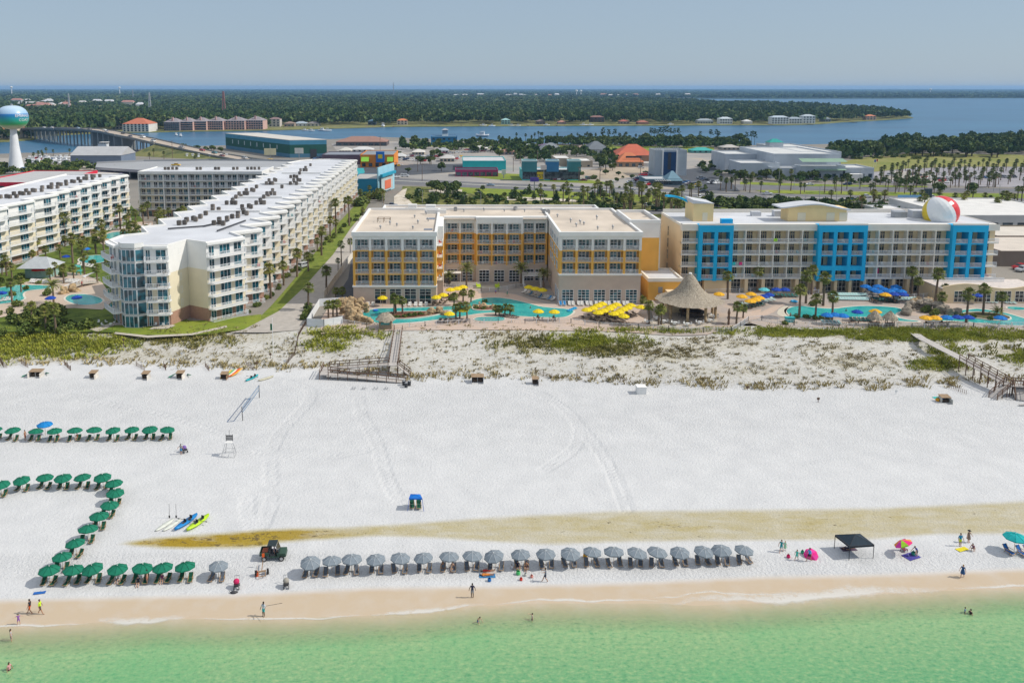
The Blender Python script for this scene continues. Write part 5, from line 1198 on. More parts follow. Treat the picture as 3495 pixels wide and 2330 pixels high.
CC={'white':(.75,.75,.74,1),'black':(.015,.015,.018,1),'silver':(.42,.44,.46,1),'grey':(.16,.17,.18,1),'red':(.42,.02,.025,1),'blue':(.03,.12,.30,1),'navy':(.015,.03,.09,1),'maroon':(.16,.015,.03,1),'yellow':(.75,.45,.01,1),'teal':(.03,.25,.30,1),'orange':(.75,.22,.02,1),'pale blue':(.30,.42,.52,1),'green':(.03,.12,.06,1)}
def car(kind,color,x,y,rz,where,z=None,cat=None,group=None):
 X,Y,Z=PX(x,y,LZ+.06 if z is None else z); o=dup(CARS[kind],(X,Y,Z),math.radians(rz),f'{color} {kind} {where}',group,color=CC[color]); o['category']={'pickup':'pickup truck','van':'van'}.get(kind,'car') if not cat else cat; return o
BR=random.Random(12)
def row(src,chair,pts,lab,clab,grp,cgrp,k=None,s=1.,n2=2,names=None):
 for i,p in enumerate(pts):
  X,Y,Z=G(*p); nm=names[i] if names else nth(i)
  rz_=BR.uniform(0,.78); dup(src,(X,Y,Z),rz_,lab.format(nm),grp,s=s*BR.uniform(.96,1.05)).rotation_euler=(BR.gauss(0,.06),BR.gauss(0,.06),rz_)
  for j in range(n2):
   sx=(-.62,.62)[j]+BR.uniform(-.1,.1); xx,yy=X+sx,Y-.25+BR.uniform(-.25,.15)
   dup(chair,(xx,yy,gz(xx,yy)),BR.uniform(-.25,.25),clab.format(('left','right')[j],nm),cgrp,s=.82)
r1=[q('c1',x,y) for x,y in ((-35,905),(122,912),(318,920),(490,918),(668,915),(838,912),(1018,912),(1182,905),(1342,905),(1488,905))]
row(U_green,L_green,r1,'green beach umbrella, {} from the edge in the row beside the lifeguard chair','dark green lounger, {} one under the {} umbrella of the lifeguard chair row','green umbrellas in the far row','green loungers in the far row')
r2=[q0(*p) for p in ((12,190),(170,150),(330,135),(468,138),(612,135),(758,135))]
row(U_green,L_green,r2,'green beach umbrella, {} along the middle row that ends at the bend','dark green lounger, {} one under the {} umbrella of the middle row','green umbrellas in the middle row','green loungers in the middle row')
r3=[q0(*p) for p in ((842,180),(848,252),(802,342),(730,430),(646,528),(562,628),(460,728))]
row(U_green,L_green,r3,'green beach umbrella, {} down the slanting line toward the sea','dark green lounger, {} one under the {} umbrella of the slanting line','green umbrellas in the slanting line','green loungers in the slanting line')
r4=[q0(*p) for p in ((365,832),(540,828),(696,818),(868,820),(1038,818),(1200,813),(1365,808))]
row(U_green,L_green,r4,'green beach umbrella, {} from the corner in the row close to the sea','dark green lounger, {} one under the {} green umbrella close to the sea','green umbrellas in the sea row','green loungers in the sea row')
row(U_gray,L_gray,[q0(1603,796)],'lone grey beach umbrella next to the green sea row','slate lounger, {} one under the lone grey umbrella',None,None)
r5=[q('d2',x,y) for x,y in ((680,672),(870,664),(1048,655),(1268,648),(1475,640),(1695,632),(1913,627),(2120,622),(2330,614))]+[q('d3',x,y) for x,y in ((208,606),(428,600),(636,594),(832,578),(1033,588),(1222,592),(1404,586),(1618,584),(1820,574),(1993,568),(2180,562))]
row(U_gray,L_gray,r5,'grey beach umbrella, {} from the utility cart in the long grey row','slate lounger, {} one under the {} grey umbrella of the long row','grey umbrellas in the long row','slate loungers in the long row')
X,Y,Z=GQ('c1',362,905); dup(U_sky,(X+.2,Y+1.2,gz(X,Y)),.3,'bright blue umbrella tilted behind the green far row','blue umbrella',s=1)
X,Y,Z=GQ('d4',2262,478); dup(U_teal,(X,Y,Z),.2,'turquoise beach umbrella beside blue loungers at the far right',None)
for j,(a,b) in enumerate(((-.9,-.3),(.5,-.6),(1.5,-.5))): dup(L_blue,(X+a,Y+b,gz(X,Y)),.3,('left','middle','right')[j]+' blue lounger under the turquoise umbrella','blue loungers')
def P_(k,x,y,label,**kw):
 p=q0(x,y) if k=='0' else q(k,x,y); X,Y,Z=G(*p)
 if Z<0: Z=max(Z,-.55)
 return person(label,(X,Y,Z),**kw)
PI=math.pi
P_('0',222,1058,'person in black shirt and orange shorts walking along the wet sand carrying a board',rz=-PI/2,pose='walk',top=(.03,.03,.04),bottom=(.6,.10,.02),skin=1)
P_('0',296,1060,'person in neon yellow shirt walking on the wet sand',rz=PI/2,pose='walk',top=(.55,.75,.03),bottom=(.08,.06,.05),skin=1,sleeve=True)
P_('0',138,1138,'child in purple swimsuit with blue armbands wading at the edge of the water',rz=.4,pose='wide',h=1.25,top=(.3,.12,.42),bottom=(.3,.12,.42),armL=(-.25,-.05,-.05),armR=(.25,-.05,-.05))
P_('0',84,1266,'person in patterned swimsuit wading knee-deep near the picture edge',rz=2.0,h=1.6,top=(.45,.4,.4),bottom=(.25,.22,.22),long_hair=True,sink=.1)
P_('0',72,1512,'dark-haired person in pink top standing thigh-deep in green water',rz=1.2,h=1.62,top=(.6,.3,.3),bottom=(.12,.03,.05),long_hair=True,skin=1,sink=.2)
P_('0',1080,838,'bare-chested person in salmon shorts standing beside the fifth green sea umbrella',rz=-.9,bottom=(.75,.25,.14),skin=0,armL=(-.2,-.2,-.1))
P_('c1',226,918,'bare-chested person in orange shorts standing by the green far row',rz=PI/2,bottom=(.65,.15,.05),skin=1,pose='wide')
P_('c1',1615,1046,'person in grey shirt and blue shorts pulling a loaded beach cart',rz=PI,top=(.25,.27,.28),bottom=(.01,.25,.5),armR=(.18,.12,-.25))
P_('d2',262,1050,'person in pale long sleeves and aqua shorts fishing at the water edge',rz=-.5,top=(.55,.6,.66),bottom=(.03,.5,.5),sleeve=True,skin=2,armR=(.16,-.18,-.12))
P_('d2',2122,886,'person in navy shirt and grey shorts standing on wet sand facing inland',rz=PI,h=1.82,top=(.03,.03,.07),bottom=(.25,.28,.32),skin=2)
P_('d2',2172,1118,'child in blue shorts bending in the green shallows with an orange toy',rz=.7,pose='bend',h=1.35,bottom=(.02,.15,.3),sink=.15)
P_('d3',305,1100,'child standing waist-deep in green water below the grey row',rz=-1.4,h=1.4,top=(.5,.4,.34),bottom=(.1,.1,.1),sink=.35,armL=(-.1,-.25,.02))
P_('d3',422,742,'person in grey shirt and dark shorts carrying a small child past the grey umbrellas',rz=-PI/2,pose='walk',top=(.16,.2,.25),bottom=(.05,.05,.08),skin=1,armL=(-.05,-.2,-.08),armR=(.02,-.2,-.08))
P_('d3',122,632,'child in white shirt sitting on the sand beside the tenth grey umbrella',rz=2.2,pose='sit',h=1.1,top=(.7,.72,.75),bottom=(.4,.4,.45),sleeve=True)
P_('d4',185,478,'person in teal swimsuit walking with a girl near the algae band',rz=-.6,pose='walk',h=1.66,top=(.02,.28,.30),bottom=(.02,.28,.30),long_hair=True)
P_('d4',218,466,'girl in mint green dress walking behind a person in teal',rz=-.7,pose='walk',h=1.3,top=(.3,.6,.4),bottom=(.3,.6,.4),hair=2,dress=True,long_hair=True)
P_('d4',324,550,'girl in turquoise swimsuit walking near the pink umbrella',rz=-1.0,pose='walk',h=1.4,top=(.03,.45,.36),bottom=(.03,.45,.36),hair=1,long_hair=True)
P_('d4',435,558,'person in light blue shirt and black shorts stooping by the pink umbrella',rz=-1.2,pose='walk',top=(.08,.32,.62),bottom=(.02,.02,.025),sleeve=True,skin=1)
P_('d4',1780,424,'person in blue shirt and lime shorts standing right of the black canopy',rz=.1,top=(.01,.2,.36),bottom=(.5,.62,.02),sleeve=True,skin=1)
P_('d4',1855,392,'person in brown dress and black sun hat standing on the sand',rz=.3,h=1.66,top=(.2,.15,.12),bottom=(.2,.15,.12),dress=True,hat=(.02,.02,.02),armR=(.14,-.1,-.25))
P_('d4',1900,466,'person in plum top crouching by a yellow raft',rz=-1.1,pose='crouch',h=1.6,top=(.2,.1,.14),bottom=(.3,.2,.16))
P_('d4',1802,704,'person in navy cover-up strolling on the wet sand below the raft',rz=-.9,pose='walk',h=1.66,top=(.03,.09,.22),bottom=(.03,.09,.22),dress=True,hair=2,long_hair=True)
P_('d4',1395,515,'person in indigo top bending over beach bags under a striped umbrella',rz=-1.3,pose='bend',h=1.65,top=(.03,.06,.32),bottom=(.2,.2,.22),hair=1)
P_('d4',1822,1046,'child in blue rash vest held in deeper green water',rz=1.0,h=1.2,top=(.02,.2,.4),bottom=(.02,.05,.1),sink=.15)
P_('d4',1872,1058,'dark-haired swimmer shoulder-deep next to a child in blue',rz=-1.3,h=1.6,top=(.05,.03,.03),bottom=(.05,.03,.03),sink=.62)
P_('d3',175,618,'person sitting at the left under the tenth grey umbrella',rz=.1,pose='sit',h=1.6,top=(.02,.02,.05),bottom=(.02,.02,.05),skin=1)
P_('d3',252,622,'person sitting at the right under the tenth grey umbrella',rz=-.2,pose='sit',h=1.6,bottom=(.12,.02,.02),skin=1)
P_('d2',1860,622,'person sitting at the left under the seventh grey umbrella',rz=.1,pose='sit',h=1.6,bottom=(.1,.12,.1),skin=1)
P_('d2',1945,628,'person sitting at the right under the seventh grey umbrella',rz=-.2,pose='sit',h=1.6,bottom=(.4,.1,.02),skin=0)
P_('0',1015,838,'person in dark swimsuit sitting under the fifth green sea umbrella',rz=.2,pose='sit',h=1.6,top=(.03,.03,.04),bottom=(.03,.03,.04))
P_('0',865,812,'person in white shirt sitting under the fourth green sea umbrella',rz=.1,pose='sit',h=1.6,top=(.65,.65,.66),bottom=(.2,.2,.25))
P_('0',1190,815,'person in plum swimsuit sitting under the sixth green sea umbrella',rz=.2,pose='sit',h=1.6,top=(.2,.05,.12),bottom=(.1,.1,.1))
P_('0',700,395,'person in rose shirt sitting under the fourth slanting-line umbrella',rz=.1,pose='sit',h=1.6,top=(.5,.3,.33),bottom=(.3,.1,.12))
P_('c1',520,905,'person in red swimsuit sitting under the fourth far-row umbrella',rz=.2,pose='sit',h=1.6,top=(.5,.06,.05),bottom=(.5,.06,.05))
P_('c1',690,905,'person in orange swimsuit sitting under the fifth far-row umbrella',rz=.2,pose='sit',h=1.6,top=(.6,.15,.05),bottom=(.6,.15,.05))
def lying(k,x,y,rz,label,top,bottom,towel):
 X,Y,Z=GQ(k,x,y); m=MB();
 for i in range(6): m.box(-.95+i*.32,-.95+(i+1)*.32-.002,-.42,.42,.0,.03+.004*(i%2))
 solo('beach_towel',m,mat('towel_%.2f%.2f'%(towel[0],towel[1]),towel,.9,.1,4),label.split(' lying')[0].replace('person','towel under a person'),'towel',(X,Y,Z+.01),rz=rz)
 o=person(label,(0,0,0),top=top,bottom=bottom,skin=1); o.rotation_euler=(0,0,0); o.rotation_euler=(-PI/2,0,rz+PI/2); o.location=(X+.85*math.cos(rz),Y+.85*math.sin(rz),Z+.16)
lying('d2',2262,654,.05,'person in red swimsuit lying on a towel below the grey row',(.55,.04,.03),(.55,.04,.03),(.55,.5,.45)); lying('d2',2255,690,.02,'person in orange swimsuit lying on a blue towel below the grey row',(.6,.2,.03),(.6,.2,.03),(.05,.2,.4))
lying('d4',785,452,.1,'person in dark swimsuit lying on a towel behind the black canopy',(.04,.03,.05),(.04,.03,.05),(.12,.08,.12))
X,Y,Z=GQ('d2',275,1042); m=MB().beam((0,0,1.1),(2.2,-1.2,2.3),.03).beam((0,0,1.1),(-.2,.12,.95),.05); solo('fishing_rod',m,M_dkm,'long dark fishing rod held out over the water edge','fishing rod',(X,Y,Z))
def popup(k,legs,h,nm,lab,M,Mleg,peak=.9,skirt=.25,k_=1.):
 P=[Vector(GQ(k,*p)) for p in legs]; c=sum(P,Vector())/4; root=thing(nm,lab,'canopy',tuple(c)); z0=c.z
 for p in P: MB().beam((p.x,p.y,p.z-.05),(c.x+(p.x-c.x)*k_,c.y+(p.y-c.y)*k_,z0+h),.06).build('leg',Mleg,root)
 m=MB(); T=[(c.x+(p.x-c.x)*k_,c.y+(p.y-c.y)*k_,z0+h) for p in P]; A=(c.x,c.y,z0+h+peak)
 for i in range(4): m.add([T[i],T[(i+1)%4],A],[(0,1,2)]); a,b=T[i],T[(i+1)%4]; m.add([a,b,(b[0],b[1],b[2]-skirt),(a[0],a[1],a[2]-skirt)],[(0,1,2,3)])
 m.build('roof_cloth',M,root); f=MB()
 for i in range(4): f.beam(T[i],T[(i+1)%4],.05); f.beam(T[i],A,.04)
 f.build('frame',Mleg,root); return root
popup('d4',[(790,550),(1005,535),(880,432),(660,442)],1.8,'pop_up_canopy','square black pop-up canopy casting a shadow near the umbrellas',fabric('black',(.02,.035,.05)),M_dkm,.75)
popup('d2',[(1545,112),(1690,114),(1668,66),(1562,62)],1.75,'sun_shelter','small bright blue sun shelter alone on the open sand',fabric('azure',(.008,.16,.55)),mat('blue_pole',(.02,.12,.5),.5),.3,.18,.8)
for a,b,j in ((1585,80,'left'),(1645,82,'right')):
 X,Y,Z=GQ('d2',a,b); dup(L_green,(X,Y,Z),.1,f'{j} green lounger under the small blue sun shelter','loungers under the blue shelter')
def tilted(k,x,y,cols,R,tilt,rz,lab,h=1.5):
 X,Y,Z=GQ(k,x,y); root=thing('tilted_umbrella',lab,'umbrella',(X,Y,Z),rz); M=Matrix.Rotation(tilt,4,'X')
 MB().cyl((0,0,-.1),(0,0,h+.4),.025,.02,6).xf(M).build('pole',M_poleW,root,off=(0,0,0))
 full=canopy(MB(),R,.4,h); n=len(full.f)//8
 for p in range(8):
  mb=MB(); g=p%len(cols); [mb.add([full.v[i] for i in f],[tuple(range(len(f)))]) for f in full.f[p*n:(p+1)*n]]
  o=mb.build('canopy_cloth',fabric('t%d%d%d'%tuple(int(c*99) for c in cols[g]),cols[g]),root,off=(0,0,0)); o.data.transform(M)
 return root
tilted('d4',1330,520,[(.35,.65,.03),(.75,.03,.2),(.75,.25,.05),(.7,.05,.35)],1.1,-.5,.9,'lime, pink and orange striped umbrella leaning over beach bags',1.7)
tilted('d4',450,515,[(.72,.02,.22),(.75,.05,.30)],.85,.8,-.4,'hot pink umbrella tipped toward the sand by the walkers',.45)
def blanket(k,x,y,w,d,col,lab,rz=0.,nm='beach_towel'):
 X,Y,Z=GQ(k,x,y) if k!='0' else G0(x,y); m=MB(); n=8
 v=[(-w/2+w*i/n,-d/2+d*j/n,.02+.05*noise.noise((i*.9,j*.8,X))+.03) for j in range(n+1) for i in range(n+1)]
 m.add(v,[(j*(n+1)+i,j*(n+1)+i+1,(j+1)*(n+1)+i+1,(j+1)*(n+1)+i) for j in range(n) for i in range(n)],0,True)
 return solo(nm,m,fabric('b%d%d%d'%tuple(int(c*99) for c in col),col),lab,'towel',(X,Y,Z),rz=rz)
blanket('d4',1345,518,1.9,1.3,(.07,.06,.3),'indigo towel spread under the leaning striped umbrella',.4)
def bag(k,x,y,col,lab,s=.35,nm='beach_bag'):
 X,Y,Z=GQ(k,x,y); m=MB().lathe([(s*.55,0),(s*.75,.1),(s*.7,s*1.1),(s*.55,s*1.25)],10); m.beam((-s*.4,0,s*1.2),(0,0,s*1.9),.04).beam((0,0,s*1.9),(s*.4,0,s*1.2),.04)
 return solo(nm,m,fabric('g%d%d%d'%tuple(int(c*99) for c in col),col),lab,'bag',(X,Y,Z))
bag('d4',1365,505,(.04,.3,.2),'green beach bag on the indigo towel'); bag('d4',250,528,(.6,.02,.12),'small crimson bucket standing on sand near the walking girl',.3,'bucket'); bag('d4',465,530,(.05,.4,.5),'aqua beach pail beside the pink umbrella',.3,'bucket'); bag('d4',375,490,(.03,.35,.2),'green toy pail left of the pink umbrella',.28,'bucket'); bag('d2',2275,738,(.03,.15,.4),'blue bucket alone on trampled sand below the sunbathers',.3,'bucket'); bag('d3',180,678,(.08,.5,.15),'bright green toy bucket lying among sand toys',.35,'bucket'); bag('d3',205,730,(.6,.05,.03),'red toy bucket among scattered sand toys',.25,'bucket'); bag('d3',300,705,(.65,.25,.2),'salmon toy bucket near the walking man',.25,'bucket'); bag('d3',245,690,(.55,.55,.5),'cream toy bucket among scattered sand toys',.25,'bucket'); bag('d3',776,525,(.7,.35,.02),'orange bag beside the thirteenth grey umbrella',.35)
m=MB(); X,Y,Z=GQ('d4',1270,462); m.box(-.3,.3,-.05,.05,.3,1.5).box(-.3,.3,-.5,.05,.25,.33); m.beam((-.28,-.45,0),(-.28,-.45,.3),.05).beam((.28,-.45,0),(.28,-.45,.3),.05).beam((-.28,.1,0),(-.28,0,.4),.05).beam((.28,.1,0),(.28,0,.4),.05); solo('beach_chair',m,fabric('plum',(.22,.05,.09)),'tall plum beach chair beside the leaning striped umbrella','chair',(X,Y,Z),rz=.4)
def hull(L,W,H,col,open_=False):
 m=MB(); n=12; rows=[]
 for i in range(n+1):
  t=i/n; w=W*(math.sin(math.pi*(.04+.92*t))**.65); y=-L/2+L*t; rk=.12*H*(2*t-1)**4*2
  rows.append([(-w*.15,y,rk),(-w*.5,y,H*.55+rk),(-w*.44,y,H+rk),(0,y,H*1.04+rk),(w*.44,y,H+rk),(w*.5,y,H*.55+rk),(w*.15,y,rk)])
 v=[p for r_ in rows for p in r_]; k=7
 f=[(i*k+j,i*k+(j+1)%k,(i+1)*k+(j+1)%k,(i+1)*k+j) for i in range(n) for j in range(k)]+[tuple(range(k))[::-1],tuple(range(n*k,n*k+k))]
 return m.add(v,f,0,True)
def board(nm,k,x,y,L,W,H,col,rz,lab,cat,kay=False,z=0.,tilt=0.):
 X,Y,Z=GQ(k,x,y) if k!='0' else G0(x,y); root=thing(nm,lab,cat,(X,Y,Z+z),rz); root.rotation_euler=(tilt,0,rz); M=mat('hull_%d%d%d'%tuple(int(c*99) for c in col),col,.35,.12,1.5)
 hull(L,W,H,col).build('hull',M,root,off=(0,0,0))
 if kay:
  for yy in (-.45,.65): MB().box(-.22,.22,yy-.3,yy+.3,H*1.0,H*1.06).box(-.22,.22,yy+.24,yy+.3,H,H+.4).build('seat',M_dkm,root,off=(0,0,0))
  MB().beam((-1.1,-.1,H+.12),(1.1,.25,H+.12),.035).box(-1.35,-1.05,-.18,-.02,H+.1,H+.14).box(1.05,1.35,.17,.33,H+.1,H+.14).build('paddle',M_dkm,root,off=(0,0,0))
 else: MB().box(-.02,.02,L*.38,L*.45,H,H+.02).build('deck_pad',M_steel,root,off=(0,0,0))
 return root
a=lambda p,r:math.atan2(r[1]-p[1],r[0]-p[0])-PI/2
board('kayak','0',1365,398,4.1,1.05,.36,(.01,.20,.50),-.42,'blue kayak with black seats lying on the sand above the algae band','kayak',True)
board('kayak','0',1452,402,4.1,1.05,.36,(.42,.62,.02),-.42,'yellow-green kayak lying beside the blue kayak','kayak',True)
for i,x in enumerate((1208,1262)):
 board('paddle_board','0',x,412,3.2,.8,.12,(.62,.63,.55),-.42,('cream','pale cream')[i]+(' paddle board lying on the sand, farther from the kayaks' if i==0 else ' paddle board lying on the sand, next to the blue kayak'),'paddle board')
 X,Y,Z=G0(x+34-4*i,358); m=MB().beam((0,0,0),(.05,0,2.1),.035).box(-.1,.1,-.02,.02,0,.42); solo('paddle',m,M_dkm,('upright paddle stuck in the sand behind the first cream board','upright paddle stuck in the sand behind the second cream board')[i],'paddle',(X,Y,Z-.05))
for i,(c,nm_) in enumerate((((.72,.50,.03),'yellow'),((.15,.4,.18),'green'),((.72,.68,.55),'cream'),((.65,.1,.03),'red'),((.75,.42,.05),'orange'))):
 board('surfboard','c1',2018+i*24,350-i*4,3.3,.72,.1,c,-.5,f'{nm_} surfboard propped in the fan of boards by the beach hut','surfboard',z=.45,tilt=.22)
board('kayak','c1',2248,372,3.6,.8,.3,(.01,.36,.40),-.45,'teal kayak lying on sand near the dune foot','kayak',True)
board('kayak','c2',282,376,3.4,.7,.28,(.50,.47,.34),-.75,'weathered cream kayak lying below the dune fence','kayak',False)
blanket('0',290,908,1.3,.5,(.02,.12,.4),'blue bodyboard lying on sand near the walkers',.2,'bodyboard')
blanket('d4',1800,456,1.6,.7,(.65,.55,.02),'yellow inflatable raft on the sand beside the crouching person',.35,'beach_raft')
def hut(k,x,y,w,h,d,lab,col=(.60,.56,.50),roof=(.30,.21,.13),doors=1,extra=None,rz=0.):
 X,Y,Z=GQ(k,x,y); root=thing('storage_hut',lab,'beach hut',(X,Y,Z-.08),rz); root.scale=(.82,.82,.82); M=mat('hut_%d'%int(col[0]*99),col,.85,.2,2,rnd=.12); h+=.1
 h*=.78; m=MB(); t=.06
 m.box(-w/2,-w/2+t,-d/2,d/2,0,h); m.box(w/2-t,w/2,-d/2,d/2,0,h); m.box(-w/2+t,w/2-t,d/2-t,d/2,0,h); m.box(-w/2+t,w/2-t,-d/2+.1,d/2-t,0,.12)
 if doors>1: m.box(-t/2,t/2,-d/2+.02,d/2-t,.12,h-.01)
 m.build('wall',M,root,off=(0,0,0)); MB().add([(-w/2-.12,-d/2-.15,h+.02),(w/2+.12,-d/2-.15,h+.02),(w/2+.12,d/2+.15,h+.25),(-w/2-.12,d/2+.15,h+.25),(-w/2-.12,-d/2-.15,h+.1),(w/2+.12,-d/2-.15,h+.1),(w/2+.12,d/2+.15,h+.33),(-w/2-.12,d/2+.15,h+.33)],[(3,2,1,0),(4,5,6,7),(0,1,5,4),(1,2,6,5),(2,3,7,6),(3,0,4,7)]).build('roof',mat('hut_roof_%d'%int(roof[0]*99),roof,.9,.2,2),root,off=(0,0,0))
 for s in ((-1,1) if doors>1 else (1,)): MB().box(s*w/2-(.04 if s>0 else 0),s*w/2+(.04 if s<0 else 0),-d/2-.9,-d/2-.02,.08,h-.1).build('door',M,root,off=(0,0,0))
 MB().box(-w/2+.12,w/2-.25,-d/2+.3,d/2-.2,.13,h*.62).build('stored_canvas',fabric('dim_brown',(.07,.05,.035)),root,off=(0,0,0)); return root
hut('c1',330,346,2.9,1.6,1.5,'double wooden beach storage hut with open doors, first from the picture edge',doors=2); hut('c1',838,358,1.6,1.6,1.5,'single wooden beach storage hut between the double hut and the next'); hut('c1',1305,366,1.6,1.65,1.5,'single wooden beach storage hut with a board leaning at its door'); hut('c1',1612,362,1.7,1.7,1.5,'wooden beach storage hut with green umbrellas heaped against both sides'); hut('c1',2005,366,1.6,1.5,1.4,'brown beach storage hut behind the fan of surfboards',col=(.22,.13,.07))
hut('c2',2168,396,2.8,1.7,1.5,'grey double storage box beyond the boardwalk ramp',col=(.55,.55,.55),roof=(.3,.25,.22),doors=2); hut('c3',330,414,1.4,1.6,1.4,'dark open storage box with boards leaning on it',col=(.42,.38,.36),roof=(.3,.22,.18)); hut('c4',1640,576,1.9,1.5,1.4,'storage box with a teal tarpaulin near the far boardwalk stairs',col=(.5,.5,.46))
X,Y,Z=GQ('c3',1282,512); root=thing('storage_box','plain white storage box alone at the dune edge','storage box',(X,Y,Z-.05)); MB().box(-.85,.85,0,1.6,0,1.35).build('body',M_wht2,root,off=(0,0,0)); MB().box(-.9,.9,-.06,1.66,1.35,1.47).build('lid',M_white,root,off=(0,0,0))
blanket('c4',1585,545,1.5,1.3,(.01,.4,.36),'teal tarpaulin heaped beside the storage box',.2,'tarpaulin'); bag('c4',1580,570,(.7,.33,.02),'orange crate in front of the teal tarpaulin',.45,'crate'); bag('c4',1620,572,(.02,.16,.55),'blue barrel in front of the storage box',.5,'barrel')
for (x,y,rz_,lab) in ((1545,352,.9,'left of the umbrella hut'),(1690,350,-.9,'right of the umbrella hut'),(245,345,.9,'left of the double hut'),(425,335,-.8,'right of the double hut'),(380,0,0,'')):
 if not lab: continue
 X,Y,Z=GQ('c1',x,y); m=MB().cyl((-1.0,0,.12),(1.0,0,.55),.14,.05,8).cyl((-1,0,.12),(-1.25,0,.05),.03,.03,5); solo('folded_umbrella',m,fabric('green',(.008,.165,.095)),'folded green umbrella leaning '+lab,'umbrella',(X,Y,Z),rz=rz_)
X,Y,Z=GQ('c1',2045,1056); lg=thing('lifeguard_chair','tall white metal lifeguard chair standing on the open sand','lifeguard chair',(X,Y,Z)); f=MB()
B_=[(-1.05,-.7,0),(1.05,-.7,0),(.85,1.0,0),(-.85,1.0,0)]; Tp=[(-.5,-.2,2.1),(.5,-.2,2.1),(.45,.45,2.1),(-.45,.45,2.1)]
M_lg=mat('chair_tube',(.42,.42,.42),.5)
for b,t in zip(B_,Tp): MB().beam(b,t,.07).build('leg',M_lg,lg,off=(0,0,0))
for i in range(4): f.beam(B_[i],B_[(i+1)%4],.05); a_,b_=[tuple(lerp(B_[j][k],Tp[j][k],.4) for k in range(3)) for j in (i,(i+1)%4)]; f.beam(a_,b_,.05)
f.build('frame',M_lg,lg,off=(0,0,0)); l=MB()
for i in range(7): t=i/7; l.beam((-.22,lerp(-.75,-.2,t),.3*i+.1),(.22,lerp(-.75,-.2,t),.3*i+.1),.04)
l.beam((-.22,-.78,0),(-.22,-.2,2.1),.04).beam((.22,-.78,0),(.22,-.2,2.1),.04).build('ladder',M_wht2,lg,off=(0,0,0))
MB().box(-.55,.55,-.25,.45,2.1,2.18).build('seat',M_wht2,lg,off=(0,0,0)); s=MB()
for i in range(3): s.box(-.55,.55,.42,.48,2.35+i*.3,2.55+i*.3)
s.box(-.55,-.48,.40,.47,2.18,3.3).box(.48,.55,.40,.47,2.18,3.3).build('backrest',M_dkm,lg,off=(0,0,0)); MB().beam((0,.5,3.1),(0,.5,4.0),.04).build('flag_pole',M_dkm,lg,off=(0,0,0))
A=Vector(GQ('c1',2166,745)); B=Vector(GQ('c1',2314,542)); vb=thing('volleyball_net','blue volleyball net strung between two poles on the sand','volleyball net',tuple(A)); MB().beam((A.x,A.y,A.z-.1),(A.x-.1,A.y,A.z+2.5),.1).build('post',M_dkm,vb); MB().beam((B.x,B.y,B.z-.1),(B.x,B.y,B.z+2.5),.1).build('post',M_dkm,vb)
n_=MB(); U=Vector((0,0,1))
for z in (1.5,2.4): n_.beam(tuple(A+U*z),tuple(B+U*z),.06)
for i in range(28): p=A.lerp(B,i/28); n_.beam(tuple(p+U*1.5),tuple(p+U*2.4),.012)
for z in (1.72,1.95,2.18): n_.beam(tuple(A+U*z),tuple(B+U*z),.012)
n_.build('net',mat('net_blue',(.05,.16,.30),.8),vb)
c=[GQ('c1',*p) for p in ((2025,757),(2085,752),(2235,552),(2190,555))]; m=MB()
for i in range(4): m.beam(Vector(c[i])+U*.04,Vector(c[(i+1)%4])+U*.04,.06)
solo('court_line',m,mat('court_rope',(.05,.12,.25),.8),'thin blue rope outline of the volleyball court on the sand','court line')
X,Y,Z=GQ('d2',352,530); uv=thing('utility_vehicle','dark green open beach utility vehicle with roof parked above the grey row','utility vehicle',(X,Y,Z),PI+.06)
M_ug=mat('utility_green',(.035,.075,.05),.5,.1); MB().box(-1.55,-.55,-.72,.72,.5,.98).add([(-1.6,-.7,.5),(-1.6,.7,.5),(-1.55,.7,.85),(-1.55,-.7,.85)],[(0,1,2,3)]).box(-.55,.5,-.7,.7,.45,.6).build('body',M_ug,uv,off=(0,0,0)); MB().box(.5,1.6,-.75,.75,.72,.8).box(.5,.56,-.75,.75,.8,1.15).box(1.54,1.6,-.75,.75,.8,1.15).box(.56,1.54,-.75,-.69,.8,1.15).box(.56,1.54,.69,.75,.8,1.15).build('cargo_bed',M_ug,uv,off=(0,0,0))
MB().box(-.25,.35,-.65,.65,.6,.85).box(.3,.45,-.65,.65,.85,1.35).build('seat',M_dkm,uv,off=(0,0,0)); MB().box(-.45,.65,-.68,.68,1.92,2.0).build('roof',mat('utility_roof',(.02,.03,.03),.4),uv,off=(0,0,0)); m=MB()
for s in (-.65,.65): m.beam((-.75,s,.95),(-.4,s,1.95),.06); m.beam((.5,s,.8),(.55,s,1.95),.06)
m.build('roll_cage',M_dkm,uv,off=(0,0,0)); MB().add([(-.78,-.6,1.0),(-.78,.6,1.0),(-.46,.6,1.85),(-.46,-.6,1.85)],[(0,1,2,3)]).build('windscreen',M_carg,uv,off=(0,0,0))
for x in (-1.05,1.05):
 for s in (-.72,.72): w=share('wheel',wheel_m,uv,(x,s,.33)); share('rim',rim_m,w)
MB().box(.65,1.35,-.5,.5,.8,1.1).build('cargo',fabric('rust',(.3,.08,.04)),uv,off=(0,0,0))
o=person('person in white shirt driving the dark green utility vehicle',(X+.1,Y-.1,Z+.72),rz=PI/2+.06,pose='sit',h=1.7,top=(.6,.5,.55),bottom=(.1,.1,.12),skin=1)
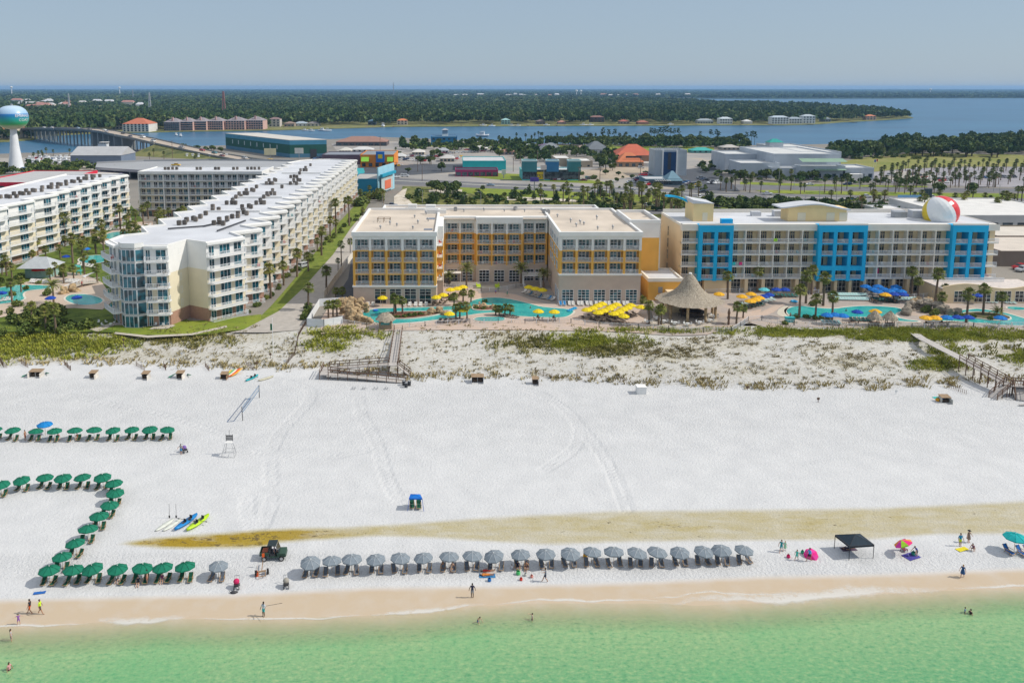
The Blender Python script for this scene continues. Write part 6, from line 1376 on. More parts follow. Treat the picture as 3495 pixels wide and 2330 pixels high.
X,Y,Z=GQ('d2',245,680); ct=thing('trailer_cart','small two-wheeled trailer cart with an orange flag behind the utility vehicle','cart',(X,Y,Z),.3); MB().box(-.5,.5,-.1,.1,.38,.5).beam((-.4,0,.45),(-.4,-.8,.3),.08).beam((.4,0,.45),(.4,-.8,.3),.08).beam((-.4,-.8,.3),(.4,-.8,.3),.08).beam((0,.1,.46),(.25,1.9,.5),.09).beam((-.55,0,.5),(-.5,0,1.3),.05).beam((.2,1.2,.5),(.3,1.4,1.5),.05).build('frame',mat('cart_wood',(.3,.2,.12),.8),ct,off=(0,0,0)); MB().box(.15,.45,1.35,1.4,1.4,1.85).build('flag',fabric('safety_orange',(.75,.12,.02)),ct,off=(0,0,0))
for s in (-.7,.7): w=share('wheel',wheel_m,ct,(s,0,.33),PI/2); share('rim',rim_m,w)
bag('d2',202,690,(.75,.1,.02),'orange float bag beside the trailer cart',.35)
def stroller(k,x,y,col,lab,rz=.2):
 X,Y,Z=GQ(k,x,y) if k!='0' else G0(x,y); r=thing('beach_wagon',lab,'stroller',(X,Y,Z),rz); MB().ell((0,0,.78),(.36,.42,.32),10,6).build('hood',fabric('h%d%d'%(int(col[0]*99),int(col[1]*99)),col),r,off=(0,0,0)); MB().box(-.28,.28,-.5,.4,.38,.62).build('seat',M_dkm,r,off=(0,0,0)); MB().beam((-.28,.4,.5),(-.28,.75,1.05),.04).beam((.28,.4,.5),(.28,.75,1.05),.04).beam((-.28,.75,1.05),(.28,.75,1.05),.05).beam((-.25,-.4,.2),(-.28,.3,.45),.04).beam((.25,-.4,.2),(.28,.3,.45),.04).build('frame',M_steel,r,off=(0,0,0))
 for a,b in ((-.3,-.45),(.3,-.45),(-.3,.35),(.3,.35)): MB().cyl((a-.03,b,.16),(a+.03,b,.16),.16,.16,10).build('wheel',M_tyre,r,off=(0,0,0))
stroller('0',1735,868,(.50,.02,.10),'red hooded beach wagon parked near the wet sand'); stroller('d2',462,788,(.30,.28,.24),'grey loaded stroller parked beyond the red wagon'); stroller('c1',1645,1025,(.2,.12,.35),'purple loaded beach cart being pulled across the sand',.8)
X,Y,Z=G0(1713,908); m=MB().ell((0,0,.1),(.38,.22,.16),8,5).ell((.3,.1,.08),(.2,.15,.1),8,4).beam((-.3,-.1,.1),(-.5,.1,.16),.06); solo('beach_bag',m,M_dkm,'dark crumpled bag on the sand beside the red wagon','bag',(X,Y,Z))
M_deck=mat('grey_deck_boards',(.44,.41,.38),.9,.12,2,bump=.2,bscale=4); M_post=mat('brown_timber',(.17,.105,.07),.85,.2,2)
def walk(root,pts,w,nm='deck',rail=(1,1),post=2.0,legs=True,th=.12,rh=1.05):
 for a,b in zip(pts,pts[1:]):
  a=Vector(a); b=Vector(b); d=(b-a); l=d.length; dn=Vector((d.x,d.y,0)).normalized(); s=Vector((-dn.y,dn.x,0))
  m=MB(); m.add([tuple(a+s*w/2),tuple(a-s*w/2),tuple(b-s*w/2),tuple(b+s*w/2)]+[tuple(v-Vector((0,0,th))) for v in (a+s*w/2,a-s*w/2,b-s*w/2,b+s*w/2)],[(0,1,2,3),(7,6,5,4),(0,4,5,1),(1,5,6,2),(2,6,7,3),(3,7,4,0)]); m.build(nm,M_deck,root)
  for sd,on in ((1,rail[0]),(-1,rail[1])):
   if not on: continue
   m=MB(); e=s*sd*(w/2-.05); n=max(1,round(l/post))
   for i in range(n+1):
    p=a.lerp(b,i/n)+e; g=gz(p.x,p.y)-.2 if legs else p.z-th; m.beam((p.x,p.y,min(g,p.z-th)),(p.x,p.y,p.z+rh),.12)
   for h in (rh,rh*.55): m.beam(tuple(a+e+Vector((0,0,h))),tuple(b+e+Vector((0,0,h))),.07,.14 if h==rh else .08)
   nb=int(l/.28)
   for i in range(nb): p=a.lerp(b,(i+.5)/nb)+e; m.beam((p.x,p.y,p.z+.1),(p.x,p.y,p.z+rh*.55),.035)
   m.build('handrail',M_post,root)
def at(k,x,y,h):
 X,Y,Z=GQ(k,x,y); zz=Z+h; X,Y,_=PX(*q(k,x,y),zz); return (X,Y,zz)
bw=thing('boardwalk','wooden dune boardwalk with a folded access ramp down to the beach','boardwalk',GQ('c2',1410,235))
s0=PX(*q('b2',1463,1110),3.2); s1=at('c2',1420,225,1.55); walk(bw,[s0,tuple(lerp(s0[i],s1[i],.55) if i!=2 else 3.05 for i in range(3)),s1],1.9)
z1=s1[2]; e1=at('c2',840,280,.95); landing=[(s1[0]+1.0,s1[1]-.1,z1),(s1[0]-.9,s1[1]-.1,z1)]
walk(bw,[(s1[0]+1.2,s1[1]-1.0,z1),(s1[0]-1.0,s1[1]-1.0,z1)],1.9,'landing',(0,0)); walk(bw,[(s1[0]-.9,s1[1]-.9,z1),(e1[0],e1[1]+.2,e1[2])],1.7)
f1=(e1[0]-.1,e1[1]-3.0,e1[2]-.02); walk(bw,[(e1[0]-.2,e1[1]+1.0,e1[2]-.03),(f1[0]-.2,f1[1]-.6,f1[2])],1.9,'landing',(0,1)); e2=at('c2',1540,398,.12); walk(bw,[(f1[0]+.7,f1[1]+.15,f1[2]-.02),e2],1.7)
st=at('c2',1575,300,.45); walk(bw,[(s1[0]+.9,s1[1]-1.6,z1-.03),(st[0],st[1]-.6,.9)],1.3,'stairs',(1,1),1.6)
for i,(x,y) in enumerate(((1512,430),(1532,448),(1560,432))):
 X,Y,Z=GQ('c2',x,y); m=MB().lathe([(.3,0),(.36,.85),(.38,.9),(.30,.92)],12).lathe([(.30,.92),(.12,1.0),(.02,1.02)],12,1); solo('trash_barrel',m,[M_dkm,M_steel],f'dark trash barrel at the ramp foot, {nth(i)} of three','trash barrel',(X,Y,Z),'trash barrels at the ramp')
for i,x in enumerate((1048,1070,1140,1160,1242,1268,1340,1362)):
 X,Y,Z=GQ('c2',x,470); m=MB().beam((0,0,0),(.15,.5,.5),.06).beam((0,.5,0),(.15,0,.5),.06).beam((-.1,.25,.3),(.35,.25,.3),.05); solo('bike_rack_stand',m,M_steel,'small grey stand in the row in front of the ramp','stand',(X,Y,Z),'stands in front of the ramp')
rb=thing('dune_walkover','grey dune walkover with railed stairs at the right picture edge','boardwalk',GQ('c4',1815,200))
w0=PX(*q('b4',1375,1140),3.4); w1=at('c4',1440,10,1.3); w2=at('c4',1815,200,1.9); w3=at('c4',2210,420,2.0); w4=at('c4',2480,440,2.0)
walk(rb,[w0,w1,w2],2.0,'deck',(0,0)); walk(rb,[w2,w3],2.0); walk(rb,[w3,w4],2.0,'landing'); walk(rb,[w3,at('c4',2075,545,.1)],1.6,'stairs',(1,1),1.5); walk(rb,[at('c4',2300,430,1.9),at('c4',2320,560,.2)],1.6,'ramp'); walk(rb,[at('c4',2310,600,.3),at('c4',2480,590,.4)],.4,'bench',(0,0))
X,Y,Z=GQ('c2',348,188); fp=thing('flag_pole','tall white flagpole with a furled green flag on the dune','flagpole',(X,Y,Z)); hh=ZY(471.1+1008*.2575,Y)-Z; MB().cyl((0,0,0),(0,0,hh),.09,.05,8).ell((0,0,hh),(.1,.1,.1),6,4).build('pole',M_poleW,fp,off=(0,0,0)); MB().box(-.45,-.08,-.06,.06,hh-2.6,hh-1.2).build('flag',fabric('flag_green',(.01,.12,.05)),fp,off=(0,0,0))
fences=[('c1',[(0,215),(30,270),(60,275)],'at the picture edge'),('c1',[(190,240),(250,275)],'behind the double hut'),('c1',[(575,250),(630,300)],'between the first two huts'),('c1',[(1215,260),(1290,300)],'behind the third hut'),('c1',[(1460,262),(1480,300)],'behind the umbrella hut'),('c1',[(1830,265),(1865,305)],'behind the surfboards'),('c1',[(2195,255),(2260,298)],'behind the teal kayak'),('c2',[(640,-120),(570,0),(540,150),(460,250)],'running down the dune beside the grass'),('c3',[(330,320),(490,375)],'beside the dark storage box'),('c3',[(700,360),(730,390)],'at the dune foot in mid picture'),('c3',[(1090,395),(1145,418)],'left of the white storage box'),('c4',[(1670,450),(1835,510)],'by the far boardwalk stairs')]
for k,P,where in fences:
 m=MB(); pts=[Vector(G(*q(k,*p))) for p in P]
 for a,b in zip(pts,pts[1:]):
  n=max(3,int((b-a).length/.35))
  for i in range(n+1): p=a.lerp(b,i/n); m.beam((p.x,p.y,gz(p.x,p.y)-.1),(p.x+.05,p.y,gz(p.x,p.y)+(1.15 if i%6==0 else .85)),.11 if i%6==0 else .06,.03)
  for h in (.3,.7): m.beam(tuple(a+U*h),tuple(b+U*h),.02)
 solo('sand_fence',m,M_post,'weathered slatted sand fence '+where,'fence')
for i,(k,x,y,h) in enumerate((('c1',658,205,1.6),('c1',1105,92,2.0),('c1',1625,215,2.0),('c2',322,190,1.2),('c2',450,255,1.3),('c4',515,582,1.0),('c3',1785,465,.9),('c3',2225,470,.8),('c4',1210,510,.9),('c1',2290,295,1.8))):
 X,Y,Z=GQ(k,x,y); m=MB().beam((0,0,0),(0,0,h),.09).box(-.25,.25,-.04,.0,h-.45,h); solo('dune_sign',m,M_post if i%2 else M_wht2,f'small post sign on the dune, {nth(i)} of the dune signs','sign',(X,Y,Z-.05),'small signs on the dune')
X,Y,Z=GQ('c3',1840,372); m=MB().cyl((-.8,0,.15),(.9,.3,.12),.16,.1,7).beam((.2,.1,.2),(.5,.6,.5),.07); solo('driftwood_log',m,M_post,'dark driftwood log lying in the dune grass','log',(X,Y,Z))
def tuft_geo(seed,n=9,h=.9,sp=.35):
 r=np.random.RandomState(seed); V=[];F=[]
 for i in range(n):
  a=r.rand()*6.28; b=r.rand()**.5*sp; x,y=b*np.cos(a),b*np.sin(a); l=h*(.5+.6*r.rand()); dx,dy=np.cos(a)*l*.45,np.sin(a)*l*.45; w=.05+.05*r.rand(); px_,py_=-np.sin(a)*w,np.cos(a)*w; o=len(V)
  V+=[(x-px_,y-py_,-.08),(x+px_,y+py_,-.08),(x+dx*.5+px_*.8,y+dy*.5+py_*.8,l*.7),(x+dx,y+dy,l)]; F.append([o,o+1,o+2,o+3])
 return np.array(V),np.array(F)
TG=[tuft_geo(s,9) for s in range(4)]
rr=np.random.RandomState(9); n=150000
x_=rr.uniform(-175,175,n); y_=rr.uniform(135,184,n); z_=np.array([gz(float(a),min(float(b),181.5)) for a,b in zip(x_,y_)]); pxx,pyy=PIXarr(x_,y_,z_)
den=np.zeros(n); kind=np.zeros(n)
for c in VEG:
 b=blob(pxx,pyy,*c[:4])*c[4]; m_=b>den; den[m_]=b[m_]; kind[m_]=c[5]
cl=np.array([noise.noise((a*.22,b*.3,4))+.6*noise.noise((a*.7,b*.8,8)) for a,b in zip(x_,y_)])
edge_=np.clip(1-np.abs(y_-np.interp(x_,[p[0] for p in DUNE],[p[1] for p in DUNE])-4)/4.5,0,1)*.35
den=np.maximum(den,edge_); kind[(edge_>=den)]=3
bnd=np.clip((y_-np.interp(x_,[p[0] for p in DUNE],[p[1] for p in DUNE])-3)/4,0,1); c2_=np.array([noise.noise((a*.55,b*.7,14))+.7*noise.noise((a*1.6,b*1.9,18)) for a,b in zip(x_,y_)]); low=den<.12; kind[low]=2
pr=np.clip(den*den*.8+den*.16+cl*.42*np.clip(den*2,0,1),0,1)*np.clip(den*4,0,1)*.75
build=(np.abs(x_)<400)
inside=np.zeros(n,bool)
for P in ([(575,760),(700,700),(720,745),(640,790),(560,790)],): inside|=inpoly_np(pxx,pyy,P)
pr=np.maximum(pr,bnd*.55*np.clip(c2_-.22,0,.5)); sel=(rr.rand(n)<pr)&(~inside)&(pxx>-60)&(pxx<2420)
for kk,nm,mt,hh_ in ((0,'dune_grass',wood_mat('dune_grass_green',(.26,.29,.035),(.44,.43,.07),(.13,.16,.025),.7,.35),1.0),(1,'dune_grass',wood_mat('dune_grass_olive',(.20,.19,.04),(.34,.30,.10),(.10,.11,.03),.6,.4),1.0),(2,'dune_grass',wood_mat('dune_grass_brown',(.23,.185,.08),(.36,.30,.14),(.14,.12,.05),.6,.5),.75),(3,'sea_oats',wood_mat('sea_oats_straw',(.32,.25,.10),(.46,.38,.18),(.17,.15,.06),.6,.5),1.05)):
 k_=sel&(kind==kk)
 if not k_.any(): continue
 P=np.c_[x_[k_],y_[k_],z_[k_]]; VV=[];FF=[];o=0; gi=rr.randint(0,4,len(P)); sc=(.55+.7*rr.rand(len(P)))*hh_
 for g in range(4):
  ii=np.where(gi==g)[0]; V,F=TG[g]
  W=V[None]*sc[ii][:,None,None]*np.array([1.2,1.2,.8])+P[ii][:,None,:]; VV.append(W.reshape(-1,3)); FF.append((F[None]+(np.arange(len(ii))*len(V))[:,None,None]).reshape(-1,4)+o); o+=len(ii)*len(V)
 me=npmesh(nm,np.concatenate(VV),np.concatenate(FF),mt); ob=bpy.data.objects.new(nm,me); COL.objects.link(ob); ob['kind']='stuff'; ob['label']=['bright green dune grass','olive dune grass','dry brown dune plants','straw coloured sea oats along the dune edge'][kk]
def polyq(k,P): return [q(k,x,y) for x,y in P]
def mat_pave(name,c1,c2,c3):
 global N,L,tc
 m,N,L,B=_mk(name); tc=N.new('ShaderNodeTexCoord'); B.inputs['Roughness'].default_value=.85; B.inputs['Specular IOR Level'].default_value=.15
 br=N.new('ShaderNodeTexBrick'); br.inputs['Scale'].default_value=1.1; br.inputs['Color1'].default_value=(*c1,1); br.inputs['Color2'].default_value=(*c2,1); br.inputs['Mortar'].default_value=(*[v*.8 for v in c1],1); br.inputs['Mortar Size'].default_value=.015; L.new(tc.outputs['Object'],br.inputs['Vector'])
 c=mix_(mr_(nz(.14,4),.45,.6,0,.8),br.outputs['Color'],c3); L.new(c,B.inputs['Base Color']); return m
M_deckp=mat_pave('pink_pavers',(.50,.38,.30),(.56,.44,.355),(.46,.385,.33)); M_deckg=mat_pave('taupe_pavers',(.36,.31,.275),(.42,.365,.32),(.47,.37,.29))
M_cop=mat('pool_coping',(.62,.57,.48),.8,.06,.6)
m,N,L,B=_mk('pool_water'); tc=N.new('ShaderNodeTexCoord'); B.inputs['Roughness'].default_value=.08
c=mix_(mr_(nz(.25,3),.35,.65),(.015,.30,.30),(.05,.44,.40)); c=mix_(mr_(nz(1.6,4,rough=.7),.52,.68,0,.5),c,(.16,.55,.50)); L.new(c,B.inputs['Base Color'])
bp=N.new('ShaderNodeBump'); bp.inputs['Distance'].default_value=.1; bp.inputs['Strength'].default_value=.5; L.new(nz(1.4,4),bp.inputs['Height']); L.new(bp.outputs['Normal'],B.inputs['Normal']); M_pool=m
M_mulch=mat('red_mulch',(.16,.065,.04),.95,.3,3,bump=.4,bscale=8)
def deck(nm,P,k,m,lab): o=sheet(nm,pxpoly(P,LZ),LZ+.02*k,m); o['label']=lab; return o
def pool(nm,P,lab,it=2,cop=.45,k=3,wm=None,cpm=None):
 W=smooth_closed(pxpoly(P,LZ),it); C=offset_poly(W,cop)
 deck_=sheet('pool_coping',C,LZ+.02*k,cpm or M_cop); deck_['label']='pale coping around the '+lab
 o=sheet(nm,W,LZ+.02*k+.02,wm or M_pool); o['label']=lab; return W
deck('pool_deck',[(738,768),(735,738),(758,700),(812,700),(812,696),(1003,697),(1022,646),(1262,646),(1284,700),(1475,700),(1480,690),(1490,735),(1510,752),(1480,766),(1380,761),(1100,758),(900,760)],6,M_deckp,'pinkish paved pool deck of the yellow hotel')
deck('courtyard_paving',polyq('b2',[(1880,690),(2352,690)])+polyq('b3',[(160,690),(480,640),(500,800),(530,890),(430,880),(300,850),(160,800),(0,780)])+polyq('b2',[(2180,790),(2150,740),(1900,740)]),7,mat_pave('grey_pavers',(.30,.275,.25),(.36,.33,.30),(.40,.34,.29)),'grey paved courtyard')
deck('pool_deck',[(1470,766),(1500,730),(1490,690),(1560,672),(2300,672),(2300,690),(2800,690),(2800,765),(2300,766),(1900,752),(1760,753),(1715,740),(1690,752),(1620,770),(1540,772)],5,M_deckg,'taupe paved pool deck of the blue-framed hotel')
deck('deck_band',polyq('b3',[(2100,1000),(2200,960),(2352,930)])+polyq('b4',[(0,960),(150,890),(220,880),(120,960),(0,1010)])+polyq('b3',[(2352,1010),(2200,1040)]),7,M_deckp,'pink band in the paving')
W1=[(829,728),(834,718),(860,710),(899,709),(980,707),(1038,705),(1075,699),(1083,692),(1105,686),(1144,684),(1182,690),(1221,700),(1247,707),(1322,712),(1309,726),(1288,731),(1230,729),(1170,726),(1144,718),(1105,720),(1053,729),(976,739),(900,745),(868,744),(845,735)]
pool('lazy_river_pool',W1,'turquoise lazy river of the yellow hotel',2,.5,8)
def island(P,h,m,lab,it=2,k=10,nm='planting_bed'):
 W=smooth_closed(pxpoly(P,LZ),it); b=MB().prism(W,LZ,LZ+.24+h,0,1); ring(b,W,.3,LZ,LZ+.3+h,0,.02); o=b.build(nm,[M_cop,m]); tag(o,lab,'planting bed'); return o
island(polyq('b2',[(1298,985),(1340,966),(1500,958),(1760,955),(1900,948),(1960,945),(1860,975),(1760,1000),(1560,1026),(1420,1026),(1330,1010)]),.1,M_mulch,'red mulch island inside the lazy river')
island(polyq('b2',[(2110,935),(2130,905),(2180,900),(2352,905)])+polyq('b3',[(0,930),(30,940)])+polyq('b2',[(2250,950),(2160,950)]),.1,M_mulch,'mulch and rock spit between the river and the large pool')
pool('splash_pool',polyq('b2',[(2130,1020),(2180,1005),(2352,1003)])+polyq('b3',[(60,1010),(60,1030),(0,1038)])+polyq('b2',[(2250,1040),(2160,1035)]),'small round spa pool beside the sand',2,.3,9)
W2=polyq('b4',[(232,965),(240,925),(350,900),(480,918),(650,932),(780,912),(950,902),(1130,910),(1240,922),(1270,945),(1200,970),(1210,1005),(1300,1026),(1430,1040),(1380,1045),(1180,1035),(1050,1012),(900,1000),(640,1002),(420,1012),(300,1010)])
pool('lagoon_pool',W2,'large turquoise pool of the blue-framed hotel',2,.6,8)
pool('river_pool',polyq('b4',[(1740,945),(1850,938),(1930,928),(1980,935),(2040,940),(2180,962),(2352,1015),(2450,1040),(2450,1075),(2300,1078),(2100,1070),(1900,1050),(1700,1035),(1500,1035),(1480,1020),(1650,1005)]),'curved river pool at the far end of the deck',2,.6,8)
island(polyq('b4',[(1760,985),(1830,965),(1960,960),(2100,975),(2220,1000),(2250,1025),(2180,1042),(2060,1040),(1900,1015),(1780,1005)]),.12,groundmat('bed_soil',(.12,.08,.05),(.17,.12,.07),.6,c3=(.06,.09,.025),s3=1.2,t3=.5),'oval planted island inside the river pool')
pool('hot_tub',polyq('b4',[(2190,915),(2240,908),(2330,915),(2400,930),(2330,942),(2230,935)]),'round hot tub by the restaurant wing',2,.4,8)
pool('shallow_entry',polyq('b4',[(150,985),(160,935),(230,900),(290,895),(235,930),(225,975),(300,1012),(230,1010)]),'pale beach entry of the large pool',2,.1,7,wm=mat('entry_plaster',(.55,.50,.40),.7,.08,.8))
deck('garden_terrace',[(-300,735),(-40,690),(60,648),(110,640),(150,625),(195,630),(235,650),(262,690),(235,712),(170,708),(90,712),(0,730)],6,mat_pave('tan_pavers',(.50,.40,.31),(.56,.45,.36),(.46,.38,.30)),'tan paved garden terrace')
deck('garden_terrace',[(215,548),(300,512),(350,508),(352,520),(300,560),(235,562)],6,M_deckp,'pinkish terrace round the upper garden pool')
M_gp=M_pool
pool('garden_pool',[(237,545),(250,535),(300,531),(330,532),(320,552),(262,554),(240,552)],'upper garden pool behind the glass tower',2,.5,8)
pool('garden_pool',[(178,600),(190,590),(230,586),(250,592),(240,604),(200,606)],'blue garden pool beside the tower balconies',2,.5,8)
pool('garden_pool',[(-60,672),(0,662),(40,655),(120,657),(115,664),(60,668),(50,678),(60,690),(0,700),(-60,705)],'winding garden pool by the red umbrellas',2,.5,8)
pool('garden_pool',[(148,690),(155,679),(185,676),(215,680),(240,690),(225,700),(180,702)],'dark blue garden pool beneath the footbridge',2,.5,8,wm=None)
M_rock=mat('tan_rock',(.40,.285,.16),.9,.45,1.1,bump=.6,bscale=3); M_rock2=mat('grey_rock',(.30,.255,.20),.9,.35,.8,bump=.6,bscale=3)
def rock(mb,c,r,seed,mi=0):
 rr_=np.random.RandomState(seed); b=MB().ell((0,0,0),(r,r*.85,r*.75),13,9,mi,False)
 b.v=[tuple(Vector(c)+Vector(p)*(1+.5*noise.noise((p[0]*1.2/r+seed,p[1]*1.2/r,p[2]*1.2/r))+.28*noise.noise((p[0]*3.1/r+seed,p[1]*3.1/r,p[2]*3.1/r)))) for p in b.v]; mb.v+=[]; o=len(mb.v); mb.v+=b.v; mb.f+=[tuple(i+o for i in f) for f in b.f]; mb.m+=b.m; mb.smooth+=b.smooth
def rocks(k,P,lab,M,sz=1.4,hi=2.5,n=16,seed=1):
 W=[PX(*q(k,x,y),LZ) for x,y in P]; r=random.Random(seed)
 for i in range(n):
  t=i/(n-1)*(len(W)-1); j=min(int(t),len(W)-2); f=t-j; x,y=lerp(W[j][0],W[j+1][0],f)+r.uniform(-.7,.7),lerp(W[j][1],W[j+1][1],f)+r.uniform(-.6,.6)
  hh_=hi*math.sin(math.pi*(.15+.7*i/(n-1))); s=sz*r.uniform(.7,1.15); mb=MB()
  zz=.25
  while True:
   rock(mb,(x+r.uniform(-.3,.3),y+r.uniform(-.3,.3),LZ+zz),s,seed*100+i*7+int(zz*10)); zz+=s*.75
   if zz>hh_: break
  o=mb.build('rock',M,off=(x,y,LZ),loc=(x,y,LZ)); tag(o,lab,'rock',lab.split(' in ')[-1])
rocks('b2',[(1010,890),(1080,900),(1160,960),(1040,1010),(1150,1045),(1230,1060)],'tan boulder in the artificial rock wall of the lazy river',M_rock,.85,2.6,16,1)
rocks('b2',[(985,900),(1000,1000),(1060,1050)],'upright tan rock slab in the back of the artificial rock wall',M_rock,1.1,3.6,7,2)
rocks('b2',[(1740,985),(1800,965),(1850,985)],'rounded boulder in the mulch island',M_rock,1.0,1.3,5,3); rocks('b2',[(2170,905),(2260,915),(2320,925)],'flat boulder in the spit of the large pool',M_rock,.9,.5,5,4)
rocks('b4',[(1290,985),(1350,940),(1480,930),(1600,965),(1740,985)],'grey boulder in the waterfall mound between the pools',M_rock2,1.05,2.6,20,5); rocks('b4',[(1330,890),(1450,870),(1560,905)],'tan boulder in the back of the waterfall mound',M_rock,.9,1.6,8,6)
rocks('b1',[(580,790),(640,770),(700,775)],'tan boulder in the footbridge bank',M_rock,1.2,1.6,6,7); rocks('b1',[(880,320),(1000,310),(1200,300)],'small boulder in the upper garden pool edge',M_rock,.7,.5,9,8)
def mat_thatch():
 global N,L,tc
 m,N,L,B=_mk('thatch'); tc=N.new('ShaderNodeTexCoord'); B.inputs['Roughness'].default_value=.95; B.inputs['Specular IOR Level'].default_value=.1
 n1=nz(2.2,5,rough=.75,sc=(1.6,1.6,.35)); L.new(mix_(mr_(n1,.35,.65),(.20,.165,.12),(.46,.40,.315)),B.inputs['Base Color']); bp=N.new('ShaderNodeBump'); bp.inputs['Strength'].default_value=.8; bp.inputs['Distance'].default_value=.12; L.new(n1,bp.inputs['Height']); L.new(bp.outputs['Normal'],B.inputs['Normal']); return m
M_thatch=mat_thatch()
def thatch(mb,prof,n,c,jag=.12,seed=1):
 r=random.Random(seed); rows=[]
 for k,(rad,z) in enumerate(prof):
  rows.append([(c[0]+rad*(1+r.uniform(-jag,jag)*(.25 if k else 1))*math.cos(2*math.pi*i/n),c[1]+rad*(1+r.uniform(-jag,jag)*.2)*math.sin(2*math.pi*i/n),c[2]+z+r.uniform(-1,1)*jag*(2.2 if k==0 else .8)) for i in range(n)])
 for k in range(len(rows)-1): mb.add(rows[k]+rows[k+1],[(i,(i+1)%n,n+(i+1)%n,n+i) for i in range(n)],0,False)
 mb.add(rows[0]+[(c[0],c[1],c[2]+prof[0][1]+.5)],[((i+1)%n,i,n) for i in range(n)],0)
bx,by,_=PX(*q('b3',1700,985),LZ); zap=ZY(q('b3',1705,612)[1],by)-LZ
tb=thing('thatched_bar','open round bar under a tall pointed thatched roof behind the dunes','bar',(bx,by,LZ)); Rb=7.9; ze=ZY(q('b3',1700,925)[1],by-Rb)-LZ+.15
mb=MB(); pr=[]
for i in range(11):
 t=i/10; pr.append((Rb*(1-t)**1.0*(1-.36*math.sin(math.pi*t)*.9)+.35*t, ze+(zap-ze)*t**1.12))
thatch(mb,pr,64,(bx,by,LZ),.05); mb.build('thatch_roof',M_thatch,tb); MB().cyl((bx,by,LZ+zap-.3),(bx,by,LZ+zap+.25),.42,.38,12).build('roof_cap',M_wht2,tb)
for i in range(9):
 a=i*2*math.pi/9+.2; x,y=bx+6.2*math.cos(a),by+6.2*math.sin(a); m=MB()
 for k in range(5): m.cyl((x,y,LZ+k*.75),(x,y,LZ+k*.75+.72),.36-.02*(k%2),.33,8,0,sm=False)
 m.build('stone_column',M_rock,tb)
MB().lathe([(2.6,0),(2.6,1.05),(3.1,1.06),(3.1,1.15),(2.2,1.16),(2.2,0)],24,c=(bx+.8,by,LZ)).build('bar_counter',mat('dark_bar_wood',(.07,.045,.03),.5,.2),tb); MB().prism([(bx-4.8,by+2),(bx-1.2,by+2),(bx-1.2,by+4.5),(bx-4.8,by+4.5)],LZ,LZ+3).build('back_room',M_beige,tb)
for i in range(10):
 a=-.3-i*.28; x,y=bx+.8+3.7*math.cos(a),by+3.7*math.sin(a); m=MB().cyl((0,0,0),(0,0,.72),.05,.05,6).lathe([(.02,.72),(.2,.72),(.2,.78),(.02,.8)],10); solo('bar_stool',m,M_dkm,'dark stool standing at the counter of the thatched bar','bar stool',(x,y,LZ+.1),'stools at the thatched bar')
deck('bar_floor',polyq('b3',[(1330,1060),(1400,1000),(1500,960),(1900,960),(1960,1030),(1930,1080),(1750,1105),(1560,1100),(1420,1085)]),8,mat('bar_paving',(.48,.42,.35),.85,.1,.5),'paved terrace below the thatched bar')
for i,(x,y) in enumerate(((1420,1030),(1480,1060),(1580,1075),(1690,1085),(1800,1070),(1890,1050),(1930,1010),(1340,1060))):
 X,Y,Z=PX(*q('b3',x,y),LZ); dup(T_white,(X,Y,Z+.17),0,f'small white café table, {nth(i)} round the thatched bar terrace','tables at the thatched bar')
 for a in (.3,2.3,4.2): dup(C_white,(X+.75*math.cos(a),Y+.75*math.sin(a),Z+.17),a-math.pi/2,f'white chair at the {nth(i)} table of the bar terrace','chairs at the thatched bar')
hx_,hy_,_=PX(*q('b2',1345,1112),LZ); h_=thing('thatched_hut','small square hut with a thatched roof at the head of the boardwalk','hut',(hx_,hy_,LZ)); MB().prism(rect(hx_-1.45,hx_+1.45,hy_,hy_+2.6),LZ-.3,LZ+2.3).build('wall',mat('bamboo_wall',(.33,.26,.18),.9,.25,4),h_); mb=MB(); thatch(mb,[(2.35,2.1),(1.7,2.9),(.9,3.5),(.1,3.7)],28,(hx_,hy_+1.3,LZ),.1,3); mb.build('thatch_roof',M_thatch,h_); MB().box(hx_-1.0,hx_+1.0,hy_-.06,hy_-.005,LZ+1.2,LZ+1.7).build('hut_sign',mat('hut_sign_teal',(.1,.35,.36),.7),h_)
for (x,y,lab) in ((1015,1080,'thatched parasol hut behind the dune, the one nearer the amber umbrella'),(1152,1085,'thatched parasol hut behind the dune, the one nearer the waterfall')):
 X,Y,_=PX(*q('b4',x,y),LZ); o=thing('thatched_parasol',lab,'thatched hut',(X,Y,LZ)); mb=MB(); thatch(mb,[(1.75,1.9),(1.35,2.5),(.7,3.2),(.12,3.75)],26,(X,Y,LZ),.12,int(x)); mb.build('thatch_roof',M_thatch,o)
 for a in (.6,2.2,3.7,5.3): MB().cyl((X+1.1*math.cos(a),Y+1.1*math.sin(a),LZ),(X+1.0*math.cos(a),Y+1.0*math.sin(a),LZ+2.3),.09,.08,6).build('post',M_post,o)
 MB().prism(rect(X-.9,X+.9,Y-.6,Y+.3),LZ,LZ+1.0).build('counter',M_post,o)
def fence_line(nm,P,z,h,lab,M,solid=False,step=3.0):
 root=thing(nm,lab,'fence',(P[0][0],P[0][1],z)); pan=MB()
 for a,b in zip(P,P[1:]):
  l=math.hypot(b[0]-a[0],b[1]-a[1]); n=max(1,round(l/step))
  for i in range(n+1): x,y=lerp(a[0],b[0],i/n),lerp(a[1],b[1],i/n); MB().box(x-.06,x+.06,y-.06,y+.06,z,z+h+.08).build('fence_post',M,root)
  if solid: pan.obox(a,b,.06,z+.05,z+h)
  else:
   for hh_ in (.08,h-.03): pan.beam((*a,z+hh_),(*b,z+hh_),.06)
   k=int(l/.33)
   for i in range(k): x,y=lerp(a[0],b[0],(i+.5)/k),lerp(a[1],b[1],(i+.5)/k); pan.box(x-.022,x+.022,y-.022,y+.022,z+.05,z+h)
 pan.build('fence_panel',M,root); return root
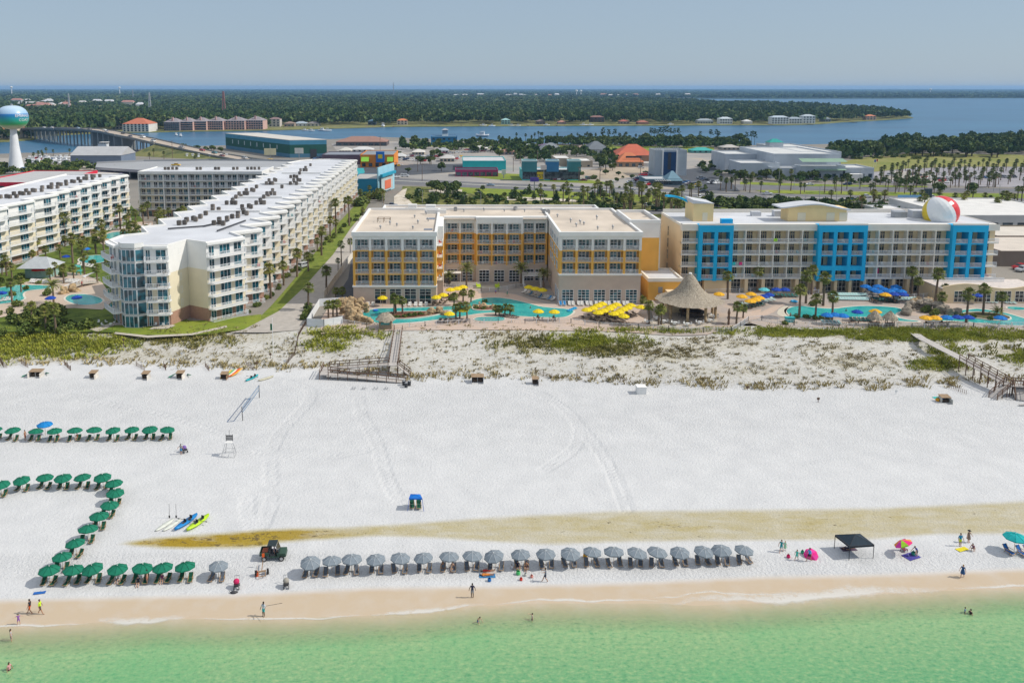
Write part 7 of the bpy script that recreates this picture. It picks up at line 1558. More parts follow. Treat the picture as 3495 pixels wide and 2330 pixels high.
fl_=lambda k,P:[PX(*q(k,x,y),LZ)[:2] for x,y in P]
M_fwh=mat('white_vinyl',(.74,.76,.77),.5,.04)
fence_line('vinyl_fence',fl_('b2',[(650,1080),(800,1090),(965,1060)]),LZ-.1,2.0,'tall white vinyl fence along the sand beside the rock wall',M_fwh,True)
fence_line('vinyl_fence',fl_('b2',[(652,1078),(760,900),(985,885)]),LZ-.1,2.0,'white vinyl fence along the lane side of the equipment yard',M_fwh,True)
fence_line('privacy_wall',fl_('b2',[(800,830),(900,680),(1000,540),(1065,460)]),LZ,1.9,'long cream wall between the lane and the service court',M_pale,True)
fence_line('pool_fence',fl_('b2',[(965,1062),(1180,1098),(1280,1100)]),LZ,1.2,'white picket pool fence beside the thatched hut',M_rail)
fence_line('pool_fence',fl_('b2',[(1420,1105),(1700,1085),(2100,1060),(2352,1055)])+fl_('b3',[(240,1060),(650,1055)]),LZ,1.2,'white picket pool fence along the dune before the yellow hotel',M_rail)
fence_line('pool_fence',fl_('b3',[(650,1055),(900,1090),(1250,1110),(1520,1125),(1830,1140),(2080,1140),(2160,1090),(2230,1040),(2352,1030)])+fl_('b4',[(300,1075),(700,1105),(960,1100),(1350,1105),(1900,1095),(2352,1090)]),LZ,1.25,'long white pool fence curving round the thatched bar',M_rail)
fence_line('courtyard_fence',fl_('b2',[(1880,745),(2080,760),(2200,770),(2352,775)])+fl_('b3',[(0,770),(160,740),(240,740)]),LZ,1.2,'white fence between the pool and the fire pit court',M_rail)
fence_line('deck_fence',fl_('b3',[(1850,790),(2352,775)])+fl_('b4',[(0,775),(330,775),(430,800),(520,790)]),LZ,1.2,'white fence between the blue-framed hotel and its deck',M_rail)
fence_line('deck_fence',fl_('b4',[(900,770),(1000,830),(1200,845),(1540,820)]),LZ,1.2,'white fence around the blue umbrella terrace',M_rail)
pg=PX(*q('b3',300,720),LZ); p_=thing('pergola','white pergola in the inner corner of the courtyard','pergola',pg)
for a,b in ((-2.4,-1.5),(2.4,-1.5),(-2.4,1.5),(2.4,1.5)): MB().box(pg[0]+a-.15,pg[0]+a+.15,pg[1]+b-.15,pg[1]+b+.15,LZ,LZ+3.2).build('post',M_wht2,p_)
m=MB();
for i in range(11): m.box(pg[0]-2.8,pg[0]+2.8,pg[1]-2+i*.4-.06,pg[1]-2+i*.4+.06,LZ+3.2,LZ+3.4)
m.build('lattice_roof',M_wht2,p_)
pg=PX(*q('b2',1940,690),LZ); p_=thing('pergola','white shade roof on posts by the courtyard palms','pergola',pg); MB().box(pg[0]-2.6,pg[0]+2.6,pg[1]-1.6,pg[1]+1.6,LZ+2.9,LZ+3.1).build('roof',M_wht2,p_)
for a,b in ((-2.4,-1.4),(2.4,-1.4),(-2.4,1.4),(2.4,1.4)): MB().box(pg[0]+a-.12,pg[0]+a+.12,pg[1]+b-.12,pg[1]+b+.12,LZ,LZ+2.9).build('post',M_wht2,p_)
m=MB(); X,Y,_=PX(*q('b2',2260,735),LZ); m.box(X-3.6,X+3.6,Y-1.7,Y+1.7,LZ+.12,LZ+.2); fp_=solo('court_rug',m,M_conc,'pale paved square with lime cushions in the courtyard','terrace',off=(0,0,0))
for i,(a,b) in enumerate(((-2.6,-.9),(-2.6,.9),(2.6,-.9),(2.6,.9))):
 m=MB().box(-.75,.75,-.6,.6,.05,.42).box(-.75,.75,.4,.6,.42,.8); solo('lounge_sofa',m,fabric('lime',(.42,.55,.03)),f'lime green lounge sofa on the courtyard square, {nth(i)} of four','sofa',(X+a,Y+b,LZ+.2),'lime sofas',rz=(PI/2 if a<0 else -PI/2))
def UQ(src,k,x,y,lab,grp=None,s=1.): X,Y,_=PX(*q(k,x,y),LZ); return dup(src,(X,Y,LZ+.12),BR.uniform(0,.78),lab,grp,s=s)
h2=lambda y:y+72      # canopy centre to foot, in zoom pixels
for i,(x,y) in enumerate(((1925,757),(1985,748),(2038,732),(1855,798),(1862,806),(1800,828))):
 if i==3: continue
 UQ(U_yel,'b2',x,h2(y),f'yellow umbrella over café tables at the left wing corner, {nth(min(i,i-1 if i>3 else i))} from the courtyard','yellow umbrellas at the wing corner'); X,Y,_=PX(*q('b2',x,h2(y)),LZ); dup(T_brown,(X,Y+.02,LZ+.12),0,f'brown café table under the {nth(min(i,i-1 if i>3 else i))} wing corner umbrella','tables at the wing corner')
 for a in (.5,2.1,3.6,5.2): dup(C_brown,(X+.85*math.cos(a),Y+.85*math.sin(a),LZ+.12),a-PI/2,f'brown chair at the {nth(min(i,i-1 if i>3 else i))} wing corner table','chairs at the wing corner')
UQ(U_yel,'b2',1322,h2(832),'yellow umbrella in front of the left wing windows'); UQ(U_yel,'b2',1918,h2(980),'yellow umbrella under the palms beside the river','yellow river umbrellas'); UQ(U_yel,'b2',2040,h2(945),'yellow umbrella half hidden behind the river palms','yellow river umbrellas')
for i,(x,y) in enumerate(((358,957),(500,962))):
 UQ(U_yel,'b3',x,y+72,f'yellow umbrella over a table at the big pool edge, {("first","second")[i]} from the island','yellow pool edge umbrellas'); X,Y,_=PX(*q('b3',x,y+72),LZ); dup(T_brown,(X,Y,LZ+.12),0,f'brown table under the {("first","second")[i]} pool edge umbrella','pool edge tables')
 for a in (0,PI/2,PI,-PI/2): dup(C_brown,(X+.9*math.cos(a),Y+.9*math.sin(a),LZ+.12),a-PI/2,f'brown chair at the {("first","second")[i]} pool edge table','pool edge chairs')
for i,(x,y) in enumerate(((275,735),(335,750),(395,762))): UQ(U_yel,'b3',x,y+70,f'yellow umbrella over the loungers by the right wing, {nth(i)} from the pergola','yellow courtyard umbrellas')
G3=[(790,950),(842,935),(885,912),(925,895),(890,975),(935,958),(985,940),(1010,920),(1055,902),(1030,985),(1075,970),(1110,945),(1150,930),(1180,908),(1120,1008)]
for i,(x,y) in enumerate(G3):
 UQ(U_yel,'b3',x,y+66,f'yellow umbrella in the tight block by the right wing, {nth(i)} counting from the pool','yellow umbrella block'); X,Y,_=PX(*q('b3',x,y+66),LZ)
 for j in (-1,1): dup(L_dark,(X+.75*j,Y-.4,LZ+.14),.5,f'brown lounger under the {nth(i)} umbrella of the yellow block','brown loungers in the yellow block')
UQ(U_yel,'b3',1272,990,'single yellow umbrella beside the palms of the thatched bar')
for i,x in enumerate((560,595,640,672,722,752,798,832,880,915,962,995,1047,1080,1128,1160)): X,Y,_=PX(*q('b3',x,898),LZ); dup(L_bluep if i<2 else L_white,(X,Y+.4,LZ+.14),0,f'{"blue" if i<2 else "white"} lounger, {nth(i)} from the pool along the right wing windows','loungers along the right wing')
for i,x in enumerate((1190,1235,1515,1565,1617,1662,1710)): X,Y,_=PX(*q('b2',x,904),LZ); dup(L_white,(X,Y+.3,LZ+.14),0,f'white lounger, {nth(i)} from the rock wall along the left wing windows','loungers along the left wing')
for i,(x,y) in enumerate(((235,785),(265,795),(292,805),(322,812),(352,820),(378,828),(405,835),(432,838),(460,845),(490,852))): X,Y,_=PX(*q('b3',x,y),LZ); dup((L_white,L_white,L_bluep)[i%3],(X,Y,LZ+.16),-.7,f'lounger, {nth(i)} from the pergola in the curved courtyard row','curved courtyard row of loungers')
for i,(x,y) in enumerate(((70,1000),(110,1005),(150,1010),(30,1000))): X,Y,_=PX(*q('b3',x,y),LZ); dup(L_dark,(X,Y,LZ+.2),1.2,f'brown lounger, {nth(i)} beside the island palms of the big pool','loungers by the island palms')
for i,x in enumerate((1830,1875,1920,1970,2020,2070)): X,Y,_=PX(*q('b2',x,1045),LZ); dup(L_dark,(X,Y,LZ+.14),-.6,f'dark lounger, {nth(i)} in the row below the river palms','loungers below the river palms')
for i,(src,c,x,y) in enumerate(((U_ora,'amber',1968,798),(U_ora,'amber',2172,820),(U_ora,'amber',2252,797),(U_ora,'amber',2325,832),(U_ora,'amber',2245,862),(U_ora,'amber',2290,848))): UQ(src,'b3',x,y+72,f'amber umbrella near the thatched bar path, {nth(i)} of the amber group','amber umbrellas by the bar path')
for i,(src,c,x,y) in enumerate(((U_aqu,'pale aqua',30,757),(U_nav,'royal blue',140,757),(U_nav,'royal blue',216,757),(U_nav,'royal blue',30,820),(U_nav,'royal blue',75,805),)): UQ(src,'b4',x,y+70,f'{c} umbrella on the deck before the hotel windows, {nth(i)} from the thatched bar','umbrellas before the windows')
for i,(src,c,x,y) in enumerate(((U_blu,'bright blue',935,727),(U_blu,'bright blue',1045,727),(U_blu,'bright blue',1205,730),(U_blu,'bright blue',1005,755),(U_blu,'bright blue',1100,755),(U_blu,'bright blue',1190,757),(U_blu,'bright blue',1048,775),(U_blu,'bright blue',1150,772),(U_blu,'bright blue',1250,772),(U_nav,'royal blue',1190,797),(U_nav,'royal blue',1270,800),(U_ora,'amber',1110,803))): UQ(src,'b4',x,y+72,f'{c} umbrella in the cluster beside the hotel door, {nth(i)} from the wall','umbrella cluster by the hotel door')
for i,(src,c,x,y) in enumerate(((U_blu,'bright blue',592,992),(U_blu,'bright blue',662,990),(U_blu,'bright blue',730,998),(U_nav,'royal blue',860,962),(U_ora,'amber',1020,957),(U_ora,'amber',1470,1018),(U_ora,'pale amber',1555,1018),(U_blu,'bright blue',1655,1015),(U_nav,'royal blue',1755,1012),(U_nav,'royal blue',1850,1012),(U_blu,'sky blue',2135,1018),(U_nav,'royal blue',1925,808),(U_blu,'bright blue',1580,768))): UQ(src,'b4',x,y+72,f'{c} umbrella along the seaward side of the blue hotel pool, {nth(i)} in line','umbrellas along the seaward pool side')
for k,P,n,L_,lab in (('b4',((640,810),(940,812)),14,L_aqua,'upper pool terrace row'),('b4',((655,845),(960,850)),14,L_aqua,'lower pool terrace row'),('b4',((70,815),(320,820)),9,L_teal,'shaded row below the hotel windows'),('b3',((2150,905),(2352,860)),7,L_aqua,'slanting row near the amber umbrellas'),('b3',((2160,930),(2352,895)),7,L_teal,'front slanting row near the amber umbrellas'),('b4',((1000,850),(1200,870)),9,L_teal,'row under the blue umbrella cluster'),('b4',((1215,850),(1390,850)),7,L_aqua,'row beside the waterfall mound'),('b4',((1880,865),(2090,875)),7,L_aqua,'row below the restaurant windows'),('b4',((2180,875),(2260,880)),3,L_aqua,'row at the hot tub'),('b4',((560,1055),(700,1062)),5,L_aqua,'row under the blue seaward umbrellas'),('b4',((810,1030),(960,1035)),5,L_teal,'row beside the first thatched parasol'),('b4',((0,880),(110,850)),5,L_aqua,'slanting row by the big pool entry')):
 for i in range(n):
  x,y=lerp(P[0][0],P[1][0],i/(n-1)),lerp(P[0][1],P[1][1],i/(n-1)); X,Y,_=PX(*q(k,x,y),LZ); dup(L_,(X,Y,LZ+.12),.35 if 'slant' in lab else BR.uniform(-.08,.08),f'pool lounger, {nth(i)} from the bar end of the {lab}','loungers in the '+lab)
for i,(x,y) in enumerate(((1180,870),(1010,870),(1100,840),(960,800),(1220,840),(1300,830),(1500,1085),(1640,1080),(830,1075))):
 X,Y,_=PX(*q('b4',x,y),LZ); dup(T_brown,(X,Y,LZ+.12),0,f'brown table on the blue hotel deck, {nth(i)} of its tables','tables on the blue hotel deck')
 for a in (0,PI/2,PI,-PI/2): dup(C_brown,(X+.85*math.cos(a),Y+.85*math.sin(a),LZ+.12),a-PI/2,f'brown chair at the {nth(i)} table of the blue hotel deck','chairs on the blue hotel deck')
X,Y,_=PX(*q('b4',268,1050),LZ); MBx=MB().box(-1.0,1.0,0,1.0,0,1.1).box(-1.1,1.1,-.1,1.1,1.1,1.2); solo('towel_cabinet',MBx,mat('teal_box',(.03,.36,.38),.6),'teal towel cabinet at the pool fence','cabinet',(X,Y,LZ+.1))
X,Y,_=PX(*q('b4',300,870),LZ); solo('pool_float',MB().lathe([(.7,.1),(.95,.3),(.7,.5),(.45,.3),(.7,.1)],16),mat('float_blue',(.01,.3,.55),.4),'blue inflatable ring on the deck by the pool entry','inflatable ring',(X,Y,LZ+.1)); X,Y,_=PX(*q('b2',1260,950),LZ); solo('pool_float',MB().lathe([(.5,.05),(.75,.22),(.5,.4),(.28,.22),(.5,.05)],16),mat('float_blue2',(.02,.16,.5),.4),'blue inner tube floating in the lazy river','inner tube',(X,Y,LZ+.2));
for i,x in enumerate((632,650,668,686)): X,Y,_=PX(*q('b3',x,952-8*i),LZ); solo('pool_float',MB().lathe([(.4,.05),(.6,.2),(.4,.36),(.22,.2),(.4,.05)],14),mat('float_blue',(.01,.3,.55),.4),f'blue ring in the pile at the pool corner, {nth(i)} from the water','inner tube',(X,Y,LZ+.16),'blue rings at the pool corner')
def PP(k,x,y,lab,**kw): X,Y,_=PX(*q(k,x,y),LZ); return person(lab,(X,Y,LZ+.18),**kw)
PP('b3',82,820,'person in green swim shorts and hat walking by the courtyard pool',rz=-1,pose='walk',top=(.1,.3,.3),bottom=(.05,.35,.2),hat=(.6,.45,.5)); PP('b2',2330,800,'child in red and blue swimwear standing at the courtyard pool',rz=0,h=1.2,top=(.05,.15,.6),bottom=(.5,.05,.05)); PP('b2',2185,895,'person sitting on the rocks of the large pool',rz=.5,pose='sit',bottom=(.5,.3,.2)); PP('b3',288,925,'swimmer standing chest-deep in the large turquoise pool',rz=1,top=(.05,.05,.05),bottom=(.05,.05,.05),sink=1.2)
PP('b4',268,1000,'person sitting at the shallow pool entry',rz=.5,pose='sit',skin=1,bottom=(.1,.05,.05)); PP('b4',455,790,'person in dark shirt standing at the hotel door',top=(.06,.05,.12),bottom=(.1,.1,.12),skin=1); PP('b4',485,788,'person in lilac shirt standing at the hotel door',top=(.35,.33,.5),bottom=(.2,.2,.25)); PP('b4',765,952,'swimmer waist-deep in the middle of the blue hotel pool',top=(.02,.2,.2),bottom=(.02,.1,.1),sink=1.1); PP('b1',732,735,'person in red shirt crossing the garden footbridge',top=(.5,.03,.03),bottom=(.1,.1,.1)); PP('b1',325,690,'person in white lounging near the red umbrellas',pose='sit',top=(.6,.55,.5),bottom=(.3,.2,.2))
kx,ky,_=PX(*q('b1',360,640),LZ); kz=thing('garden_pavilion','garden pavilion with a pale grey hipped roof and red umbrellas','pavilion',(kx,ky,LZ)); MB().gable(kx-4.6,kx+4.6,ky-3,ky+5,LZ+3.2,LZ+5.8,'x',3.2).build('roof',mat('pale_metal_roof',(.42,.44,.45),.5,.08),kz); MB().prism(rect(kx-3.6,kx+3.6,ky-1.5,ky+4),LZ,LZ+3.2).build('wall',mat('mint_wall',(.3,.45,.4),.8),kz)
for i,(x,y) in enumerate(((342,650),(408,645))): UQ(U_red,'b1',x,y,f'red umbrella at the garden pavilion, {("first","second")[i]} from the picture edge','red umbrellas',1.1)
for i,(src,x,y) in enumerate(((U_nav,595,520),(U_nav,455,905),(U_nav,20,860),(U_nav,690,900),(U_blu,770,450))): UQ(src,'b1',x,y,f'blue umbrella in the condominium garden, {nth(i)} of the garden umbrellas','garden umbrellas')
br_=thing('footbridge','white railed footbridge over the garden stream','footbridge',PX(*q('b1',700,740),LZ)); a_=PX(*q('b1',560,765),LZ); b_=PX(*q('b1',880,690),LZ); m=MB(); mid=((a_[0]+b_[0])/2,(a_[1]+b_[1])/2)
m.beam((*a_[:2],LZ+.2),(*mid,LZ+1.0),2.2,.3).beam((*mid,LZ+1.0),(*b_[:2],LZ+.2),2.2,.3); m.build('deck',M_conc,br_); m=MB()
for s in (-1,1):
 for p0,p1 in (((*a_[:2],LZ+1.2),(*mid,LZ+2.0)),((*mid,LZ+2.0),(*b_[:2],LZ+1.2))):
  m.beam((p0[0],p0[1]+s,p0[2]),(p1[0],p1[1]+s,p1[2]),.07)
  for i in range(8): t=i/7; x,y,z=[lerp(p0[k],p1[k],t) for k in range(3)]; m.beam((x,y+s,z-1),(x,y+s,z),.06)
m.build('handrail',M_rail,br_)
for k,P,n,lab in (('b1',((830,245),(1340,185)),17,'long row behind the upper garden pool'),('b1',((280,690),(420,700)),7,'row by the red umbrellas'),('b1',((700,540),(850,560)),6,'row beside the slide'),('b1',((580,690),(690,690)),5,'row left of the footbridge'),('b1',((20,860),(100,850)),3,'row at the picture edge')):
 for i in range(n): x,y=lerp(P[0][0],P[1][0],i/(n-1)),lerp(P[0][1],P[1][1],i/(n-1)); X,Y,_=PX(*q(k,x,y),LZ); dup(L_white,(X,Y,LZ+.14),BR.uniform(-.1,.1),f'white garden lounger, {nth(i)} in the {lab}','garden loungers in the '+lab)
m=MB(); X,Y,_=PX(*q('b1',840,650),LZ)
for i in range(10): a0,a1=i*.3,(i+1)*.3; m.beam((X+2.2*math.cos(a0)-1,Y+1.5*math.sin(a0),LZ+2.2-.2*i),(X+2.2*math.cos(a1)-1,Y+1.5*math.sin(a1),LZ+2.2-.2*(i+1)),1.0,.25)
solo('water_slide',m,M_fwh,'white curved water slide beside the tower balconies','water slide',off=(0,0,0))
m=MB(); X,Y,_=PX(*q('b1',685,625),LZ)
for a in (-1.2,0,1.2): m.box(X+a-.12,X+a+.12,Y-.12,Y+.12,LZ,LZ+2.6)
m.box(X-1.5,X+1.5,Y-.7,Y+.7,LZ+1.3,LZ+1.5).ell((X,Y,LZ+2.7),(1.4,.8,.5),10,5); solo('splash_structure',m,mat('aqua_play',(.1,.5,.42),.5),'aqua and green splash play structure in the condominium garden','play structure',off=(0,0,0))
for i in range(5):
 X,Y,_=PX(*q('b1',880+i*35,1060+(i%2)*25),LZ); dup(C_white,(X,Y,LZ+.1),i*1.3,f'white patio chair at the foot of the glass tower, {nth(i)} of the chairs','patio chairs at the tower foot')
for i in range(4):
 X,Y,_=PX(*q('b1',1390+i*35,1085-(i%2)*12),LZ); dup(C_white,(X,Y,LZ+.1),i*1.6,f'white patio chair on the pale slab beside the tower, {nth(i)} of the chairs','patio chairs on the slab')
deck('patio_slab',polyq('b1',[(1330,1112),(1400,1072),(1500,1062),(1568,1078),(1500,1105)]),8,M_conc,'pale concrete patio beside the glass tower')
def PQ(kind,k,x,yb,yt,lab,grp=None): a=q(k,x,yb); b=q(k,x,yt); return plantpx(kind,a[0],a[1],b[1],lab,grp)
tag_=lambda i,what:f'{what}, {nth(i)}'
for i,(x,yb,yt) in enumerate(((325,830,515),(440,715,495),(560,640,385),(660,590,415),(778,450,190),(740,410,290),(760,290,230),(660,935,690),(955,550,320),(925,600,475),(1035,420,295),(905,270,125),(855,280,100),(1025,185,-80),(905,190,-60),(985,60,-70),(1145,95,20))): PQ('slim' if i in (8,9) else 'fan','b2',x,yb,yt,f'fan palm along the lane beside the condominium, {nth(i)} counting inland','lane palms')
PQ('fan','b2',820,790,540,'dark palm standing alone in the shade of the lane')
for i,(x,yb,yt) in enumerate(((905,840,735),(965,850,730),(840,1010,850),(880,1000,850),(915,1000,845))): PQ('fan','b2',x,yb,yt,f'palm in the white fenced equipment yard, {nth(i)} of five','equipment yard palms')
for i,(x,yb,yt) in enumerate(((1425,985,790),(1440,975,800),(1500,975,815),(1960,900,780),(2040,860,745),(2110,870,755),(1975,1010,880),(2010,1015,870),(2075,1020,860))): PQ('fan','b2',x,yb,yt,f'palm on the river islands of the yellow hotel, {nth(i)} from the rock wall','river island palms')
PQ('feather','b2',1915,720,600,'feathery palm at the courtyard entrance by the umbrellas'); PQ('feather','b2',2070,720,530,'tall bright feathery palm in front of the courtyard windows'); PQ('feather','b3',205,730,525,'dark feathery palm beside the white pergola'); PQ('feather','b3',405,740,580,'broad dark feathery palm against the right wing')
for i,(x,yb,yt) in enumerate(((10,985,890),(60,990,880),(105,985,885),(2330-2352,985,890))): PQ('fan','b3',x,yb,yt,f'yellowish palm on the big pool island, {nth(i)} of four','pool island palms')
for i,(x,yb,yt) in enumerate(((1345,1060,850),(1430,1075,890),(1455,1070,885),(1285,880,810))): PQ('fan','b3',x,yb,yt,f'palm beside the thatched bar, {nth(i)} from the yellow hotel','bar palms')
for i,(x,yb,yt) in enumerate(((1800,760,580),(2048,840,585),(2125,1060,860),(2185,1010,885),(2310,780,540))): PQ('fan','b3',x,yb,yt,f'palm between the thatched bar and the blue hotel, {nth(i)} in order','palms right of the bar')
m_=PX(*q('b3',2055,1070),LZ); solo('carved_post',MB().lathe([(.25,0),(.3,.5),(.22,1.2),(.32,1.7),(.24,2.4),(.34,3.0),(.2,3.6),(.1,4.0)],9),M_post,'dark carved wooden post beside the deck fence','carved post',m_)
for i,(x,yb,yt) in enumerate(((245,760,550),(345,1005,700),(405,880,585),(455,800,535),(490,1015,790),(560,900,600),(640,1030,770),(1345,810,545),(1405,830,640),(1560,870,560),(1650,860,700),(1610,960,775),(1835,1050,740),(1985,985,700),(2148,985,770))): PQ('fan','b4',x,yb,yt,f'tall palm on the blue hotel pool deck, {nth(i)} from the thatched bar','pool deck palms')
for i,(k,x,yb,yt,ki) in enumerate((('b4',410,1010,960,'bush'),('b4',460,900,850,'bush'),('b4',320,1010,985,'bush'),('b4',480,1020,985,'bush'),('b4',2110,990,920,'feather'),('b4',1800,1010,960,'bush'),('b4',1900,1010,965,'bush'),('b4',2050,1030,990,'bush'),('b4',540,1020,985,'bush'),('b4',600,1020,990,'bush'),('b4',1400,930,870,'bush'),('b4',1480,960,890,'bush'),('b4',1560,990,920,'bush'),('b4',220,1065,1040,'bush'),('b3',1700,1200,1100,'bush'))):
 if i<14: PQ(ki,k,x,yb,yt,f'low green planting on the blue hotel deck, {nth(i)} of the shrubs','deck shrubs')
for i,(x,y) in enumerate(((1400,1010),(1450,1012),(1520,1005),(1560,1000),(1610,995),(1660,985),(1350,1000),(2160,930),(2220,935),(1930,850),(2230,870))): PQ('bush','b2',x,y,y-22,f'small shrub in the river mulch, {nth(i)} from the thatched hut','mulch shrubs')
GP=[(525,380,60),(590,360,85),(545,340,195),(1075,220,0),(905,225,45),(815,200,70),(1000,195,50),(1155,180,40),(1280,190,0),(1425,150,20),(1470,140,40),(1380,60,-60),(1265,60,-50),(60,630,440),(110,680,510),(110,880,650),(300,540,400),(410,500,360),(540,480,350),(650,520,250),(745,560,320),(755,620,430),(450,680,560),(495,640,505),(570,700,525),(660,680,530),(870,700,530),(480,880,680),(285,1050,860),(410,1100,910),(500,1130,870),(190,780,640),(20,620,500),(580,370,270),(340,460,290),(160,480,380),(700,350,270),(850,380,300),(930,300,210),(780,420,290),(20,470,440)]
for i,(x,yb,yt) in enumerate(GP): PQ('feather' if i in (0,1,2,27,40) else 'fan','b1',x,yb,yt,f'palm in the condominium garden, {nth(i)} of the garden palms','condominium garden palms')
gr=random.Random(8)
for i in range(46):
 X,Y=gr.uniform(-131,-86),gr.uniform(262,336); plant('fan',(X,Y,LZ),gr.uniform(4.5,8.5),f'palm in the dense grove behind the upper garden pool, {nth(i)} of the grove','garden grove palms')
for i in range(60):
 if i<26: X,Y=gr.uniform(-128,-84),gr.uniform(255,332)
 else: X,Y=gr.uniform(-132,-88),gr.uniform(190,250)
 if i>=26:
  px_,py_=pix(X,Y,LZ)
  if (150<px_<330 and py_>610): continue
 plant('bush',(X,Y,LZ),gr.uniform(1.2,2.4),f'round shrub in the condominium garden, {nth(i)} of the shrubs','condominium garden shrubs')
for i in range(34):
 x,y=gr.uniform(-20,205),gr.uniform(712,768);
 if x>150 and y<745: continue
 X,Y,_=PX(x,y,LZ); plant('bush',(X,Y,LZ-.1),gr.uniform(1.6,3.2),f'thick dark shrub between the garden and the dune, {nth(i)} of the thicket','thicket shrubs')
for i in range(44):
 t=i/44; x=lerp(590,840,t**.8)+gr.uniform(-8,8); y=lerp(716,480,t**.8)+gr.uniform(-4,6)
 X,Y,_=PX(x-18*(1-t),y,LZ); plant('bush',(X,Y,LZ-.1),gr.uniform(.9,1.8),f'low shrub at the foot of the serrated condominium front, {nth(i)} counting inland','shrubs at the serrated front')
for i,(x,y) in enumerate(((650,945),(640,985),(620,1020),(660,920))): PQ('bush','b2',x,y,y-60,f'shrub at the corner of the lane and the white fence, {nth(i)} of four','lane corner shrubs')
def C(r,g,b): return (r,g,b)
def wm_(c,nm='town_wall'): return mat('%s_%d_%d_%d'%(nm,*[int(v*99) for v in c]),c,.8,.08,.2)
M_win=mat_glass('town_window',(.02,.03,.04),(.07,.10,.12)); wq={}
def winpart(root,x,y,z,w,h,rz=0.,m=None):
 k=(round(w,1),round(h,1),m and m.name)
 if k not in wq: wq[k]=MB().box(0,w,-.06,.02,0,h).mesh('window',m or M_win)
 L0=wloc(root); return share('window',wq[k],root,(x-L0.x,y-L0.y,z-L0.z),rz)
def bldg(nm,lab,cat,xl,xr,yb,yt,dep,wall,roof,kind='flat',win=None,rise=2.5,z=LZ,par=.5,hip=None,axis='x',group=None):
 Y=PX(1050,yb,z)[1]; x0,x1=XY(xl,yb,Y),XY(xr,yb,Y); h=max(2.2,ZY(yt,Y)-z); root=thing(nm,lab,cat,((x0+x1)/2,Y,z),group=group)
 MB().prism(rect(x0,x1,Y,Y+dep),z-.3,z+h).build('wall',wm_(wall),root)
 if kind=='flat':
  m=MB().prism(rect(x0+.3,x1-.3,Y+.3,Y+dep-.3),z+h-.1,z+h+.05); m.build('roof',wm_(roof,'town_roof'),root)
  if par: m=MB(); ring(m,rect(x0,x1,Y,Y+dep),.3,z+h-.15,z+h+par,0,.05); m.build('parapet',wm_(wall),root)
 else: MB().gable(x0,x1,Y,Y+dep,z+h,z+h+rise,axis,(min(x1-x0,dep)*.45 if hip is None else hip)).build('roof',wm_(roof,'town_roof'),root)
 if win:
  rows,n,ww,wh=win
  for r_ in range(rows):
   for i in range(n): winpart(root,x0+(x1-x0)*(i+.5)/n-ww/2,Y,z+h*(r_+.28)/rows if rows>1 else z+.5,ww,wh)
 return root,x0,x1,Y,h
Yw=PX(1050,394.5)[1]; xw=XY(38,394,Yw); xt=XY(32,268,Yw); wt_=thing('water_tower','tall white water tower with a blue and green striped bulb','water tower',(xw,Yw,LZ)); k=1/PPM(Yw); zt_=ZY(243,Yw)-LZ
sk=MB().lathe([(17.5*k,0),(17*k,2),(13*k,9),(9.5*k,17),(8*k,24),(7.3*k,zt_*.55),(7*k,zt_-15)],24); sk.build('pedestal',mat('tower_white',(.74,.75,.76),.6,.04,.2),wt_,off=(0,0,0))
m,N,L,B=_mk('tower_bulb'); tc=N.new('ShaderNodeTexCoord'); sp=N.new('ShaderNodeSeparateXYZ'); L.new(tc.outputs['Object'],sp.inputs[0]); cr=N.new('ShaderNodeValToRGB'); L.new(mr_(sp.outputs['Z'],zt_-15.5,zt_),cr.inputs['Fac'])
for p_,c_ in ((0,(.6,.55,.42,1)),(.14,(.55,.6,.35,1)),(.24,(.05,.42,.12,1)),(.42,(.01,.36,.30,1)),(.60,(.01,.17,.42,1)),(.66,(.03,.20,.50,1)),(.68,(.30,.48,.66,1)),(1,(.50,.62,.72,1))):
 if p_ in (0,1): e_=cr.color_ramp.elements[0 if p_==0 else -1]; e_.position=p_
 else: e_=cr.color_ramp.elements.new(p_)
 e_.color=c_
L.new(cr.outputs['Color'],B.inputs['Base Color']); B.inputs['Roughness'].default_value=.35
R_=33.5*k; zc_=zt_-7.6; MB().lathe([(R_*math.cos(a)**.75 if math.cos(a)>0 else .02,zc_+7.7*math.sin(a)) for a in np.linspace(-PI/2+.02,PI/2-.02,22)],36).build('tank',m,wt_,off=(0,0,0))
MB().lathe([(.9,zt_),(.9,zt_+.8),(.3,zt_+1.1),(.05,zt_+1.2)],10).build('vent_cap',M_steel,wt_,off=(0,0,0))
for body,sz,dz,a0 in (('EMERALD',2.5,1.2,1.22),('COAST',2.5,-1.5,1.3)):
 me=text_mesh(body,sz,extr=.02); me.materials.append(M_wht2)
 for v in me.vertices:
  a=v.co.x/R_+a0-PI/2; zz=zc_+dz+v.co.y; s_=max(-1,min(1,(zz-zc_)/7.7)); rr_=R_*math.cos(math.asin(s_))**.75+.1+v.co.z; v.co=(rr_*math.cos(a),rr_*math.sin(a),zz)
 share('lettering',me,wt_)
MB().box(xw+4.5,xw+9.5,Yw-3,Yw+1,LZ,LZ+3).build('pump_room',mat('tower_blue',(.12,.22,.42),.7),wt_)
BP=[(640,377,3.2),(560,366.5,4.0),(500,356,5.2),(430,341.5,8.5),(373,329,11.5),(330,319,13.5),(283,310,15.5),(245,302,16.8),(206,297.5,17.2),(140,295,16.5),(77,294.5,13.5),(20,297,8.5),(-60,302,4)]
bp3=[PX(*p) for p in BP]; brd=thing('road_bridge','long concrete road bridge on many piers crossing the lagoon','bridge',bp3[6]); Md=mat('bridge_deck',(.42,.35,.28),.9,.1,.1); Mp=mat('bridge_concrete',(.23,.24,.235),.9,.12,.1)
dk=MB(); pr_=MB()
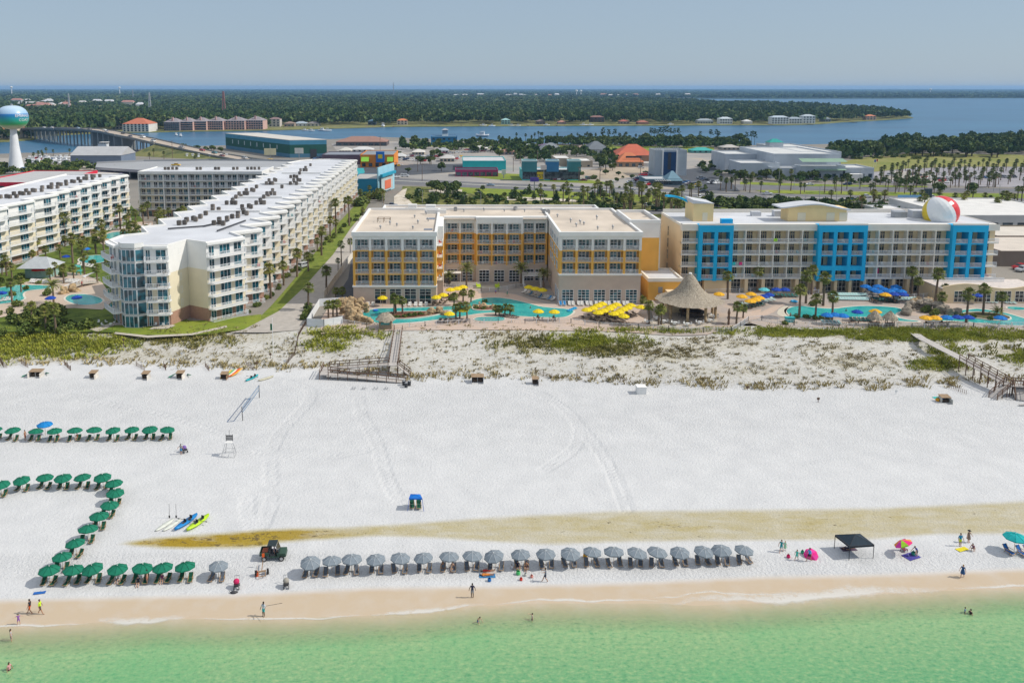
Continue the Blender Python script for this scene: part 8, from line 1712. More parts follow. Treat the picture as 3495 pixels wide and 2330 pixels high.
for a,b in zip(bp3,bp3[1:]):
 a=Vector(a); b=Vector(b); d=(b-a); d.z=0; d.normalize(); s=Vector((-d.y,d.x,0))
 dk.add([tuple(v) for v in (a+s*7.5,a-s*7.5,b-s*7.5,b+s*7.5)]+[tuple(v-Vector((0,0,1.3))) for v in (a+s*7,a-s*7,b-s*7,b+s*7)],[(0,1,2,3)],0); o=len(dk.v)-8
 dk.f+=[(o+7,o+6,o+5,o+4),(o,o+4,o+5,o+1),(o+1,o+5,o+6,o+2),(o+2,o+6,o+7,o+3),(o+3,o+7,o+4,o)]; dk.m+=[1]*5; dk.smooth+=[False]*5
 for sg in (-7.4,7.4): pr_.beam(tuple(a+s*sg+Vector((0,0,.5))),tuple(b+s*sg+Vector((0,0,.5))),.3,1.0)
dk.build('deck',[Md,Mp],brd); pr_.build('guard_rail',Mp,brd)
acc=0.
for a,b in zip(bp3[3:],bp3[4:]):
 a=Vector(a); b=Vector(b); l=(b-a).length; d=(b-a); d.z=0; d.normalize(); s=Vector((-d.y,d.x,0)); n=max(1,int(l/13))
 for i in range(n):
  p=a.lerp(b,(i+.5)/n); big=14.5<p.z and 215<pix(p.x,p.y,p.z)[0]<300; m=MB()
  if big: m.obox((p+s*6)[:2],(p-s*6)[:2],2.6,WZ-.5,p.z-1.3)
  else:
   for sg in (-5,-1.7,1.7,5): e_=p+s*sg; m.cyl((e_.x,e_.y,WZ-.5),(e_.x,e_.y,p.z-2),.5,.5,6)
   m.obox((p+s*6.5)[:2],(p-s*6.5)[:2],1.3,p.z-2.2,p.z-1.31)
  m.build('pier',Mp,brd)
em_=MB();
for i in range(5):
 a,b=Vector(bp3[i]),Vector(bp3[i+1]);
 if i>3: break
 d=(b-a); d.z=0; d.normalize(); s=Vector((-d.y,d.x,0)); f=lambda p,k,z:(p.x+s.x*k,p.y+s.y*k,z)
 em_.add([f(a,-7.3,a.z-.6),f(b,-7.3,b.z-.6),f(b,-9-b.z*2,LZ-.2),f(a,-9-a.z*2,LZ-.2)],[(0,1,2,3)]); em_.add([f(a,7.3,a.z-.6),f(b,7.3,b.z-.6),f(b,9+b.z*2,LZ-.2),f(a,9+a.z*2,LZ-.2)],[(3,2,1,0)])
 if i==3: em_.add([f(b,7.3,b.z-.6),f(b,-7.3,b.z-.6),f(b+d*12,-9,LZ-.2),f(b+d*12,9,LZ-.2)],[(0,1,2,3)])
struct('embankment',em_,M_bank,label='grassy embankment carrying the road up to the bridge')
def onroad(t,side):
 i=min(int(t),len(bp3)-2); a,b=Vector(bp3[i]),Vector(bp3[i+1]); p=a.lerp(b,t-i); d=(b-a).normalized(); s=Vector((-d.y,d.x,0)).normalized(); return p+s*side,math.atan2(d.y,d.x)
for i,(t,sd,kd,cl) in enumerate(((.3,-3,'van','yellow'),(.7,3,'sedan','black'),(1.1,-3,'suv','silver'),(1.7,3,'sedan','maroon'),(2.2,-3,'sedan','teal'),(2.6,-3,'sedan','red'),(3.1,3,'pickup','silver'),(4.3,3,'van','white'),(5.2,-3,'van','white'),(5.5,3,'sedan','navy'),(6.2,-3,'suv','black'),(6.8,3,'sedan','silver'),(7.3,-3,'sedan','white'),(7.8,3,'suv','grey'),(8.5,-3,'sedan','pale blue'),(9.2,3,'suv','white'),(9.7,-3,'sedan','white'),(10.3,3,'sedan','silver'))):
 p,a=onroad(t,sd); o=dup(CARS[kd],tuple(p),a+(PI if sd>0 else 0),f'{cl} {kd} driving on the lagoon bridge road, {nth(i)} counting from the town end',None,color=CC[cl],s=1.2)
Yg=PX(1050,379)[1]
bldg('boat_shed','grey metal boat shed with a ribbed gable roof beside the marina','shed',163,279,378.5,357,26,C(.16,.20,.27),C(.42,.42,.42),'gable',(1,6,1.5,1.2),rise=5.5,hip=0.)
r_,x0,x1,Y,h=bldg('red_store','long store with grey roof and bright red front behind the condominium','store',-60,107,440,421,62,C(.60,.02,.05),C(.44,.43,.42),win=(1,4,4,2.5)); bldg('purple_store','low purple-sided shop with pale roof beside the red store','store',108,226,426,413,42,C(.16,.13,.24),C(.56,.52,.46))
g_=thing('parking_canopy','long curved grey parking canopy on posts behind the condominium','canopy',PX(500,388)); pts_=[(219,384),(330,391),(450,390),(600,389),(790,393)]; pb_=[(222,376),(330,371),(480,369),(620,370),(790,374)]; m=MB(); P0=[PX(x,y,9)for x,y in pts_]; P1=[PX(x,y,9) for x,y in pb_]
for i in range(4):
 m.add([P0[i],P0[i+1],P1[i+1],P1[i]],[(0,1,2,3)]); a,b=P0[i],P0[i+1]; m.add([(a[0],a[1],7.4),(b[0],b[1],7.4),b,a],[(0,1,2,3)]); a,b=P1[i],P1[i+1]; m.obox(a[:2],b[:2],.6,9.02,10.1,0)
m.build('deck_roof',mat('grey_deck',(.33,.335,.34),.85,.08,.05),g_)
for i in range(4):
 for t in (.1,.4,.7): p=[lerp(P0[i][k],P0[i+1][k],t) for k in range(2)]; MB().box(p[0]-.35,p[0]+.35,p[1]+1,p[1]+1.7,LZ,8.8).build('post',Mp,g_)
c0=PX(666,362.6)[:2]; c1=PX(751,361)[:2]; c2=(PX(517.6,307,16.6)[0],PX(517.6,307,16.6)[1]); c3=(c1[0]+c2[0]-c0[0],c1[1]+c2[1]-c0[1]); gw=thing('green_warehouse','huge dark green and blue boat warehouse with a pale flat roof by the lagoon','warehouse',(*c0,LZ)); FPg=[c0,c1,c3,c2]
m=MB(); bands(m,FPg,[(LZ,6,1),(6,13.2,0),(13.2,16.6,2)]); m.build('wall',[wm_(C(.02,.10,.075)),wm_(C(.08,.20,.30)),wm_(C(.07,.25,.38))],gw); MB().prism(inset(FPg,-.4) if False else FPg,16.6,17.0).build('roof',wm_(C(.55,.52,.46),'town_roof'),gw)
a=math.atan2(c1[1]-c0[1],c1[0]-c0[0]); winpart(gw,c0[0]+(c1[0]-c0[0])*.55-.05*math.sin(a),c0[1]+(c1[1]-c0[1])*.55-.1,LZ+.1,5,6.5,a,M_dkm)
a=math.atan2(c0[1]-c2[1],c0[0]-c2[0])
for i in range(8): t=.12+i*.1; winpart(gw,lerp(c2[0],c0[0],t)+.1*math.sin(a),lerp(c2[1],c0[1],t)-.15,LZ+5.5,1.4,3.4,a,wm_(C(.45,.55,.58)))
bldg('brown_restaurant','wide restaurant with layered brown roofs on the lagoon edge','restaurant',772,888,335.5,326,30,C(.12,.10,.10),C(.30,.17,.13),'gable',(1,8,4,2),rise=4.5); bldg('blue_shop','bright blue waterfront shop with dark windows','shop',990,1050,333,315,22,C(.03,.17,.40),C(.12,.22,.30),win=(2,5,2.2,1.6))
Yl=PX(1050,331)[1]; xl=XY(1022,331,Yl); lt=thing('lighthouse_tower','white square lighthouse tower with a blue lantern room on the blue shop','tower',(xl,Yl,LZ)); zl=ZY(297,Yl); MB().prism(rect(xl-3,xl+3,Yl+4,Yl+10),LZ,zl-5).build('shaft',M_white,lt); MB().prism(rect(xl-2.6,xl+2.6,Yl+4.4,Yl+9.6),zl-5,zl-1).build('lantern',wm_(C(.2,.28,.36)),lt); MB().gable(xl-3,xl+3,Yl+4,Yl+10,zl-1,zl+.5,'x',3).build('roof',wm_(C(.35,.36,.38),'town_roof'),lt)
r_,x0,x1,Y,h=bldg('orange_store','orange beach store with green awnings and a blue tilted sign','store',828,905,384.5,357,40,C(.70,.24,.03),C(.24,.26,.27),win=(1,5,2.5,2.5))
for a,b in ((.03,.26),(.80,.98)): MB().add([(lerp(x0,x1,a),Y-.1,LZ+7.2),(lerp(x0,x1,b),Y-.1,LZ+7.2),(lerp(x0,x1,b),Y-2,LZ+4.2),(lerp(x0,x1,a),Y-2,LZ+4.2)],[(3,2,1,0)]).build('awning',wm_(C(.28,.62,.06)),r_)
m=MB().box(x0+(x1-x0)*.47,x0+(x1-x0)*.72,Y-1.2,Y-.1,LZ+3.5,LZ+11).build('sign_board',wm_(C(.02,.17,.55)),r_); MB().box(x0+(x1-x0)*.53,x0+(x1-x0)*.66,Y-1.35,Y-1.22,LZ+6.2,LZ+9).build('sign_panel',wm_(C(.72,.55,.03)),r_)
bldg('brick_shop','dark brown and blue shop joined to the orange store','shop',740,826,378,357,30,C(.14,.10,.13),C(.22,.24,.27))
r_,x0,x1,Y,h=bldg('aqua_store','aqua blue store with a large beach mural on its tall end wall','store',812,868,447,412,26,C(.02,.20,.34),C(.40,.38,.35),par=.3)
m=MB(); m.obox((x1+.1,Y-.6),(x1+6.2,Y+26.5),.7,LZ,LZ+14); m.build('mural_wall',wm_(C(.32,.56,.66)),r_); m=MB(); m.obox((x1+1.6,Y+.6),(x1+5.9,Y+20),.3,LZ+1,LZ+8.4,side=-1); m.build('mural_panel',wm_(C(.45,.50,.50)),r_); MB().obox((x1+2.6,Y+6),(x1+5.0,Y+15.5),.62,LZ+2,LZ+6.5,side=-1).build('mural_figure',wm_(C(.65,.16,.08)),r_); MB().obox((x1+1.3,Y-.5),(x1+6.6,Y+22),1.4,LZ+9,LZ+10.4,side=-1).build('canopy',wm_(C(.02,.28,.42)),r_)
bldg('glass_kiosk','small aqua glass kiosk with a sloped roof behind the aqua store','kiosk',814,832,419,400,10,C(.25,.42,.46),C(.05,.36,.38),'gable',(1,2,3,4),rise=3,hip=0.)
bldg('turquoise_shop','turquoise block shop with a plain flat roof','shop',1063,1162,392,371,34,C(.03,.42,.43),C(.50,.50,.50)); bldg('pink_shop','low magenta shop with a dark flat awning roof','shop',1046,1144,406,392,16,C(.34,.03,.12),C(.05,.05,.07),win=(1,7,3,2.4))
r_,x0,x1,Y,h=bldg('glass_surf_store','aqua glass-fronted surf store with three tower bays','store',1200,1332,415,395,24,C(.12,.50,.52),C(.45,.47,.47),win=(2,16,2.2,3.2))
for a,b in ((0,.24),(.42,.62),(.80,1)):
 m=MB().prism(rect(lerp(x0,x1,a)-.2,lerp(x0,x1,b)+.2,Y-1.2,Y+6),LZ+5.4,LZ+11.8); m.build('tower_bay',wm_(C(.04,.17,.34) if a==.42 else C(.05,.20,.22)),r_); m=MB(); ring(m,rect(lerp(x0,x1,a)-.3,lerp(x0,x1,b)+.3,Y-1.3,Y+6.1),.3,LZ+11.5,LZ+12.3,0,.1); m.build('cornice',wm_(C(.5,.65,.64)),r_)
m=MB().box(x0+(x1-x0)*.25,x0+(x1-x0)*.37,Y-.5,Y-.1,LZ+.8,LZ+5.2); m.build('banner',wm_(C(.62,.45,.02)),r_); lettering('75%',3.2,M_dkm,r_,(x0+(x1-x0)*.31,Y-.55,LZ+2.6))
bldg('tan_bank','low tan brick bank with a flat white roof','bank',1306,1361,384.5,371,22,C(.40,.33,.24),C(.66,.64,.60),win=(1,3,1.6,1.2)); bldg('tan_office','stepped tan office with white roof behind the bank','office',1276,1312,381,365,26,C(.38,.32,.24),C(.62,.6,.56))
bldg('grey_roof_house','low building with a broad grey hipped roof and blue canopy','building',1240,1297,353,344,26,C(.12,.14,.17),C(.20,.22,.23),'hip',rise=5); bldg('white_porch_house','white-trimmed house with a dark grey gabled roof','house',1348,1400,353.5,343,26,C(.42,.43,.44),C(.15,.165,.18),'hip',(1,4,2.4,2.2),rise=6); bldg('purple_house','small purple house under the palms','house',1240,1275,343,336,14,C(.16,.07,.2),C(.2,.12,.22),'hip',rise=2)
r_,x0,x1,Y,h=bldg('tile_roof_hall','tall brick hall with a red tiled hip roof','restaurant',1416,1505,371,357,26,C(.33,.19,.12),C(.50,.13,.07),'hip',rise=7.5); r2,x0,x1,Y,h=bldg('tile_roof_restaurant','low restaurant front with an orange tiled hip roof and dark lettering','restaurant',1418,1478,384,372,16,C(.38,.25,.16),C(.55,.18,.08),'hip',(1,4,2.4,2),rise=6); MB().box(x0+6,x0+17,Y+1.5,Y+1.8,LZ+6.3,LZ+7.6).build('sign_board',M_dkm,r2); bldg('tile_roof_annex','white walled annex of the tiled restaurant','annex',1478,1503,383,376,12,C(.6,.58,.54),C(.55,.5,.45))
r_,x0,x1,Y,h=bldg('motel_tower','grey six-storey motel tower with a dark blue stripe down its front','motel',1503,1576,404,349,16,C(.40,.44,.47),C(.55,.55,.53),par=1.2)
f=lambda t:lerp(x0,x1,t); MB().box(f(.24),f(.66),Y-.5,Y-.02,LZ,LZ+h).build('blue_panel',wm_(C(.02,.06,.15)),r_); m=MB(); m.box(f(.40),f(.50),Y-.62,Y-.5,LZ+4,LZ+h-.5); m.build('stair_opening',M_dkm,r_)
for t in (.22,.66): MB().box(f(t),f(t)+.8,Y-.9,Y-.02,LZ,LZ+h+.8).build('white_fin',M_white,r_)
for rr_ in range(6):
 for i in range(4): winpart(r_,x1+.02,Y+1.6+i*3.6,LZ+2+rr_*h/6.2,1.6,1.4,PI/2)
for i in range(9): MB().cyl((f(.1+.09*i),Y+5+(i%3)*2,LZ+h),(f(.1+.09*i),Y+5+(i%3)*2,LZ+h+2.6),.25,.2,6).build('antenna',M_steel,r_)
r_,x0,x1,Y,h=bldg('motel_lobby','low grey-blue motel lobby with a mansard roof and pergola','motel lobby',1482,1566,426,413,16,C(.14,.23,.28),C(.45,.46,.46),win=(1,7,3,2.4)); x_=lerp(x0,x1,.6); MB().gable(x_,x1,Y-.5,Y+12,LZ+h-.5,LZ+h+4.5,'x',4).build('mansard_roof',wm_(C(.16,.27,.33)),r_); m=MB();
for i in range(7): m.box(lerp(x0,x1,.25)+i*1.3,lerp(x0,x1,.25)+i*1.3+.3,Y-4.5,Y-.1,LZ+3,LZ+3.2)
m.build('pergola',M_wht2,r_)
cc=thing('conference_centre','large pale conference centre with stepped flat roofs and green awnings','conference centre',PX(1830,410)); W_c=C(.46,.50,.54); R_c=C(.55,.55,.53)
def blk(xl,xr,yb,yt,dep,win=None,roof=R_c):
 Y=PX(1050,yb)[1]; x0,x1=XY(xl,yb,Y),XY(xr,yb,Y); h=ZY(yt,Y)-LZ; MB().prism(rect(x0,x1,Y,Y+dep),LZ,LZ+h).build('wall',wm_(W_c),cc); m=MB(); ring(m,rect(x0,x1,Y,Y+dep),.5,LZ+h,LZ+h+1.0,0,.02); m.build('parapet',wm_(W_c),cc); MB().prism(rect(x0+.5,x1-.5,Y+.5,Y+dep-.5),LZ+h,LZ+h+.3).build('roof',wm_(roof,'town_roof'),cc)
 if win:
  for i in range(win): winpart(cc,lerp(x0,x1,(i+.3)/win),Y,LZ+1.2,(x1-x0)/win*.5,2.4)
 return x0,x1,Y,h
blk(1775,1925,404,357,62); blk(1838,1930,395,352,80); blk(1665,1740,393,357,30,3); blk(1700,1790,407,378,22); x0,x1,Y,h=blk(1837,1940,413,385,10,6); blk(1935,2006,413,389,22,4); blk(1772,1838,410,389,12)
for a,b,zz in ((.3,1,7.5),(0,1,12.5)): MB().add([(lerp(x0,x1,a),Y-2.5,LZ+zz-1.6),(lerp(x0,x1,b),Y-2.5,LZ+zz-1.6),(lerp(x0,x1,b),Y+4,LZ+zz),(lerp(x0,x1,a),Y+4,LZ+zz)],[(0,1,2,3)]).build('green_awning',wm_(C(.22,.33,.24)),cc)
MB().box(x1-1,x1+8,Y-6,Y-2,LZ,LZ+4).build('entrance_wall',M_white,cc)
Yt=PX(1050,398)[1]; xt_=XY(1873,352,Yt); m=MB().prism(rect(xt_-5,xt_+5,Yt+64,Yt+72),LZ,LZ+15.5).build('corner_tower',wm_(W_c),cc); MB().gable(xt_-5,xt_+5,Yt+64,Yt+72,LZ+15.5,LZ+18,'x',4).build('tower_roof',wm_(C(.03,.30,.26)),cc)
def house(nm,lab,cat,xl,xr,yb,yt,dep,wall,roof,rows,n,rise=5,z=2.4,kind='hip'): return bldg(nm,lab,cat,xl,xr,yb,yt,dep,wall,roof,kind,(rows,n,2.4,2.0) if rows else None,rise=rise,z=z)
r_,*_=house('red_roof_condo','white waterfront condominium with an orange-red tiled roof','condominium',282,342,303.5,285,30,C(.66,.64,.60),C(.48,.15,.08),4,7,7); house('red_roof_wing','side wing of the red-roofed condominium by the bridge','condominium',258,290,298,284,40,C(.55,.53,.5),C(.48,.15,.08),2,4,7); house('orange_roof_house','large cream house with orange roof beside the water tower','house',-10,28,319,297,30,C(.60,.52,.42),C(.52,.20,.08),3,5,6)
for i,(a,b) in enumerate(((377,412),(412,443),(444,474),(476,512),(518,562),(566,604))): r_,x0,x1,Y,h=house('pink_townhouse',f'pink and cream waterfront apartment block, {nth(i)} of six from the bridge','apartment block',a,b,301-i*.6,281-i*.8,26,C(.56,.36,.31) if i else C(.2,.17,.18),C(.27,.24,.25),4,7,5); MB().box(lerp(x0,x1,.46),lerp(x0,x1,.56),Y+3,Y+6,LZ+h-2,LZ+h+5.5).build('chimney',wm_(C(.5,.32,.28)),r_)
for i,(nm,lab,a,b,yb,yt,wl,rf,rows,n) in enumerate((('lagoon_house','tall cream house with brown hip roof next to the pink apartments',617,643,291.5,274,C(.55,.50,.44),C(.24,.16,.15),3,3),('lagoon_house','low brown house on the far lagoon bank',652,676,291,284,C(.35,.28,.22),C(.28,.2,.16),1,3),('lagoon_house','white house with blue-grey gable roof on the far bank',676,704,290,283.5,C(.6,.6,.6),C(.36,.42,.46),1,3),('lagoon_house','tan bungalow with grey roof on the far bank',705,732,290,284,C(.5,.45,.36),C(.22,.2,.19),1,3),('lagoon_house','house with orange tiled roof among the trees',912,936,287,277,C(.6,.5,.4),C(.58,.2,.08),2,3),('lagoon_house','dark blue-roofed house half hidden by trees',845,863,287,279,C(.1,.13,.16),C(.1,.2,.28),1,2),('lagoon_house','small terracotta house by the trees',1282,1300,285,281,C(.4,.3,.25),C(.4,.2,.15),0,0),('lagoon_house','dark brown wide-roofed house on the peninsula',1356,1388,281,269.5,C(.10,.07,.06),C(.22,.12,.10),2,4),('lagoon_house','low red-roofed house on the peninsula',1424,1446,285,279,C(.4,.33,.28),C(.4,.12,.09),1,3),('lagoon_house','long grey house on stilts on the peninsula',1602,1638,284,277,C(.42,.45,.46),C(.30,.34,.36),1,6),('lagoon_house','white two-storey house with metal roof on the peninsula',1653,1682,285,273,C(.68,.69,.70),C(.5,.55,.58),2,5),('lagoon_house','pale roofed boathouse beside the white two-storey house',1708,1728,285,279,C(.55,.53,.5),C(.6,.6,.58),0,0),('lagoon_house','big white balconied house, first of the white cluster at the point',1772,1811,285.5,270,C(.66,.68,.70),C(.42,.48,.53),3,6),('lagoon_house','grey-white gabled house in the middle of the white cluster',1812,1842,284.5,273,C(.6,.62,.64),C(.3,.35,.39),2,5),('lagoon_house','tall white house with terraces, last of the white cluster',1844,1872,284,267,C(.64,.66,.68),C(.42,.47,.5),3,4),('lagoon_house','dark roofed pavilion house near the point',1890,1908,280,273,C(.2,.22,.24),C(.25,.3,.33),1,3),('lagoon_house','orange roofed house at the wooded point',1990,2012,276,267,C(.5,.36,.28),C(.55,.2,.1),2,3),('lagoon_house','mint green house in the trees of the near peninsula bank',1152,1172,286,276,C(.3,.48,.44),C(.3,.5,.48),2,3),('lagoon_house','brown house by the bank in mid peninsula',1232,1252,285.5,279,C(.2,.15,.12),C(.2,.15,.13),1,3),('lagoon_house','low brown bank house with red shed',1465,1490,286,281,C(.35,.2,.15),C(.36,.14,.1),0,0))):
 house(nm,lab,'house',a,b,yb,yt,14,wl,rf,rows,n,2.6)
for i,(x,y) in enumerate(((660,292),(845,290),(905,291),(980,289.5),(1060,289),(1100,288),(1210,288.5),(1275,288),(1340,287.5),(1500,287.5),(1540,287),(1590,286.5),(1690,286.5),(1760,286.5),(1850,286),(1950,281.5),(860,290),(1180,288.5))):
 m=MB(); X,Y,_=PX(x,y,WZ); m.box(X-.7,X+.7,Y-26,Y,WZ+.7,WZ+1.0); [m.box(X+a-.15,X+a+.15,Y-24+b*7,Y-23.7+b*7,WZ-.5,WZ+.9) for b in range(4) for a in (-.6,.6)]; solo('boat_dock',m,M_post,f'thin wooden dock on the far lagoon bank, {nth(i)} from the bridge','dock',(0,0,0))
def boat(x,y,lab,s=1.,rz=0.,z=WZ,grp=None,col=(.72,.73,.74)):
 X,Y,_=PX(x,y,z); r_=thing('motor_boat',lab,'boat',(X,Y,z),rz,grp); hull(7*s,2.4*s,1.1*s,None).build('hull',wm_(col,'boat_hull'),r_,off=(0,0,0)); MB().prism([(-.8*s,-1*s),(.8*s,-1*s),(.7*s,1.4*s),(-.7*s,1.4*s)],1.0*s,2.2*s).build('cabin',wm_((.6,.62,.64),'boat_cabin'),r_,off=(0,0,0)); MB().box(-.9*s,.9*s,-1.2*s,1.0*s,2.6*s,2.7*s).beam((-.8*s,-1*s,2),(-.8*s,-1*s,2.65*s),.1).beam((.8*s,-1*s,2),(.8*s,-1*s,2.65*s),.1).build('hardtop',M_white,r_,off=(0,0,0)); return r_
for i,(x,y,s,rz) in enumerate(((700,301,1.2,1.6),(715,302,1.2,1.5),(740,301,1.6,1.4),(752,302,1.5,1.7),(405,312,1.3,.4),(415,314,1.3,.5),(880,292,2.2,.1),(1340,289,1.6,1.5),(1356,289,1.4,1.6),(1110,290,1.5,1.5),(1130,291,1.4,1.7),(1255,289.5,1.4,1.4),(1540,287.5,1.3,1.6),(1108,314,2.2,1.3),(240,349,3.2,1.57),(1480,316,1.8,1.4),(1175,290,1.3,1.5),(1190,290,1.2,1.6))): boat(x,y,f'white motor boat on the lagoon, {nth(i)} of the boats afloat',s,rz)
for i in range(24): boat(66+(i%8)*12+gr.uniform(-3,3),364+(i//8)*5.5,f'white trailered boat in the marina yard beside the water tower, {nth(i)} of the yard',gr.uniform(.8,1.2),gr.uniform(0,3),LZ+.5,'boats in the marina yard')
for i in range(8): boat(430+i*13,361-i*.2+gr.uniform(-2,2),f'white boat stored in the row below the bridge embankment, {nth(i)} of eight',1.1,.3,LZ+.4,'boats below the embankment')
def mast(x,yt,yb,lab,w=.5,col=(.6,.6,.62),z=2.4,Y=None):
 Y=Y or PX(1050,yb,z)[1]; X=XY(x,yb,Y); m=MB(); H=ZY(yt,Y);
 for a in (-1,1): m.beam((X+a*w*2.2,Y,z),(X+a*w*.4,Y,H),w)
 for i in range(7): m.beam((X-w*2*(1-i/8),Y,lerp(z,H,i/7)),(X+w*2*(1-(i+1)/8),Y,lerp(z,H,min(1,(i+1)/7))),w*.6)
 solo('radio_mast',m,wm_(col,'mast'),lab,'mast')
mast(160,215,262,'tall thin radio mast above the distant town',1.0); mast(515,210,270,'red and white lattice mast over the woods behind the pink apartments',1.6,(.45,.2,.18)); mast(345,213,262,'lattice tower above a church in the woods',1.3); mast(904,190,226,'tallest radio mast rising over the horizon',1.6,(.35,.36,.4)); mast(306,206,232,'faint mast far beyond the bridge',1.4,(.4,.4,.42))
def fartower(x,yb,yt,lab,Y):
 X=XY(x,yb,Y); H=ZY(yt,Y); m=MB().cyl((X,Y,2),(X,Y,H-9),Y*.00055,Y*.0005,8).ell((X,Y,H-5),(Y*.0016,Y*.0016,6),10,6); solo('far_water_tower',m,M_white,lab,'water tower')
fartower(27,215,199,'white water tower on the horizon beyond the green bulb tower',5200); fartower(275,214,200,'small white water tower on the horizon over the bridge',5600); fartower(1324,224,207,'white slender tower on the far bay shore',4300); fartower(1334,224,207.5,'white bulb water tower on the far bay shore',4700); fartower(2136,222,204,'dark tower block on the bay horizon',6500)
for i in range(46):
 x=gr.uniform(1040,1470) if i<24 else gr.choice((gr.uniform(30,330),gr.uniform(20,160),gr.uniform(1480,1600)))
 if i>=24 and x<400: Y=gr.uniform(1750,2700); w_,hh_=gr.uniform(15,40),gr.uniform(14,20)
 else: Y=gr.uniform(4250,4800); w_,hh_=gr.uniform(14,40),gr.uniform(10,22)
 X=XY(x,230,Y); c_=gr.choice(((.62,.6,.58),(.6,.55,.48),(.45,.3,.28),(.66,.66,.66))); r_=thing('distant_building',f'tiny pale building far {"across the bay" if Y>4000 else "in the woods beyond the bridge"}, {nth(i)} of the distant ones','building',(X,Y,2.4),group='distant buildings'); MB().prism(rect(X-w_/2,X+w_/2,Y,Y+16),2,hh_).build('wall',wm_(c_),r_); MB().gable(X-w_/2,X+w_/2,Y,Y+16,hh_,hh_+5,'x',4).build('roof',wm_(gr.choice(((.5,.48,.46),(.4,.2,.16),(.55,.55,.56))),'town_roof'),r_)
bldg('white_beach_club','low white flat-roofed beach club buildings beyond the beach ball','beach club',2195,2500,526,497,50,C(.55,.54,.52),C(.66,.64,.60),win=(1,9,4,2)); bldg('tan_motel_wing','single-storey motel wing with a wide tan roof at the picture edge','motel',2296,2560,612,580,26,C(.20,.16,.13),C(.58,.51,.43)); bldg('tan_motel_wing','pale roofed motel wing behind the tan wing at the edge','motel',2290,2520,566,545,22,C(.3,.26,.2),C(.60,.54,.46)); bldg('flat_roof_shop','low flat shop with a blue sloped skylight near the highway','shop',2010,2120,494,481,22,C(.45,.40,.36),C(.5,.48,.45)); bldg('white_gallery','white flat-roofed block touching the back of the blue hotel','building',2040,2200,504,489,20,C(.6,.6,.6),C(.68,.67,.65))
m=PX(2062,478); solo('blue_skylight',MB().add([(0,0,0),(11,0,0),(15,8,5),(4,8,5),(4,8,0),(15,8,0)],[(0,1,2,3),(5,4,3,2),(0,3,4),(1,5,2)]),wm_(C(.05,.14,.25)),'dark blue sloping roof panel near the beach ball','skylight',(m[0],m[1],LZ))
def sign(nm,k,x,yb,yt,w,h,col,lab,cat='sign',M=None,body=None):
 X,Y,_=PX(*q(k,x,yb),LZ); H=ZY(q(k,x,yt)[1],Y)-LZ; r_=thing(nm,lab,cat,(X,Y,LZ)); MB().cyl((0,0,0),(0,0,H-.1),.3,.25,8).build('post',M or M_steel,r_,off=(0,0,0)); MB().box(-w/2,w/2,-.25,.25,H-h,H).build('sign_face',wm_(col,'sign'),r_,off=(0,0,0)); return r_
sign('pylon_sign','a3',1012,1085,960,1.9,5.0,(.60,.62,.6),'tall white pylon sign with a green top beside the highway'); sign('pole_sign','a3',323,1068,930,4.5,2.2,(.10,.07,.35),'purple and white pole sign above the grass strip'); sign('pole_sign','a3',408,960,820,4.0,2.6,(.62,.55,.5),'cream pole sign in front of the surf store'); sign('pole_sign','a2',578,770,668,6.5,4.2,(.66,.66,.6),'white billboard with a yellow corner by the green warehouse','billboard'); sign('pole_sign','a2',320,770,672,9.,5.,(.68,.62,.4),'wide white and yellow billboard along the bridge road','billboard'); sign('pole_sign','a4',1490,1150,1030,3.6,9,(.06,.09,.1),'tall dark grey sign tower behind the beach ball','sign tower'); sign('pole_sign','a3',50,940,860,2.5,3.,(.55,.6,.5),'small pale sign beside the pink shop')
lr=random.Random(21); Ml=mat('lamp_metal',(.36,.36,.36),.5)
def pole(k,x,yb,yt,lab,arm=1,thick=.14,M=None,nm='street_lamp'):
 X,Y,_=PX(*q(k,x,yb),LZ); H=ZY(q(k,x,yt)[1],Y)-LZ; r_=thing(nm,lab,'street lamp' if nm=='street_lamp' else 'utility pole',(X,Y,LZ)); MB().cyl((0,0,0),(0,0,H),thick,thick*.7,6).build('pole',M or Ml,r_,off=(0,0,0))
 if nm=='street_lamp': MB().beam((0,0,H),(1.8*arm,0,H+.2),.12).build('arm',Ml,r_,off=(0,0,0)); MB().box(1.5*arm-.4,1.5*arm+.4,-.2,.2,H+.0,H+.16).build('lamp_head',M_lamp,r_,off=(0,0,0))
 else: MB().box(-1.2,1.2,-.08,.08,H-.9,H-.7).build('crossarm',M_post,r_,off=(0,0,0)); MB().lathe([(.2,H-2.4),(.25,H-1.5),(.05,H-1.4)],8,c=(.3,0,0)).build('transformer',M_steel,r_,off=(0,0,0))
for i,(k,x,yb,yt) in enumerate((('a3',905,1075,835),('a3',1270,890,745),('a2',1635,880,760),('a2',1675,960,800),('a2',1445,890,790),('a3',135,880,740),('a3',720,965,830),('a4',1300,1040,860),('a4',1850,1100,910),('a2',1300,700,560),('a3',350,800,690),('a1',1540,760,600),('a1',1910,760,670))): pole(k,x,yb,yt,f'wooden utility pole in the town, {nth(i)} of the poles',1,.2,M_post,'utility_pole')
